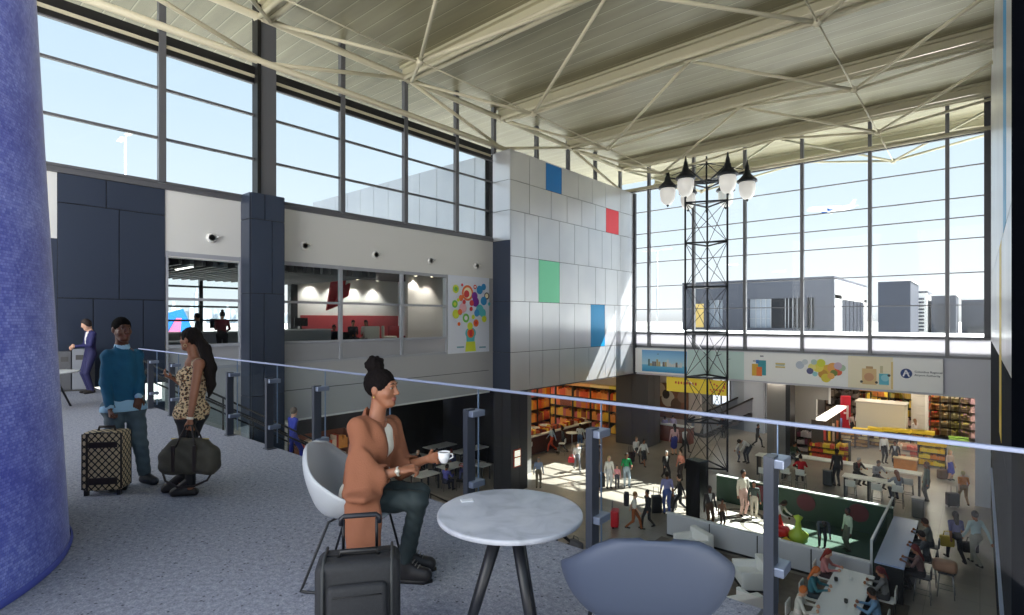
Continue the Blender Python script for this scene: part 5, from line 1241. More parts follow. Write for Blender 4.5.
o = MB().use(mat((226, 228, 232), .4)).rbox((-.035, -.022, 0), (.035, .022, .006), .002).build('card'); o.location = p; o.rotation_euler = (0, 0, ANG+.3); tag(o, 'small white card lying on the round stone table', 'card')
# ------------------------------------------------------------------ moulded shell chairs
def shell_chair(loc, rz, label, rgb, edge):
    e = empty('shell_chair', loc, rz, label=label, cat='chair')
    ss = lambda a, b, x: (lambda t: t*t*(3-2*t))(min(max((x-a)/(b-a), 0), 1))
    ctrl = [(.25, .435), (.22, .452), (.1, .44), (-.03, .428), (-.14, .44), (-.21, .49), (-.25, .57), (-.28, .66), (-.305, .75), (-.325, .835)]
    m = 28; n = 28; vs = []
    def prof(t):
        x = t*(len(ctrl)-1); i = min(int(x), len(ctrl)-2); f = x-i
        p = [ctrl[max(i-1, 0)], ctrl[i], ctrl[i+1], ctrl[min(i+2, len(ctrl)-1)]]
        return [.5*((2*p[1][c])+(-p[0][c]+p[2][c])*f+(2*p[0][c]-5*p[1][c]+4*p[2][c]-p[3][c])*f*f+(-p[0][c]+3*p[1][c]-3*p[2][c]+p[3][c])*f**3) for c in (0, 1)]
    for j in range(m+1):
        t = j/m; y, z = prof(t)
        w_ = .2+.11*ss(0, .5, t)
        if t > .6: w_ = .31*max(.02, 1-((t-.6)/.405)**2.3)**.5
        if t < .12: w_ *= max(.1, 1-((.12-t)/.13)**2.4)**.5
        a_ = .14*ss(.08, .42, t)*(1-ss(.45, .9, t)); wr_ = .19*ss(.15, .45, t)*(1-.45*ss(.55, .95, t))
        for i in range(n+1):
            s = -1+2*i/n; q = abs(s)
            vs.append((w_*math.sin(s*math.pi/2), y+wr_*q**2.2*(w_/.31), z+a_*ss(.35, 1.05, q)))
    fs = [(j*(n+1)+i, j*(n+1)+i+1, (j+1)*(n+1)+i+1, (j+1)*(n+1)+i) for j in range(m) for i in range(n)]
    k = MB().use(mat(rgb, edge), True); k.add(vs, fs); o = k.build('shell', parent=e)
    o.modifiers.new('thick', 'SOLIDIFY').thickness = .011; o.modifiers['thick'].offset = 0
    for s in (-1, 1):
        k = MB().use(LEGM, True); k.tube([(s*.1, .1, .425), (s*.17, .15, .41), (s*.235, .235, .02), (s*.24, .24, .009), (s*.24, .2, .009), (s*.24, -.24, .009), (s*.24, -.27, .012), (s*.235, -.26, .03), (s*.17, -.12, .40), (s*.1, -.06, .42)], .0085, 8); k.build('sled_leg', parent=e)
    k = MB().use(LEGM, True); k.tube([(-.12, .1, .42), (.12, .1, .42)], .008, 6); k.tube([(-.12, -.06, .418), (.12, -.06, .418)], .008, 6); k.build('crossbar', parent=e)
    return e
c1 = P(357, 400, 3.70); c1.z = 0
fd = RT3*math.cos(math.radians(6))-FW3*math.sin(math.radians(6)); 
ch1 = shell_chair(c1, rz_face(fd.x, fd.y), 'pale white shell chair on black wire legs under the seated woman', (176, 180, 184), .35)
ch1.scale = (1.0, 1.05, 1.1)
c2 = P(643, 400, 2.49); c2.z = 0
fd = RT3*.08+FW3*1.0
ch2 = shell_chair(c2, rz_face(fd.x, fd.y), 'white shell chair back nearest the camera in the foreground, painted blue grey for shade', (64, 73, 92), .6); ch2.scale = (1.2, 1.1, 1.07)  # white like the other chair; its shade is put into the colour
# small white table and bin at the far left
p = P(47, 400, 10.7); p.z = 0
e = empty('side_table', p, label='round white side table with black splayed legs beside the blue cone', cat='table')
k = MB().use(WHITEP, True); k.lathe([(.5, .715), (.52, .725), (.52, .74), (.5, .745)], n=32); k.build('tabletop', parent=e)
for ang in (20, 110, 200, 290):
    a = math.radians(ang); k = MB().use(LEGM, True); k.tube([(.1*math.cos(a), .1*math.sin(a), .715), (.42*math.cos(a), .42*math.sin(a), 0)], .02, 8); k.build('leg', parent=e)
p = P(77, 400, 13.6); p.z = 0
e = empty('waste_bin', p, facing(20), label='grey waste station standing against the dark clad wall beside the suited man', cat='bin')
k = MB().use(mat((112, 116, 124), .5)); k.rbox((-.3, -.25, .04), (.02, .25, 1.05), .02); k.build('left_cabinet', parent=e)
k = MB().use(mat((58, 60, 66), .5)); k.rbox((.03, -.25, .04), (.3, .25, 1.0), .02); k.build('right_cabinet', parent=e)
k = MB().use(BLACK); k.box((-.29, -.24, 0), (.29, .24, .05)); k.build('plinth', parent=e)
k = MB().use(BLACK); k.box((-.22, .245, .78), (-.06, .256, .9)); k.box((.09, .245, .74), (.24, .256, .86)); k.build('slots', parent=e)
# ------------------------------------------------------------------ detailed figures
def Lc(u, v, d, root): return np.array([(u-UC)/FPX*d, d, EYE-(v-VH)/FPX*d])-root
def nrm(v): v = np.array(v, float); return v/np.linalg.norm(v)
def hand(F, w, d, pn, td, curl=(.5, .5, .55, .6), sc=1.0, tag=0, thumb=.35):
    """palm from the wrist w along d; pn palm normal (side the fingers close to); td thumb side"""
    d = nrm(d); pn = nrm(pn-d*np.dot(pn, d)); td = nrm(np.cross(d, pn)*np.sign(np.dot(np.cross(d, pn), td)))
    F.cone(w-d*.01, w+d*.035*sc, .025*sc, .027*sc, .012, tag, (pn, .62)); 
    kb = w+d*.085*sc
    F.cone(w+d*.03*sc+td*.012, kb+td*.018*sc, .024*sc, .02*sc, .012, tag, (pn, .6)); F.cone(w+d*.03*sc-td*.012, kb-td*.018*sc, .024*sc, .018*sc, .012, tag, (pn, .6))
    for i, (off, ln) in enumerate(((.031, .068), (.0105, .078), (-.0105, .072), (-.03, .056))):
        b = kb+td*off*sc; c = curl[i]; dd = nrm(d*math.cos(c)+pn*math.sin(c)); d2 = nrm(d*math.cos(c*2.1)+pn*math.sin(c*2.1)); d3 = nrm(d*math.cos(c*2.9)+pn*math.sin(c*2.9))
        j1 = b+dd*ln*.48*sc; j2 = j1+d2*ln*.32*sc; j3 = j2+d3*ln*.26*sc
        F.cone(b-d*.01, j1, .0098*sc, .009*sc, .005, tag); F.cone(j1, j2, .009*sc, .0083*sc, .003, tag); F.cone(j2, j3, .0083*sc, .0072*sc, .003, tag)
    tb0 = w+d*.03*sc+td*.028*sc; t1 = tb0+nrm(d*.75+td*.65+pn*.3)*.042*sc; t2 = t1+nrm(d*.85+td*.2+pn*thumb*1.6)*.036*sc
    F.cone(tb0, t1, .0135*sc, .0115*sc, .01, tag); F.cone(t1, t2, .0112*sc, .009*sc, .004, tag)
def head(F, hc, fw, up, sc=1.0, tag=0, lip=1, jaw=1.0):
    fw = nrm(fw); up = nrm(up-fw*np.dot(up, fw)); sd = np.cross(fw, up)
    q = lambda x, y, z: hc+(sd*x+fw*y+up*z)*sc
    M = np.stack([sd, fw, up], 1)
    F.ell(q(0, -.012, .022), np.array((.073, .094, .092))*sc, M, .01, tag)
    F.cone(q(0, .035, -.03), q(0, .055, -.082), .056*sc, .034*sc*jaw, .03*sc, tag)
    F.cone(q(-.04, .0, -.03), q(-.022, .05, -.088), .03*sc, .02*sc*jaw, .02, tag); F.cone(q(.04, .0, -.03), q(.022, .05, -.088), .03*sc, .02*sc*jaw, .02, tag)
    for s in (-1, 1): F.ell(q(s*.036, .056, -.022), np.array((.026, .024, .024))*sc, M, .02, tag)
    F.cone(q(-.028, .074, .034), q(.028, .074, .034), .014*sc, .014*sc, .015, tag)
    for s in (-1, 1): F.ell(q(s*.03, .094, .012), np.array((.017, .014, .01))*sc, M, .008, tag, sub=True)
    F.cone(q(0, .082, .02), q(0, .106, -.02), .009*sc, .0125*sc, .01, tag)
    for s in (-1, 1): F.ell(q(s*.012, .094, -.024), np.array((.009, .011, .008))*sc, M, .006, tag)
    F.ell(q(0, .087, -.052), np.array((.024, .011, .0065))*sc, M, .006, lip); F.ell(q(0, .085, -.063), np.array((.021, .012, .0075))*sc, M, .006, lip)
    F.ell(q(0, .074, -.088), np.array((.02, .016, .014))*sc, M, .015, tag)
    for s in (-1, 1):
        F.ell(q(s*.075, -.014, -.004), np.array((.01, .02, .031))*sc, M, .008, tag)
    return q, M
def eyes(q, M, parent, sc=1.0, brow=(30, 22, 20)):
    for s in (-1, 1):
        for nm, c, r, m in (('eye', q(s*.03, .0745, .012), (.0115, .0105, .0068), mat((130, 120, 112), .5)), ('pupil', q(s*.03, .0815, .012), (.0062, .0048, .0064), mat((26, 16, 12), .2))):
            k = MB().use(m, True); R = Matrix([list(r_) for r_ in M]).to_4x4()
            k.lathe([(math.sin(a*math.pi/8)*1.0, -math.cos(a*math.pi/8)) for a in range(9)], n=12, cap0=False, cap1=False)
            k.v = [tuple(Vector(c)+(R @ Vector((p[0]*r[0]*sc, p[1]*r[1]*sc, p[2]*r[2]*sc)))) for p in k.v]
            o = k.build(nm, parent=parent if nm == 'eye' else oeye)
            if nm == 'eye': oeye = o
        k = MB().use(mat(brow, .8), True); k.tube([q(s*.016, .089, .036), q(s*.03, .0875, .041), q(s*.047, .077, .036)], [.0035, .004, .0025], 6); k.build('eyebrow', parent=parent)
def fold(amp, fx, fy, fz): return lambda x, y, z: amp*(np.sin(fx*x+fz*z*.6+1.3*np.sin(fy*y+7*z))*np.sin(fz*z+fy*y*.5+2*np.sin(fx*x*.4)))
DARKSKIN = mat((92, 56, 40), .5, noise=.06, scale=30); MIDSKIN = mat((148, 98, 72), .5, noise=.05, scale=30)
LIPD = mat((96, 50, 44), .4); LIPM = mat((134, 74, 64), .4)
# ================= seated woman
root = np.array([(366-UC)/FPX*3.70, 3.70, 0.0])
def S(u, v, d): return Lc(u, v, d, root)
wl = Vector((0, 0, 0))+RT3*root[0]+FW3*root[1]
sw = empty('person', wl, ANG, label='seated woman in a long rust cardigan with hair in a high bun holding a cup', cat='person')
bf = nrm((.96, -.28, 0)); bs = np.cross(bf, (0, 0, 1)); U3 = np.array([0, 0, 1.0])   # bs = her right
pel = S(364, 492, 3.70); pel[2] = .56
hipR, hipL = pel+bs*.085, pel-bs*.085
knR, knL = S(418, 501, 3.58), S(420, 493, 3.74)
anR, anL = S(404, 559, 3.66), S(408, 554, 3.80)
anR[2] = .115; anL[2] = .115
chest = S(372, 445, 3.70); neckb = S(377, 417, 3.70); hc = S(382, 388.5, 3.69)
shR, shL = S(359, 427, 3.58), S(391, 426, 3.84)
elR, wrR = S(364, 479, 3.50), S(400, 471, 3.50)
elL, wrL = S(402, 468, 3.86), S(428, 459, 3.76)
toeR = anR+nrm((.9, -.12, 0))*.15; toeL = anL+nrm((.95, .05, 0))*.15
hf = nrm((.97, -.22, -.06))
F = Field((-.35, -.45, -.02), (.62, .45, 1.62), .0056)
F.cone(hipR, hipL, .11, .11, .03, 0); F.cone(pel+U3*.05, chest-U3*.02, .115, .13, .05, 0, (bf, .75)); F.cone(chest-bs*.06+bf*.04, chest+bs*.06+bf*.04, .075, .075, .04, 0)
F.cone(shR, shL, .05, .05, .05, 0); F.cone(neckb-U3*.06, neckb+U3*.02, .1, .055, .05, 0, (bf, .7)); F.cone(neckb, hc-U3*.06-hf*.015, .055, .054, .02, 0)
q, M = head(F, hc, hf, U3, 1.1)
for sh, el, wr in ((shR, elR, wrR), (shL, elL, wrL)):
    F.cone(sh, el, .048, .04, .03, 0); F.cone(el, wr, .042, .026, .012, 0)
hand(F, wrR, S(416, 467, 3.52)-wrR, (.1, .3, -.9), (0, .2, 1), curl=(.75, .8, .85, .9))
hand(F, wrL, S(441, 457, 3.70)-wrL, (.1, -.75, .1), (0, 0, 1), curl=(.35, .45, .55, .6), thumb=.5)
for hp, kn, an in ((hipR, knR, anR), (hipL, knL, anL)):
    F.cone(hp, kn, .082, .058, .03, 0); F.cone(kn, an, .055, .036, .02, 0)
for an, toe in ((anR, toeR), (anL, toeL)): F.cone(an-U3*.05, toe-U3*.075, .035, .028, .02, 0)
field_obj(F, 'body', [MIDSKIN, LIPM], sw, 1)
eyes(q, M, sw)
# hair: cap and high bun
H = Field(hc-.24, hc+np.array((.2, .2, .3)), .0055)
H.ell(q(0, -.02, .032), (.09, .11, .106), M, .01); H.ell(q(0, .088, -.03), (.1, .072, .094), M, .01, sub=True); H.plane(q(0, -.02, -.05), nrm(-M[:, 2]*1+M[:, 1]*.55))
H.ell(q(0, -.058, .142), (.062, .064, .056), M, .012)
rp.seed(4)
for i in range(26):
    a, b_ = rp.uniform(0, 6.28), rp.uniform(-.4, 1.4); H.ell(q(.05*math.cos(a)*math.cos(b_), -.058+.052*math.sin(a)*math.cos(b_), .147+.046*math.sin(b_)), (.014, .014, .014), M, .008)
H.wave(lambda x, y, z: .0018*np.sin(170*x+30*z)*np.sin(150*z+40*y))
HAIRB = mat((18, 14, 14), .85, bump=.5, bscale=140, spec=.1)
field_obj(H, 'hair', [HAIRB], sw, 1)
# white top
T = Field((-.35, -.4, .45), (.5, .4, 1.3), .007)
T.cone(hipR+U3*.03, hipL+U3*.03, .122, .122, .03); T.cone(pel+U3*.05, chest+U3*.03, .126, .142, .05, 0, (bf, .82)); T.cone(chest-bs*.06+bf*.045, chest+bs*.06+bf*.045, .084, .084, .05); T.cone(chest-bs*.05+U3*.08+bf*.04, chest+bs*.05+U3*.08+bf*.04, .07, .07, .05); T.cone(shR, shL, .058, .058, .05)
T.cone(neckb+bf*.1+U3*.05, neckb+bf*.15-U3*.07, .05, .012, sub=True); T.cone(neckb+U3*.02, neckb+U3*.2, .085, .1, sub=True); T.plane(pel+U3*.02, (0, 0, -1))
T.wave(fold(.004, 40, 30, 25))
field_obj(T, 'top', [mat((226, 222, 208), .8)], sw, 1)
# trousers
T = Field((-.3, -.4, 0), (.6, .4, .8), .0065)
T.cone(hipR, hipL, .118, .118, .03)
for hp, kn, an in ((hipR, knR, anR), (hipL, knL, anL)): T.cone(hp, kn, .092, .067, .03); T.cone(kn, an, .064, .05, .02)
T.plane(pel+U3*.12, (0, 0, 1)); T.plane(U3*.13, (0, 0, -1)); T.wave(fold(.005, 45, 40, 50))
field_obj(T, 'trousers', [mat((40, 52, 54), .75, noise=.15, scale=12)], sw, 1)
# boots with laces
for an, toe in ((anR, toeR), (anL, toeL)):
    T = Field(an-.24, an+np.array((.3, .24, .24)), .0055); d_ = nrm(toe-an)
    T.cone(an+U3*.06, an-U3*.02, .054, .05, .02, 0); T.cone(an-d_*.02-U3*.07, toe-U3*.072, .044, .042, .02, 0, None); T.cone(an-d_*.0-U3*.02, toe-U3*.06, .042, .036, .03)
    T.plane(U3*.022, (0, 0, -1)); T.plane(an+U3*.09, (0, 0, 1))
    b_ = field_obj(T, 'boot', [mat((36, 34, 36), .5)], sw, 1)
    k = MB().use(mat((22, 22, 24), .6), True); e0 = an-d_*.07; sdv = np.cross(d_, U3)
    k.prism([((e0+sdv*.046)[0], (e0+sdv*.046)[1]), ((toe+sdv*.04)[0], (toe+sdv*.04)[1]), ((toe+d_*.05)[0], (toe+d_*.05)[1]), ((toe-sdv*.04)[0], (toe-sdv*.04)[1]), ((e0-sdv*.046)[0], (e0-sdv*.046)[1])], .0, .024); k.build('sole', parent=b_)
    for i in range(5):
        c_ = an+d_*(.05+.018*i)+U3*(.035-.016*i); k = MB().use(mat((120, 116, 110), .7), True); k.tube([c_-sdv*.028, c_+U3*.012+d_*.006, c_+sdv*.028], .0035, 5); k.build('lace', parent=b_)
# rust cardigan
T = Field((-.42, -.5, .2), (.55, .45, 1.3), .007)
T.cone(pel+U3*.0-bf*.01, chest-U3*.02-bf*.01, .155, .155, .06, 0, (bf, .88)); T.cone(chest-bs*.06+bf*.045, chest+bs*.06+bf*.045, .1, .1, .05); T.cone(chest-bs*.05+U3*.08+bf*.04, chest+bs*.05+U3*.08+bf*.04, .085, .085, .05); T.cone(shR-bf*.005, shL-bf*.005, .063, .063, .06); T.cone(neckb-U3*.04-bf*.04, neckb+U3*.012-bf*.035, .1, .066, .04)
mR, mL = elR+(wrR-elR)*.45, elL+(wrL-elL)*.35
T.cone(shR, elR, .063, .08, .04); T.cone(elR, mR, .078, .07, .03); T.cone(elR-U3*.02, S(352, 492, 3.5), .07, .05, .04); T.cone(shL, elL, .068, .075, .04); T.cone(elL, mL, .075, .066, .03)
fd3 = np.array((0, 1, 0.))
T.cone(S(362, 470, 3.48), S(363, 545, 3.33), .11, .115, .06, 0, (fd3, .3)); T.cone(S(352, 480, 3.62), S(354, 520, 3.45), .1, .1, .06, 0, (np.array((1, .3, 0)), .45)); T.cone(S(362, 488, 3.58), S(362, 496, 3.4), .1, .1, .06, 0, (U3, .4))
T.cone(neckb+bf*.1+U3*.06, chest+bf*.16-bs*.02, .05, .05, sub=True); T.cone(chest+bf*.16-bs*.02, pel+bf*.17-bs*.02, .05, .075, sub=True)
T.cone(mR+(wrR-mR)*.12, wrR+(wrR-mR)*.3, .05, .06, sub=True); T.cone(mL+(wrL-mL)*.12, wrL+(wrL-mL)*.3, .045, .06, sub=True)
T.cone(neckb+U3*.02, neckb+U3*.2, .07, .075, sub=True)
for kn, hp in ((knR, hipR), (knL, hipL)): T.cone(hp+(kn-hp)*.42, kn, .1, .08, sub=True)
T.plane(S(360, 553, 3.33), (0.05, 0, -1)); 
T.wave(lambda x, y, z: .006*np.sin(52*x+14*y+2.2*np.sin(6*z))*np.clip((1.25-z)*1.4, .15, 1)+.004*np.sin(70*y+20*x+9*z))
field_obj(T, 'cardigan', [mat((138, 86, 60), .85, bump=.3, bscale=120)], sw, 1)
k = MB().use(mat((214, 206, 190), .3, .3), True); wd = nrm(wrR-elR); M4 = Vector(wd).to_track_quat('Z', 'Y').to_matrix().to_4x4()
k.lathe([(.03, -.008), (.033, 0), (.03, .008)], wrR-wd*.012, 16, M4, False, False); k.lathe([(.016, 0), (.016, .006)], wrR-wd*.012+np.array((0, -.03, .008)), 14, Matrix.Rotation(math.radians(75), 4, 'X')); k.build('wrist_watch', parent=sw)
k = MB().use(mat((200, 170, 90), .3, .8), True); ec = q(.078, -.012, -.045); k.lathe([(.006, -.006), (.007, 0), (.004, .006)], ec, 8); k.build('earring', parent=sw)
# cup in her hand
cp = S(444, 457, 3.63)+root; cw = RT3*cp[0]+FW3*cp[1]+UP*cp[2]
e = empty('coffee_cup', cw-UP*.04, ANG, label='white coffee cup held up by the seated woman', cat='cup'); e.scale = (.88,)*3
k = MB().use(mat((236, 236, 236), .25), True); k.lathe([(.022, 0), (.026, .004), (.042, .035), (.047, .085), (.044, .085), (.039, .04), (.02, .01)], n=28, cap1=True); k.build('bowl', parent=e)
k = MB().use(mat((236, 236, 236), .25), True); k.tube([(.042, 0, .07), (.066, 0, .068), (.068, 0, .045), (.038, 0, .028)], .005, 8); k.build('handle', parent=e)
k = MB().use(mat((60, 36, 24), .3)); k.lathe([(.043, .072), (.043, .073)], n=24); k.build('coffee', parent=e)
# black suitcase in front of her
cs = P(359, 400, 2.86); cs.z = 0
e = empty('suitcase', cs, facing(12), label='black fabric suitcase with raised pull handle in the foreground', cat='suitcase')
FAB = mat((36, 37, 40), .7, noise=.15, scale=60, bump=.3, bscale=200)
k = MB().use(FAB, True); k.rbox((-.215, -.12, .05), (.215, .11, .53), .05); k.build('body', parent=e)
k = MB().use(FAB, True); k.rbox((-.15, .09, .09), (.15, .15, .43), .035); k.build('front_pocket', parent=e)
k = MB().use(mat((60, 62, 62), .7), True)
for x in (-.17, .17): k.tube([(x, .115, .08), (x, .118, .49), (x, .06, .535), (x, -.1, .535)], .008, 6)
k.build('piping', parent=e)
k = MB().use(mat((20, 20, 22), .6), True); k.tube([(-.12, .151, .38), (.12, .151, .38)], .004, 6); k.build('pocket_zipper', parent=e); k = MB().use(mat((20, 20, 22), .6), True); k.tube([(-.17, .0, .532), (-.17, .0, .534), (.17, .0, .534)], .005, 6); k.build('zipper', parent=e)
k = MB().use(BLACK, True); k.tube([(-.1, .02, .528), (-.09, .02, .556), (.09, .02, .556), (.1, .02, .528)], .011, 8); k.build('grab_handle', parent=e)
k = MB().use(mat((30, 32, 36), .35, .5), True)
k.tube([(-.088, -.09, .5), (-.088, -.09, .685)], .0085, 8); k.build('handle_rod', parent=e)
k = MB().use(mat((30, 32, 36), .35, .5), True); k.tube([(.088, -.09, .5), (.088, -.09, .685)], .0085, 8); th_ = k.build('handle_rod', parent=e)
k = MB().use(mat((26, 28, 36), .4), True); k.tube([(-.1, -.09, .655), (-.1, -.09, .69), (-.085, -.09, .702), (.085, -.09, .702), (.1, -.09, .69), (.1, -.09, .655)], .014, 10); k.build('grip', parent=th_)
for x in (-.17, .17): k = MB().use(BLACK, True); k.tube([(x-.015, -.06, .04), (x+.015, -.06, .04)], .04, 14); k.build('wheel', parent=e)
for x in (-.17, .17): k = MB().use(BLACK); k.box((x-.02, .05, 0), (x+.02, .09, .06)); k.build('foot', parent=e)
# ================= man in teal sweater
root = np.array([(124-UC)/FPX*5.8, 5.8, 0.0])
wl = RT3*root[0]+FW3*root[1]
mn = empty('person', wl, ANG, label='man in teal sweater and jeans with his hand on a patterned suitcase', cat='person')
bf = nrm((.72, -.69, 0)); bs = np.cross(bf, U3)
pel = S(124, 405, 5.8); hipR, hipL = pel+bs*.09-U3*.02, pel-bs*.09-U3*.02
chest = S(122, 368, 5.8); neckb = S(122, 347, 5.8); hc = S(122, 329.5, 5.76)
shR, shL = S(107.5, 356, 5.68), S(136.5, 355, 5.93)
elR, wrR = S(105.5, 383, 5.66), S(110, 408, 5.58)
elL, wrL = S(139.5, 378, 5.92), S(138.5, 397, 5.78)
knR, anR = S(115, 442, 5.66), S(116, 478, 5.72); knL, anL = S(140, 444, 5.78), S(145, 476, 5.86)
anR[2] = .1; anL[2] = .1
toeR = anR+nrm((.4, -.9, 0))*.15; toeL = anL+nrm((.9, -.42, 0))*.16
hf = nrm((.86, -.5, -.04))
F = Field((-.4, -.45, -.02), (.45, .4, 1.84), .007)
F.cone(hipR, hipL, .1, .1, .03); F.cone(pel, chest, .115, .14, .05, 0, (bf, .72)); F.cone(shR, shL, .055, .055, .05); F.cone(neckb-U3*.05, neckb+U3*.02, .1, .06, .05, 0, (bf, .8)); F.cone(neckb, hc-U3*.06-hf*.015, .058, .056, .02)
q, M = head(F, hc, hf, U3, 1.07, 0, 1, 1.15)
for sh, el, wr in ((shR, elR, wrR), (shL, elL, wrL)): F.cone(sh, el, .05, .043, .03); F.cone(el, wr, .042, .029, .012)
hand(F, wrR, (.02, .0, -1), (.6, .7, -.2), (.6, -.7, 0), curl=(.9, 1, 1, 1.05)); hand(F, wrL, (-.1, -.05, -1), (-.5, .6, 0), (.7, -.6, 0), curl=(.25, .25, .3, .35))
for hp, kn, an, toe in ((hipR, knR, anR, toeR), (hipL, knL, anL, toeL)): F.cone(hp, kn, .085, .06, .03); F.cone(kn, an, .058, .04, .02); F.cone(an-U3*.05, toe-U3*.07, .036, .03, .02)
field_obj(F, 'body', [DARKSKIN, LIPD], mn, 1); eyes(q, M, mn)
H = Field(hc-.17, hc+np.array((.17, .17, .2)), .006)
H.ell(q(0, -.016, .032), (.083, .106, .102), M, .01); H.ell(q(0, .09, -.038), (.096, .068, .096), M, .01, sub=True); H.plane(q(0, -.02, -.04), nrm(-M[:, 2]+M[:, 1]*.35)); H.wave(lambda x, y, z: .002*np.sin(190*x)*np.sin(180*z+90*y))
field_obj(H, 'hair', [mat((14, 12, 12), .9, bump=.5, bscale=200, spec=.1)], mn, 1)
def sleeve(T, a, b, c, r, end=1.0): T.cone(a, b, r[0], r[1], .04); T.cone(b, b+(c-b)*end, r[1], r[2], .02)
T = Field((-.4, -.4, .8), (.42, .35, 1.58), .008)
T.cone(pel+U3*.02, chest, .13, .14, .05, 0, (bf, .78)); T.cone(pel-U3*.0, pel+U3*.05, .128, .138, .02, 0, (bf, .8)); T.cone(shR, shL, .06, .06, .06); T.cone(neckb-U3*.06, neckb-U3*.0, .115, .072, .04, 0, (bf, .85))
sleeve(T, shR, elR, wrR, (.054, .053, .042), .9); sleeve(T, shL, elL, wrL, (.054, .054, .045), .85)
T.plane(pel-U3*.03, (0, 0, -1)); T.cone(neckb-U3*.01+bf*.0, neckb+U3*.2, .068, .07, sub=True); T.cone(neckb+bf*.1+U3*.02, neckb+bf*.13-U3*.06, .045, .006, sub=True)
T.wave(fold(.005, 36, 28, 30)); field_obj(T, 'sweater', [mat((18, 84, 116), .85, noise=.08, scale=14, bump=.2, bscale=180)], mn, 1)
T = Field((-.3, -.35, .75), (.35, .3, 1.6), .007)
T.cone(neckb-U3*.035, neckb+U3*.002, .08, .072, .02, 0, (bf, .95)); T.cone(neckb-U3*.05, neckb+U3*.12, .058, .058, sub=True); T.cone(neckb+bf*.1+U3*.06, neckb+bf*.11-U3*.07, .045, .012, sub=True)
field_obj(T, 'shirt_collar', [mat((150, 190, 216), .8)], mn, 1); T = Field((-.3, -.35, .6), (.35, .3, 1.1), .007)
T.cone(pel-U3*.06, pel+U3*.0, .152, .138, .02, 0, (bf, .9)); T.cone(hipR-U3*.02, hipL-U3*.02, .124, .124, .03); T.plane(pel-U3*.058, (0, 0, -1)); field_obj(T, 'shirt', [mat((150, 190, 216), .8)], mn, 1)
for el, wr, f in ((elL, wrL, .2), (elR, wrR, .12)):
    T = Field(wr-.12, wr+.12, .006); T.cone(wr-(wr-el)*f, wr-(wr-el)*.04, .038, .037, .01); field_obj(T, 'shirt_cuff', [mat((150, 190, 216), .8)], mn, 1)
T = Field((-.35, -.4, 0), (.42, .35, 1.02), .008)
T.cone(hipR, hipL, .115, .115, .03)
for hp, kn, an in ((hipR, knR, anR), (hipL, knL, anL)): T.cone(hp, kn, .1, .073, .03); T.cone(kn, an, .07, .06, .02)
T.plane(pel+U3*.07, (0, 0, 1)); T.plane(U3*.085, (0, 0, -1)); T.wave(fold(.006, 40, 34, 42)); field_obj(T, 'jeans', [mat((72, 88, 98), .8, noise=.18, scale=10)], mn, 1)
def shoe(an, toe, rgb, parent, tall=False):
    T = Field(an-.22, an+np.array((.25, .22, .2)), .007); d_ = nrm((toe-an)*np.array((1, 1, 0)))
    T.cone(an-d_*.03-U3*.062, toe-U3*.065, .042, .04, .02); T.cone(an+U3*(.06 if tall else -.02), toe-U3*.055, .046, .036, .03); T.plane(U3*.004, (0, 0, -1)); T.plane(an+U3*(.1 if tall else .01), (0, 0, 1))
    return field_obj(T, 'shoe', [mat(rgb, .5)], parent, 1)
shoe(anR, toeR, (30, 34, 46), mn); shoe(anL, toeL, (30, 34, 46), mn)
# patterned suitcase
def lattice(nt, b, tc):
    mp = nt.nodes.new('ShaderNodeMapping'); mp.inputs['Rotation'].default_value = (0, math.radians(45), 0); sp0 = nt.nodes.new('ShaderNodeSeparateXYZ'); nt.links.new(tc.outputs['Object'], sp0.inputs[0]); ad = nt.nodes.new('ShaderNodeMath'); nt.links.new(sp0.outputs['X'], ad.inputs[0]); nt.links.new(sp0.outputs['Y'], ad.inputs[1]); cb = nt.nodes.new('ShaderNodeCombineXYZ'); nt.links.new(ad.outputs[0], cb.inputs['X']); nt.links.new(sp0.outputs['Z'], cb.inputs['Z']); nt.links.new(cb.outputs[0], mp.inputs[0])
    sp = nt.nodes.new('ShaderNodeSeparateXYZ'); nt.links.new(mp.outputs[0], sp.inputs[0]); outs = []
    for ax in ('X', 'Z'):
        w_ = nt.nodes.new('ShaderNodeMath'); w_.operation = 'MULTIPLY'; w_.inputs[1].default_value = 1/.052; nt.links.new(sp.outputs[ax], w_.inputs[0])
        f_ = nt.nodes.new('ShaderNodeMath'); f_.operation = 'PINGPONG'; f_.inputs[1].default_value = .5; nt.links.new(w_.outputs[0], f_.inputs[0]); outs.append(f_)
    mn_ = nt.nodes.new('ShaderNodeMath'); mn_.operation = 'MINIMUM'; nt.links.new(outs[0].outputs[0], mn_.inputs[0]); nt.links.new(outs[1].outputs[0], mn_.inputs[1])
    mx_ = nt.nodes.new('ShaderNodeMath'); mx_.operation = 'MAXIMUM'; nt.links.new(outs[0].outputs[0], mx_.inputs[0]); nt.links.new(outs[1].outputs[0], mx_.inputs[1])
    r = ramp(nt, [(0, (34, 28, 24)), (.13, (190, 170, 136)), (.12, (40, 34, 28))]); nt.links.new(mn_.outputs[0], r.inputs[0])
    r2 = ramp(nt, [(0, (255, 255, 255)), (.8, (255, 255, 255)), (.16, (60, 50, 44)), (.2, (255, 255, 255))]); nt.links.new(mx_.outputs[0], r2.inputs[0])
    m1 = nt.nodes.new('ShaderNodeMix'); m1.data_type = 'RGBA'; m1.blend_type = 'MULTIPLY'; m1.inputs[0].default_value = 1; nt.links.new(r.outputs[0], m1.inputs[6]); nt.links.new(r2.outputs[0], m1.inputs[7]); nt.links.new(m1.outputs[2], b.inputs['Base Color'])
LAT = node_mat('lattice_canvas', lattice, .6)
LEA = mat((38, 28, 26), .5)
cs = P(107, 400, 5.52); cs.z = 0
e = empty('suitcase', cs, facing(10), label='tan and black diamond patterned suitcase standing under the man\'s hand', cat='suitcase'); e.scale = (.87, .87, .97)
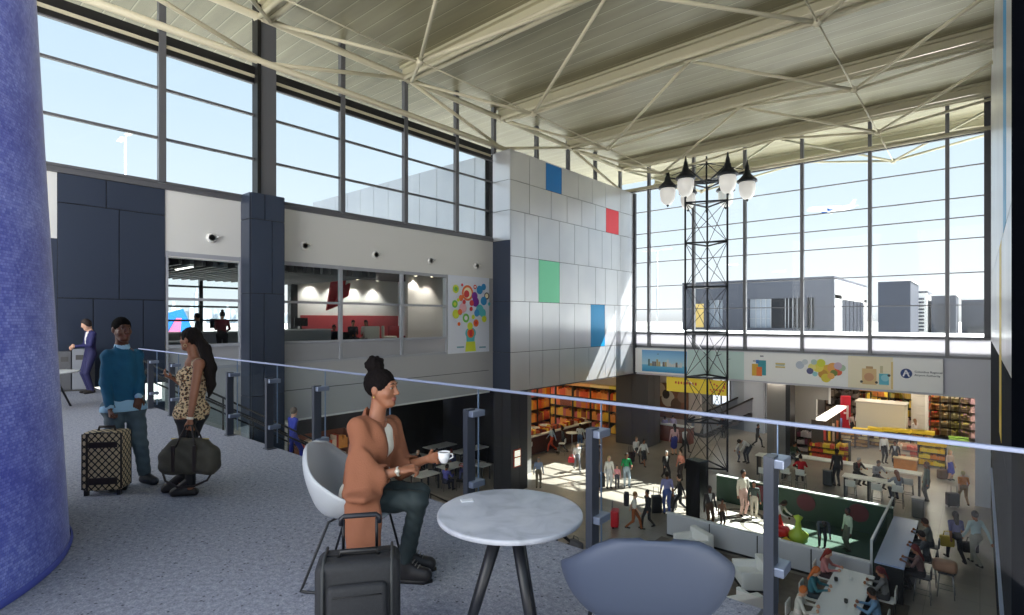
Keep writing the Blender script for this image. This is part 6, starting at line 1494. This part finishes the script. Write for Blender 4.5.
k = MB().use(LAT, True); k.rbox((-.21, -.12, .05), (.21, .12, .66), .035); k.build('body', parent=e)
k = MB().use(LEA, True)
for s in (-1, 1):
    for yy_ in (-.105, .105): k.tube([(s*.2, yy_, .07), (s*.2, yy_, .64), (0, yy_, .652)], .012, 8)
k.build('leather_piping', parent=e)
k = MB().use(LEA); k.rbox((-.17, .115, .5), (.13, .135, .56), .008); k.build('pocket_flap', parent=e)
k = MB().use(LEA); k.rbox((-.17, .115, .12), (.13, .135, .19), .008); k.build('lower_strap', parent=e)
k = MB().use(LEA); k.rbox((.135, .112, .06), (.16, .126, .65), .006); k.build('vertical_strap', parent=e)
k = MB().use(LEA, True); k.tube([(-.09, 0, .65), (-.08, 0, .70), (.08, 0, .70), (.09, 0, .65)], .014, 8); k.build('top_handle', parent=e)
for s in (-1, 1): k = MB().use(BLACK, True); k.tube([(s*.15-.015, -.08, .035), (s*.15+.015, -.08, .035)], .035, 12); k.build('wheel', parent=e)
for s in (-1, 1): k = MB().use(BLACK); k.box((s*.17-.02, .06, 0), (s*.17+.02, .1, .06)); k.build('foot', parent=e)
# ================= woman in leopard dress
root = np.array([(194-UC)/FPX*5.5, 5.5, 0.0])
wl = RT3*root[0]+FW3*root[1]
wn = empty('person', wl, ANG, label='woman in leopard print dress with long dark hair holding a duffel bag', cat='person')
bf = nrm((-.97, .2, 0)); bs = np.cross(bf, U3)
pel = S(192, 414, 5.5); hipR, hipL = pel+bs*.085, pel-bs*.085
chest = S(194, 376, 5.5); neckb = S(194, 357, 5.5); hc = S(190, 339.5, 5.48)
shL, shR = S(199, 364, 5.36), S(192, 363, 5.64)
elL, wrL = S(194, 394, 5.32), S(190, 420, 5.30)
elR, wrR = S(188, 388, 5.66), S(175, 379, 5.6)
knL, anL = S(189, 452, 5.4), S(191, 487, 5.44); knR, anR = S(185, 452, 5.58), S(182, 484, 5.56)
anL[2] = .1; anR[2] = .1
toeL = anL+nrm((-.95, -.2, 0))*.15; toeR = anR+nrm((-.9, -.2, 0))*.15
hf = nrm((-.98, .12, -.05))
F = Field((-.4, -.4, -.02), (.3, .4, 1.78), .0068)
F.cone(hipR, hipL, .095, .095, .03); F.cone(pel+U3*.03, chest, .105, .125, .05, 0, (bf, .78)); F.cone(chest-bs*.06+bf*.05, chest+bs*.06+bf*.05, .07, .07, .04); F.cone(shR, shL, .048, .048, .05); F.cone(neckb-U3*.05, neckb+U3*.02, .09, .05, .05, 0, (bf, .8)); F.cone(neckb, hc-U3*.06-hf*.015, .05, .048, .02)
q, M = head(F, hc, hf, U3, .97)
for sh, el, wr in ((shR, elR, wrR), (shL, elL, wrL)): F.cone(sh, el, .047, .038, .03); F.cone(el, wr, .038, .025, .012)
hand(F, wrL, (-.05, 0, -1), (.1, .9, 0), (-.9, 0, 0), curl=(.9, 1, 1, 1.05)); hand(F, wrR, S(169, 377, 5.56)-wrR, (0, .1, 1), (0, -1, 0), curl=(.5, .55, .6, .65))
for hp, kn, an, toe in ((hipR, knR, anR, toeR), (hipL, knL, anL, toeL)): F.cone(hp, kn, .083, .056, .03); F.cone(kn, an, .054, .036, .02); F.cone(an-U3*.05, toe-U3*.07, .034, .028, .02)
field_obj(F, 'body', [MIDSKIN, LIPM], wn, 1); eyes(q, M, wn)
def leopard(nt, b, tc):
    v = nt.nodes.new('ShaderNodeTexVoronoi'); v.inputs['Scale'].default_value = 38; v.feature = 'F1'; n = nt.nodes.new('ShaderNodeTexNoise'); n.inputs['Scale'].default_value = 40
    mx_ = nt.nodes.new('ShaderNodeVectorMath'); mx_.operation = 'SCALE'; mx_.inputs['Scale'].default_value = .03; nt.links.new(tc.outputs['Object'], n.inputs['Vector']); nt.links.new(n.outputs['Color'], mx_.inputs[0])
    ad = nt.nodes.new('ShaderNodeVectorMath'); nt.links.new(tc.outputs['Object'], ad.inputs[0]); nt.links.new(mx_.outputs[0], ad.inputs[1]); nt.links.new(ad.outputs[0], v.inputs['Vector'])
    r = ramp(nt, [(0, (176, 120, 74)), (.3, (40, 28, 24)), (.22, (160, 104, 62)), (.24, (40, 28, 24)), (.46, (40, 28, 24)), (.5, (220, 192, 150))]); nt.links.new(v.outputs['Distance'], r.inputs[0]); nt.links.new(r.outputs[0], b.inputs['Base Color'])
LEO = node_mat('leopard_fabric', leopard, .75)
T = Field((-.35, -.35, .75), (.3, .35, 1.5), .007)
T.cone(pel+U3*.05, chest, .118, .14, .05, 0, (bf, .8)); T.cone(chest-bs*.06+bf*.05, chest+bs*.06+bf*.05, .08, .08, .04); T.cone(hipR+U3*.03, hipL+U3*.03, .108, .108, .04); T.cone(pel, pel-U3*.14, .11, .118, .05, 0, (bf, .9)); T.cone(shR+(shL-shR)*.12, shL+(shR-shL)*.12, .055, .055, .05)
T.plane(pel-U3*.13, (0, 0, -1)); T.cone(neckb-U3*.0, neckb+U3*.2, .085, .1, sub=True); T.cone(shL+bf*.0-bs*.045, elL, .056, .06, sub=True); T.cone(shR+bs*.045, elR, .056, .06, sub=True); T.wave(fold(.005, 40, 36, 26))
field_obj(T, 'dress', [LEO], wn, 1)
T = Field((-.3, -.3, 0), (.3, .35, .95), .008)
T.cone(hipR, hipL, .1, .1, .03)
for hp, kn, an in ((hipR, knR, anR), (hipL, knL, anL)): T.cone(hp, kn, .09, .062, .03); T.cone(kn, an, .06, .043, .02)
T.plane(U3*.1, (0, 0, -1)); T.plane(pel-U3*.02, (0, 0, 1)); field_obj(T, 'leggings', [mat((26, 26, 30), .7)], wn, 1)
for an, toe in ((anR, toeR), (anL, toeL)): 
    b_ = shoe(an, toe, (34, 30, 30), wn, True); b_.name = 'boot'
H = Field(hc-np.array((.2, .2, .62)), hc+np.array((.35, .2, .2)), .0065)
H.ell(q(0, -.018, .032), (.08, .1, .096), M, .01); H.ell(q(0, .088, -.035), (.09, .064, .088), M, .01, sub=True); H.plane(q(0, -.02, -.05), nrm(-M[:, 2]+M[:, 1]*.4))
b0 = q(0, -.075, .03); H.ell(b0, (.06, .05, .055), M, .02)
pts = [b0, S(205, 349, 5.44), S(210, 368, 5.43), S(211, 385, 5.43), S(209, 397, 5.43)]
for a, b_, ra, rb in zip(pts[:-1], pts[1:], (.05, .058, .062, .045), (.058, .062, .045, .012)): H.cone(a, b_, ra, rb, .02, 0, (np.array((0, 1, 0)), .7))
H.wave(lambda x, y, z: .003*np.sin(210*x+8*np.sin(9*z))+.002*np.sin(230*y+60*x))
field_obj(H, 'hair', [mat((26, 21, 19), .75, bump=.5, bscale=120, spec=.15)], wn, 1)
k = MB().use(mat((214, 206, 190), .3, .4), True); wd = nrm(wrL-elL); M4 = Vector(wd).to_track_quat('Z', 'Y').to_matrix().to_4x4(); k.lathe([(.029, -.012), (.033, 0), (.029, .012)], wrL-wd*.02, 16, M4, False, False); k.build('wrist_watch', parent=wn)
k = MB().use(mat((210, 190, 140), .3, .7), True); k.tube([q(-.076+.0, -.0+.016*math.cos(a), -.06+.016*math.sin(a)) for a in [i*math.pi/6 for i in range(12)]], .0025, 5, closed=True); k.build('hoop_earring', parent=wn)
ph = S(168.5, 376, 5.56)+root; phw = RT3*ph[0]+FW3*ph[1]+UP*(ph[2]+.01)
o = MB().use(mat((24, 24, 28), .2)).rbox((-.075, -.036, -.004), (.075, .036, .004), .003).build('phone'); o.location = phw; o.rotation_euler = (0, .15, ANG); tag(o, 'dark phone held in the leopard dress woman\'s hand', 'phone')
# duffel bag
bp_ = S(190, 474, 5.27)+root; bw = RT3*bp_[0]+FW3*bp_[1]; bz = EYE-(474-VH)/FPX*5.27
e = empty('duffel_bag', bw+UP*bz, ANG, label='olive canvas duffel bag carried by the leopard dress woman', cat='bag'); e.scale = (.93, .95, 1)
OL = mat((62, 58, 48), .75, noise=.15, scale=14, bump=.25, bscale=90)
T = Field((-.4, -.2, -.05), (.4, .2, .5), .009)
T.cone((-.19, 0, .16), (.19, 0, .16), .13, .13, .02, 0, (np.array((0, 1, 0)), .8)); T.cone((-.23, 0, .075), (.23, 0, .075), .075, .075, .05, 0, (np.array((0, 1, 0)), 1.4)); T.cone((-.15, 0, .29), (.15, 0, .29), .06, .06, .06); T.plane((0, 0, .005), (0, 0, -1)); T.wave(fold(.007, 24, 20, 26))
field_obj(T, 'body', [OL], e, 1)
for yv in (-.06, .06):
    k = MB().use(LEA, True); k.tube([(-.11, yv*1.2, .26), (-.07, yv, .37), (-.03, yv*.25, .475), (.03, yv*.25, .475), (.07, yv, .37), (.11, yv*1.2, .26)], .009, 8); k.build('handle', parent=e)
k = MB().use(LEA, True); k.tube([(-.285, 0, .24), (-.3, -.02, .1), (-.24, -.03, -.06), (-.1, -.035, -.12), (.06, -.035, -.11), (.2, -.03, -.05), (.28, -.02, .08), (.285, 0, .24)], .011, 8); k.build('shoulder_strap', parent=e)
k = MB().use(LEA); 
for s in (-1, 1): k.rbox((s*.11-.018, -.115, .05), (s*.11+.018, -.1, .3), .004)
k.build('front_straps', parent=e)
k = MB().use(mat((190, 170, 110), .3, .8), True); k.tube([(-.2, 0, .345), (.2, 0, .345)], .006, 6); k.build('zip', parent=e)
# ------------------------------------------------------------------ people on the concourse
B_ = (34, 34, 38); W_ = (232, 230, 226); NAVY = (44, 50, 92); JEAN = (96, 120, 160); GRY = (120, 122, 126)
person(552, 452, 425, -75, 'walk', 'person in pale blue shirt and orange red trousers striding left with a dark backpack', (176, 196, 220), (206, 76, 44), hair=(190, 100, 50), skin='l')
p = onz(549, 452, ZL); bag_mesh('backpack', p+UP*.95+RT3*.26+FW3*.05, (.3, .16, .48), (36, 40, 60), 'dark backpack on the person in orange red trousers', -75, False)
person(563, 453, 426, -80, 'walk2', 'person in dark suit walking beside the one in orange red trousers', (46, 50, 62), (40, 42, 50), skin='d')
person(580, 450, 424, 170, 'talk', 'person in pale grey top standing at the right white high table', (206, 210, 216), JEAN, style='short')
person(577, 471, 442, 10, 'walk', 'dark haired woman in white top carrying a red bag near the glass post', W_, (120, 122, 130), style='long', skin='l')
p = onz(573, 471, ZL); bag_mesh('hand_bag', p+UP*.45-RT3*.1, (.34, .14, .28), (206, 50, 60), 'red bag carried by the woman in white top', 0)
person(597, 467, 439, 5, 'walk2', 'man in dark suit and white shirt just right of the glass post', B_, (40, 40, 46), shirt=W_)
person(538.5, 488, 460, 170, 'stand', 'grey haired man in pale blue shirt and khaki trousers standing alone in the sun', (166, 178, 206), (132, 120, 98), style='bald', hair=(150, 146, 142), skin='l')
person(609, 488, 456, 10, 'stand', 'blonde woman in white top beside the green shirted man', (236, 234, 228), (206, 208, 212), style='long', hair=(206, 178, 130), skin='l')
rolling_case(600, 488, .44, .75, .28, 20, 'black rolling case left of the blonde woman in white', (30, 30, 34))
person(617, 488, 465, 0, 'stand', 'child in pink between the white dressed woman and green shirted man', (226, 150, 160), (60, 60, 72), child=True, style='long', hair=(70, 50, 40), skin='l')
person(626.5, 487, 453, 0, 'talk', 'man in bright green polo shirt and pale jeans', (20, 150, 84), (168, 184, 196), short=True)
person(636, 463, 437, 20, 'walk', 'person in white shirt and dark trousers pulling a case by the back pillar', W_, (50, 50, 54), hair=(150, 120, 90), skin='l')
person(643.5, 466, 440, 20, 'walk2', 'woman in white blouse and black skirt at the foot of the back pillar', W_, B_, cut='skirt', bare=True, style='bun')
rolling_case(631, 463, .4, .62, .26, 40, 'dark case pulled beside the person in white shirt by the pillar', (58, 34, 36))
person(666, 480, 451, 15, 'walk', 'grey haired man in open black jacket walking above the blue shirted man', B_, (44, 42, 46), shirt=W_, hair=(170, 166, 162), skin='l')
person(681, 480, 455, -60, 'talk', 'woman in coral top standing left of the dark totem', (226, 150, 130), (60, 50, 50), style='bun', skin='l')
person(667, 514, 472, 180, 'stand', 'man in lilac shirt and blue jeans seen from behind in the sun', (160, 160, 214), (84, 106, 178), short=True)
person(680, 513, 474, -100, 'walk', 'person in black walking right behind the lilac shirted man', (32, 32, 38), (30, 30, 36), skin='l')
rolling_case(672, 509, .4, .7, .26, -60, 'black case trailing the person in black near the totem', (40, 40, 46))
person(648, 528, 490, -70, 'walk2', 'person in black top and trousers walking left of the lilac shirted man', (40, 42, 46), (34, 34, 40))
rolling_case(656.5, 514, .42, .78, .28, 0, 'tall dark suitcase between the black clad walker and lilac shirted man', (36, 36, 40))
person(634, 530, 495, 75, 'walk', 'person in white top and rust trousers pulling a red case', (226, 224, 216), (150, 84, 44), hair=(150, 110, 70), skin='l', short=True)
p = onz(629, 529, ZL); bag_mesh('backpack', p+UP*.92-RT3*.1, (.34, .2, .5), (40, 40, 48), 'dark backpack on the person pulling the red case', 75, False)
e = rolling_case(615, 527, .5, .68, .3, 75, 'bright red rolling case tilted behind its owner', (204, 28, 44)); e.rotation_euler = (.0, .0, e.rotation_euler[2])
person(563, 549, 500, -80, 'walk', 'person in dark trousers walking past behind the round table top', (120, 122, 128), (34, 34, 38))
bag_mesh('holdall_bag', onz(576, 549, ZL), (.6, .28, .3), (90, 90, 96), 'grey holdall dragged beyond the round table', -60)
person(674.5, 455, 424, 190, 'stand', 'woman in pink patterned top and blue skirt behind the tower left leg', (226, 176, 176), (64, 70, 150), cut='skirt', bare=True, style='long', skin='l')
person(665, 439, 416, 180, 'stand', 'person in lavender shirt and navy trousers furthest left below the yellow sign', (150, 146, 190), (46, 52, 84))
person(673, 437, 415, 170, 'talk', 'person in pale lilac top behind the woman with the blue skirt', (196, 186, 226), (60, 56, 70), skin='l')
person(684.5, 452, 427, 30, 'walk', 'person in white jacket and black trousers at the tower left leg', W_, B_, hair=(120, 50, 40), skin='l')
person(724, 438, 415, -60, 'lean', 'person in black leaning forward by the escalator foot', (34, 36, 42), (36, 38, 44))
person(743.5, 421, 398, 60, 'walk2', 'person in pink shirt and black trousers near the top of the escalator', (222, 160, 160), (36, 36, 40), skin='l')
person(747, 463, 436, -70, 'bend', 'person in white shirt bending down to a child right of the tower', (230, 230, 228), (56, 58, 66))
person(738, 462, 443, 60, 'stand', 'small child facing the bending person', (150, 150, 160), (90, 96, 120), child=True)
person(757.5, 447, 424, 40, 'walk', 'person in black passing in front of the grey pillar', (40, 40, 44), (44, 44, 48))
person(808, 420, 392, 0, 'talk', 'person in dark clothes before the pale store partition', (66, 62, 66), (54, 52, 58), skin='l')
person(709.5, 528, 486, 10, 'stand', 'man in dark jacket with white shirt and brown trousers at the enclosure front', (58, 52, 48), (92, 66, 48), shirt=W_, skin='d')
person(722, 529, 499, 10, 'stand', 'child in tan top and dark shorts beside the man at the enclosure front', (150, 110, 84), (56, 44, 40), child=True, bare=True)
person(743, 516, 470, 15, 'stand', 'man in cream shirt and pink trousers inside the play enclosure', (226, 218, 202), (206, 170, 160), skin='m')
person(754, 518, 486, -20, 'stand', 'woman in dark green top and pale trousers inside the play enclosure', (66, 76, 70), (196, 186, 170), style='long')
person(779, 537, 505, 40, 'lean', 'person in white top leaning over the ride-on toy', (222, 218, 214), (200, 50, 50), style='long', skin='d')
person(822, 548, 517, -20, 'bend', 'person in dark checked shirt crouching inside the enclosure', (76, 84, 96), (40, 44, 52))
person(848, 551, 512, -90, 'stand', 'man in pale green shirt standing in the shaded part of the enclosure', (182, 204, 182), (88, 96, 84), skin='d')
# communal table
zt_ = ZL
for (x, y, deg_, top, bot, hr, st, sk, lab) in ((-3.5, 18.3, (1, 0), (200, 130, 130), (70, 50, 54), (130, 40, 30), 'long', 'l', 'red haired woman in pink at the far left of the communal table'), (-3.5, 16.75, (1, .1), (60, 120, 136), (50, 60, 70), (206, 110, 50), 'long', 'l', 'orange haired person in teal at the middle left of the communal table'), (-3.5, 15.3, (1, .2), (228, 224, 218), (200, 196, 190), (200, 110, 50), 'short', 'l', 'orange haired person in white at the near left of the communal table'), (-2.0, 17.9, (-1, 0), (120, 120, 122), (66, 66, 70), (96, 30, 34), 'tail', 'm', 'woman in grey with dark red hair at the far right of the communal table'), (-2.0, 16.35, (-1, -.1), (110, 150, 190), (44, 50, 62), (40, 32, 28), 'short', 'm', 'man in light blue shirt at the near right of the communal table')):
    person_at((x, y, zt_), 1.7, rz_face(*deg_), 'sit', lab, top, bot, hair=hr, style=st, skin=sk)
# bar
for (x, y, top, bot, hr, st, lab) in ((-1.25, 22.3, (106, 110, 108), (60, 62, 66), (60, 40, 32), 'short', 'man in grey jacket seated at the far end of the blue bar'), (-1.25, 20.9, (70, 74, 80), (40, 40, 46), (40, 30, 28), 'short', 'man in dark grey seated in the middle of the blue bar'), (-1.3, 19.5, (110, 84, 84), (50, 46, 50), (96, 30, 34), 'long', 'woman with dark red hair seated at the near end of the blue bar')):
    person_at((x, y, ZL), 1.72, rz_face(-1, 0), 'bar', lab, top, bot, hair=hr, style=st)
# walkers at the right
person(956, 562, 511, 170, 'walk', 'dark haired woman in purple blue top and black trousers walking with a yellow bag', (70, 72, 130), (34, 32, 36), style='long', short=True, hair=(30, 24, 24))
bag_mesh('shopping_bag', onz(947, 561, ZL)+UP*.5, (.4, .16, .36), (206, 180, 70), 'yellow shopping bag carried by the woman in purple blue', 160)
person(976, 566, 511, 180, 'walk2', 'man in pale blue shirt walking along the right wall with a dark briefcase', (176, 200, 206), (150, 150, 140), hair=(30, 26, 24))
bag_mesh('briefcase', onz(970.5, 562, ZL)+UP*.32, (.46, .14, .36), (40, 36, 36), 'dark briefcase of the man by the right wall', 170)
person(963.5, 505, 477, 160, 'walk', 'person in orange top walking toward the store with a black case', (222, 140, 70), (150, 120, 90), hair=(206, 190, 150), short=True, skin='l')
rolling_case(952.5, 507, .45, .62, .28, 170, 'black rolling case left of the person in orange', (36, 34, 38))
person(950, 480, 450, 10, 'stand', 'woman in cream top and blue skirt right of the confectionery display', (206, 180, 160), (60, 66, 150), cut='skirt', bare=True, style='long', hair=(190, 160, 110), skin='l')
bag_mesh('gift_bag', onz(943, 479, ZL), (.5, .3, .5), (96, 72, 56), 'brown box bag at the feet of the woman with the blue skirt', 0)
person(927, 501, 462, -110, 'stand', 'person in long grey green coat standing at the right end of the high tables', (104, 116, 108), (80, 78, 76), cut='long', hair=(110, 74, 52), style='long')
person(837, 486, 449, 180, 'stand', 'person in dark grey seen from behind at the long high table', (70, 70, 74), (64, 64, 70), skin='d')
person(884, 463, 434, 0, 'stand', 'man in white shirt and black trousers walking in front of the store', W_, B_, skin='m', hair=(120, 40, 36))
person(895, 468, 441, -40, 'walk', 'man in open black suit beside the white shirted man before the store', B_, (30, 30, 34), shirt=(196, 200, 204))
# at the high tables
def stooler(u, vfloor, deg_, lab, top, bot, **kw):
    p = onz(u, vfloor, ZL); return person_at(p, 1.7, facing(deg_), 'bar', lab, top, bot, **kw)
stooler(801, 488, 165, 'person in red jacket on a white stool from behind', (190, 36, 50), (64, 50, 54), style='bun', hair=(36, 28, 28), skin='l')
stooler(793, 470, 20, 'person in dark green at the left end of the long high table', (58, 74, 56), (50, 54, 52), style='short')
stooler(857, 489, 10, 'grey haired man in dark clothes behind the shorter high table', (72, 64, 62), (54, 50, 52), hair=(186, 184, 180), skin='l', shirt=(150, 70, 66))
stooler(877, 493, 0, 'bearded man in pale grey sweater facing the camera at the shorter high table', (176, 174, 176), (90, 88, 92), hair=(90, 70, 60), skin='m')
stooler(898, 507, 175, 'woman with long chestnut hair from behind at the shorter high table', (126, 132, 146), (66, 70, 84), hair=(122, 72, 44), style='long', skin='l')
# in the store
for (u, vf, vh, deg_, lab, top, bot, kw) in ((941, 436, 410, 0, 'man in purple suit standing before the yellow wall shelving', (66, 48, 92), (46, 38, 58), dict(shirt=W_)), (915, 444, 419, 180, 'woman in white top and purple skirt among the gondolas', (230, 222, 216), (110, 86, 130), dict(cut='skirt', style='long', hair=(150, 110, 80))), (881, 438, 416, 20, 'dark haired woman in white blouse left in the gondola row', (236, 226, 206), (60, 54, 50), dict(style='long')), (845, 434, 416, 0, 'person in white at the left of the group under the red totem', (222, 220, 216), (120, 116, 116), dict(style='long')), (851.5, 435, 413, 20, 'person in pale pink in the middle of the group under the red totem', (226, 206, 200), (70, 66, 74), dict(style='bald', hair=(190, 180, 170))), (859, 431, 413, -30, 'person in white jacket at the right of the group under the red totem', (226, 222, 220), (110, 100, 100), dict(style='short')), (870, 423, 405, 0, 'person in grey in the aisle behind the gondolas', (170, 172, 178), (150, 150, 156), dict()), (836, 434, 414, 60, 'person in blue top at the canopy shelving', (80, 96, 170), (60, 60, 80), dict())):
    person(u, vf, vh, deg_, 'stand', lab, top, bot, **kw)
# dining area and pillar
person(527, 466, 440, -20, 'talk', 'blonde woman in white standing right of the dark pillar', (230, 226, 210), (196, 190, 180), style='long', hair=(214, 186, 120), skin='l')
person(527.5, 446, 420, 10, 'stand', 'orange haired person in white and dark clothes far behind the blonde woman', (206, 200, 200), (70, 66, 70), hair=(206, 120, 50), skin='l')
def diner(u, v, deg_, lab, top, bot, **kw):
    return person_at(onz(u, v, ZL), 1.7, facing(deg_), 'sit', lab, top, bot, **kw)
diner(436.5, 472, 20, 'person in light blue shirt seated behind the coffee cup', (120, 156, 206), (60, 66, 84))
diner(452, 474, -20, 'person in navy seated left of the glass post in the dining area', (48, 54, 92), (40, 42, 60), style='bun', hair=(120, 50, 44))
diner(446, 492, 150, 'person in purple blue shirt seated nearest in the dining area', (96, 96, 176), (44, 46, 66), style='short')
diner(468, 480, -90, 'woman in pink and blue seated beside the dark pillar', (196, 120, 130), (90, 96, 150), style='long', hair=(50, 36, 34))
person(472, 446, 417, 40, 'stand', 'person in red shirt standing at the back of the dining area', (186, 44, 56), (60, 50, 56))
diner(417, 474, 60, 'person in black seated just right of the seated woman\'s arm', (44, 46, 56), (40, 40, 48), hair=(206, 196, 190), style='bald', skin='l')
# office
ZO = .3
def office(u, X, H, deg_, pose, lab, top, bot, **kw):
    p = onX(u, 330, X); return person_at((p.x, p.y, kw.pop('z', ZO)), H, facing(deg_), pose, lab, top, bot, **kw)
office(197.5, -22.6, 1.72, -60, 'talk', 'person in dark suit behind the counter in the first office window', (44, 46, 54), (40, 42, 48))
office(222, -20.3, 1.78, 200, 'phone', 'person in maroon jacket standing in the first office window', (110, 34, 44), (40, 36, 40), style='bun', skin='l')
office(353, -20.4, 1.65, 30, 'sitlap', 'person in black on the left cream chair of the lounge', (50, 46, 50), (60, 54, 58), z=.5)
office(366, -20.6, 1.65, 0, 'sitlap', 'person in cream on the middle lounge chair', (206, 196, 180), (150, 130, 120), z=.5, hair=(80, 40, 36), style='long')
office(334, -20.9, 1.65, 20, 'sitlap', 'person in dark clothes on the black chair seen in the second office window', (44, 42, 48), (40, 40, 46), z=.3)
# man on the stairs
yS = 7.6; zS = -((yS-3.52)//run+1)*rise
e = person_at((-15.0, yS, zS), 1.72, rz_face(-.05, 1), 'walk2', 'man in bright blue suit walking down the staircase', (52, 66, 176), (46, 52, 150), hair=(96, 84, 76), skin='l')
e = person_at(onz(90.5, 393, 0), 1.8, facing(-35), 'phone', 'man in navy suit looking at a tablet by the dark clad wall', (40, 40, 92), (36, 36, 80), shirt=W_, hair=(44, 34, 32), skin='l')
SKY = 1.0; SUN = 23.0; EXPO = 0.3
LIGHTS = [('added_rear_fill', (-7.5, -6.8, 5.5), 18, 1800, (0, 1, .02), (1, .98, .95), 11)]  # large fill light added behind the camera to brighten the interior
# repeats share a group phrase
GR = {'person': 'people in the terminal', 'chair': 'chairs', 'stool': 'bar stools', 'table': 'tables', 'suitcase': 'travellers luggage', 'shelf': 'shop shelving', 'counter': 'counters', 'building': 'buildings outside', 'light': 'wall fittings', 'bag': 'carried bags', 'armchair': 'white lounge cubes', 'cup': 'cups on the communal table', 'bin': 'waste bins', 'crate': 'green crates', 'airplane': 'aircraft', 'street lamp': 'outside lamp posts', 'monitor': 'office monitors', 'backpack': 'backpacks'}
for o in list(bpy.data.objects):
    if o.parent is None and o.get('category') in GR and 'group' not in o: o['group'] = GR[o['category']]
# ------------------------------------------------------------------ sky and light
w = bpy.data.worlds.new('world'); SC.world = w; w.use_nodes = True; nt = w.node_tree; nt.nodes.clear()
o = nt.nodes.new('ShaderNodeOutputWorld'); bg = nt.nodes.new('ShaderNodeBackground'); tc = nt.nodes.new('ShaderNodeTexCoord'); sp = nt.nodes.new('ShaderNodeSeparateXYZ')
nt.links.new(tc.outputs['Generated'], sp.inputs[0])
r = ramp(nt, [(0, (222, 222, 222)), (.02, (250, 252, 254)), (.14, (232, 243, 252)), (.32, (212, 230, 244)), (.55, (194, 218, 239)), (1, (150, 190, 232))])
nt.links.new(sp.outputs['Z'], r.inputs[0])
nt.links.new(r.outputs[0], bg.inputs[0]); bg.inputs[1].default_value = SKY; nt.links.new(bg.outputs[0], o.inputs[0])
s = bpy.data.lights.new('sun', 'SUN'); s.energy = SUN; s.angle = .009; s.color = (1, .96, .9)
so = bpy.data.objects.new('sun', s); COL.objects.link(so)
so.rotation_euler = Vector((-.45, -1, -1.2)).to_track_quat('-Z', 'Y').to_euler()
def area(name, loc, size, power, direction, color=(1, 1, 1), sy=None):
    l = bpy.data.lights.new(name, 'AREA'); l.energy = power; l.color = color; l.size = size
    if sy: l.shape = 'RECTANGLE'; l.size_y = sy
    a = bpy.data.objects.new(name, l); COL.objects.link(a); a.location = loc
    a.rotation_euler = Vector(direction).to_track_quat('-Z', 'Y').to_euler(); return a
for a in LIGHTS: area(*a)
vs = SC.view_settings; vs.view_transform = 'Standard'; vs.look = 'None'; vs.gamma = 1; vs.use_curve_mapping = False; vs.exposure = EXPO
SC.display_settings.display_device = 'sRGB'
try:
    SC.cycles.use_denoising = True; SC.cycles.max_bounces = 8; SC.cycles.transparent_max_bounces = 24; SC.cycles.diffuse_bounces = 4; SC.cycles.sample_clamp_indirect = 6; SC.cycles.caustics_reflective = False; SC.cycles.caustics_refractive = False
except Exception: pass
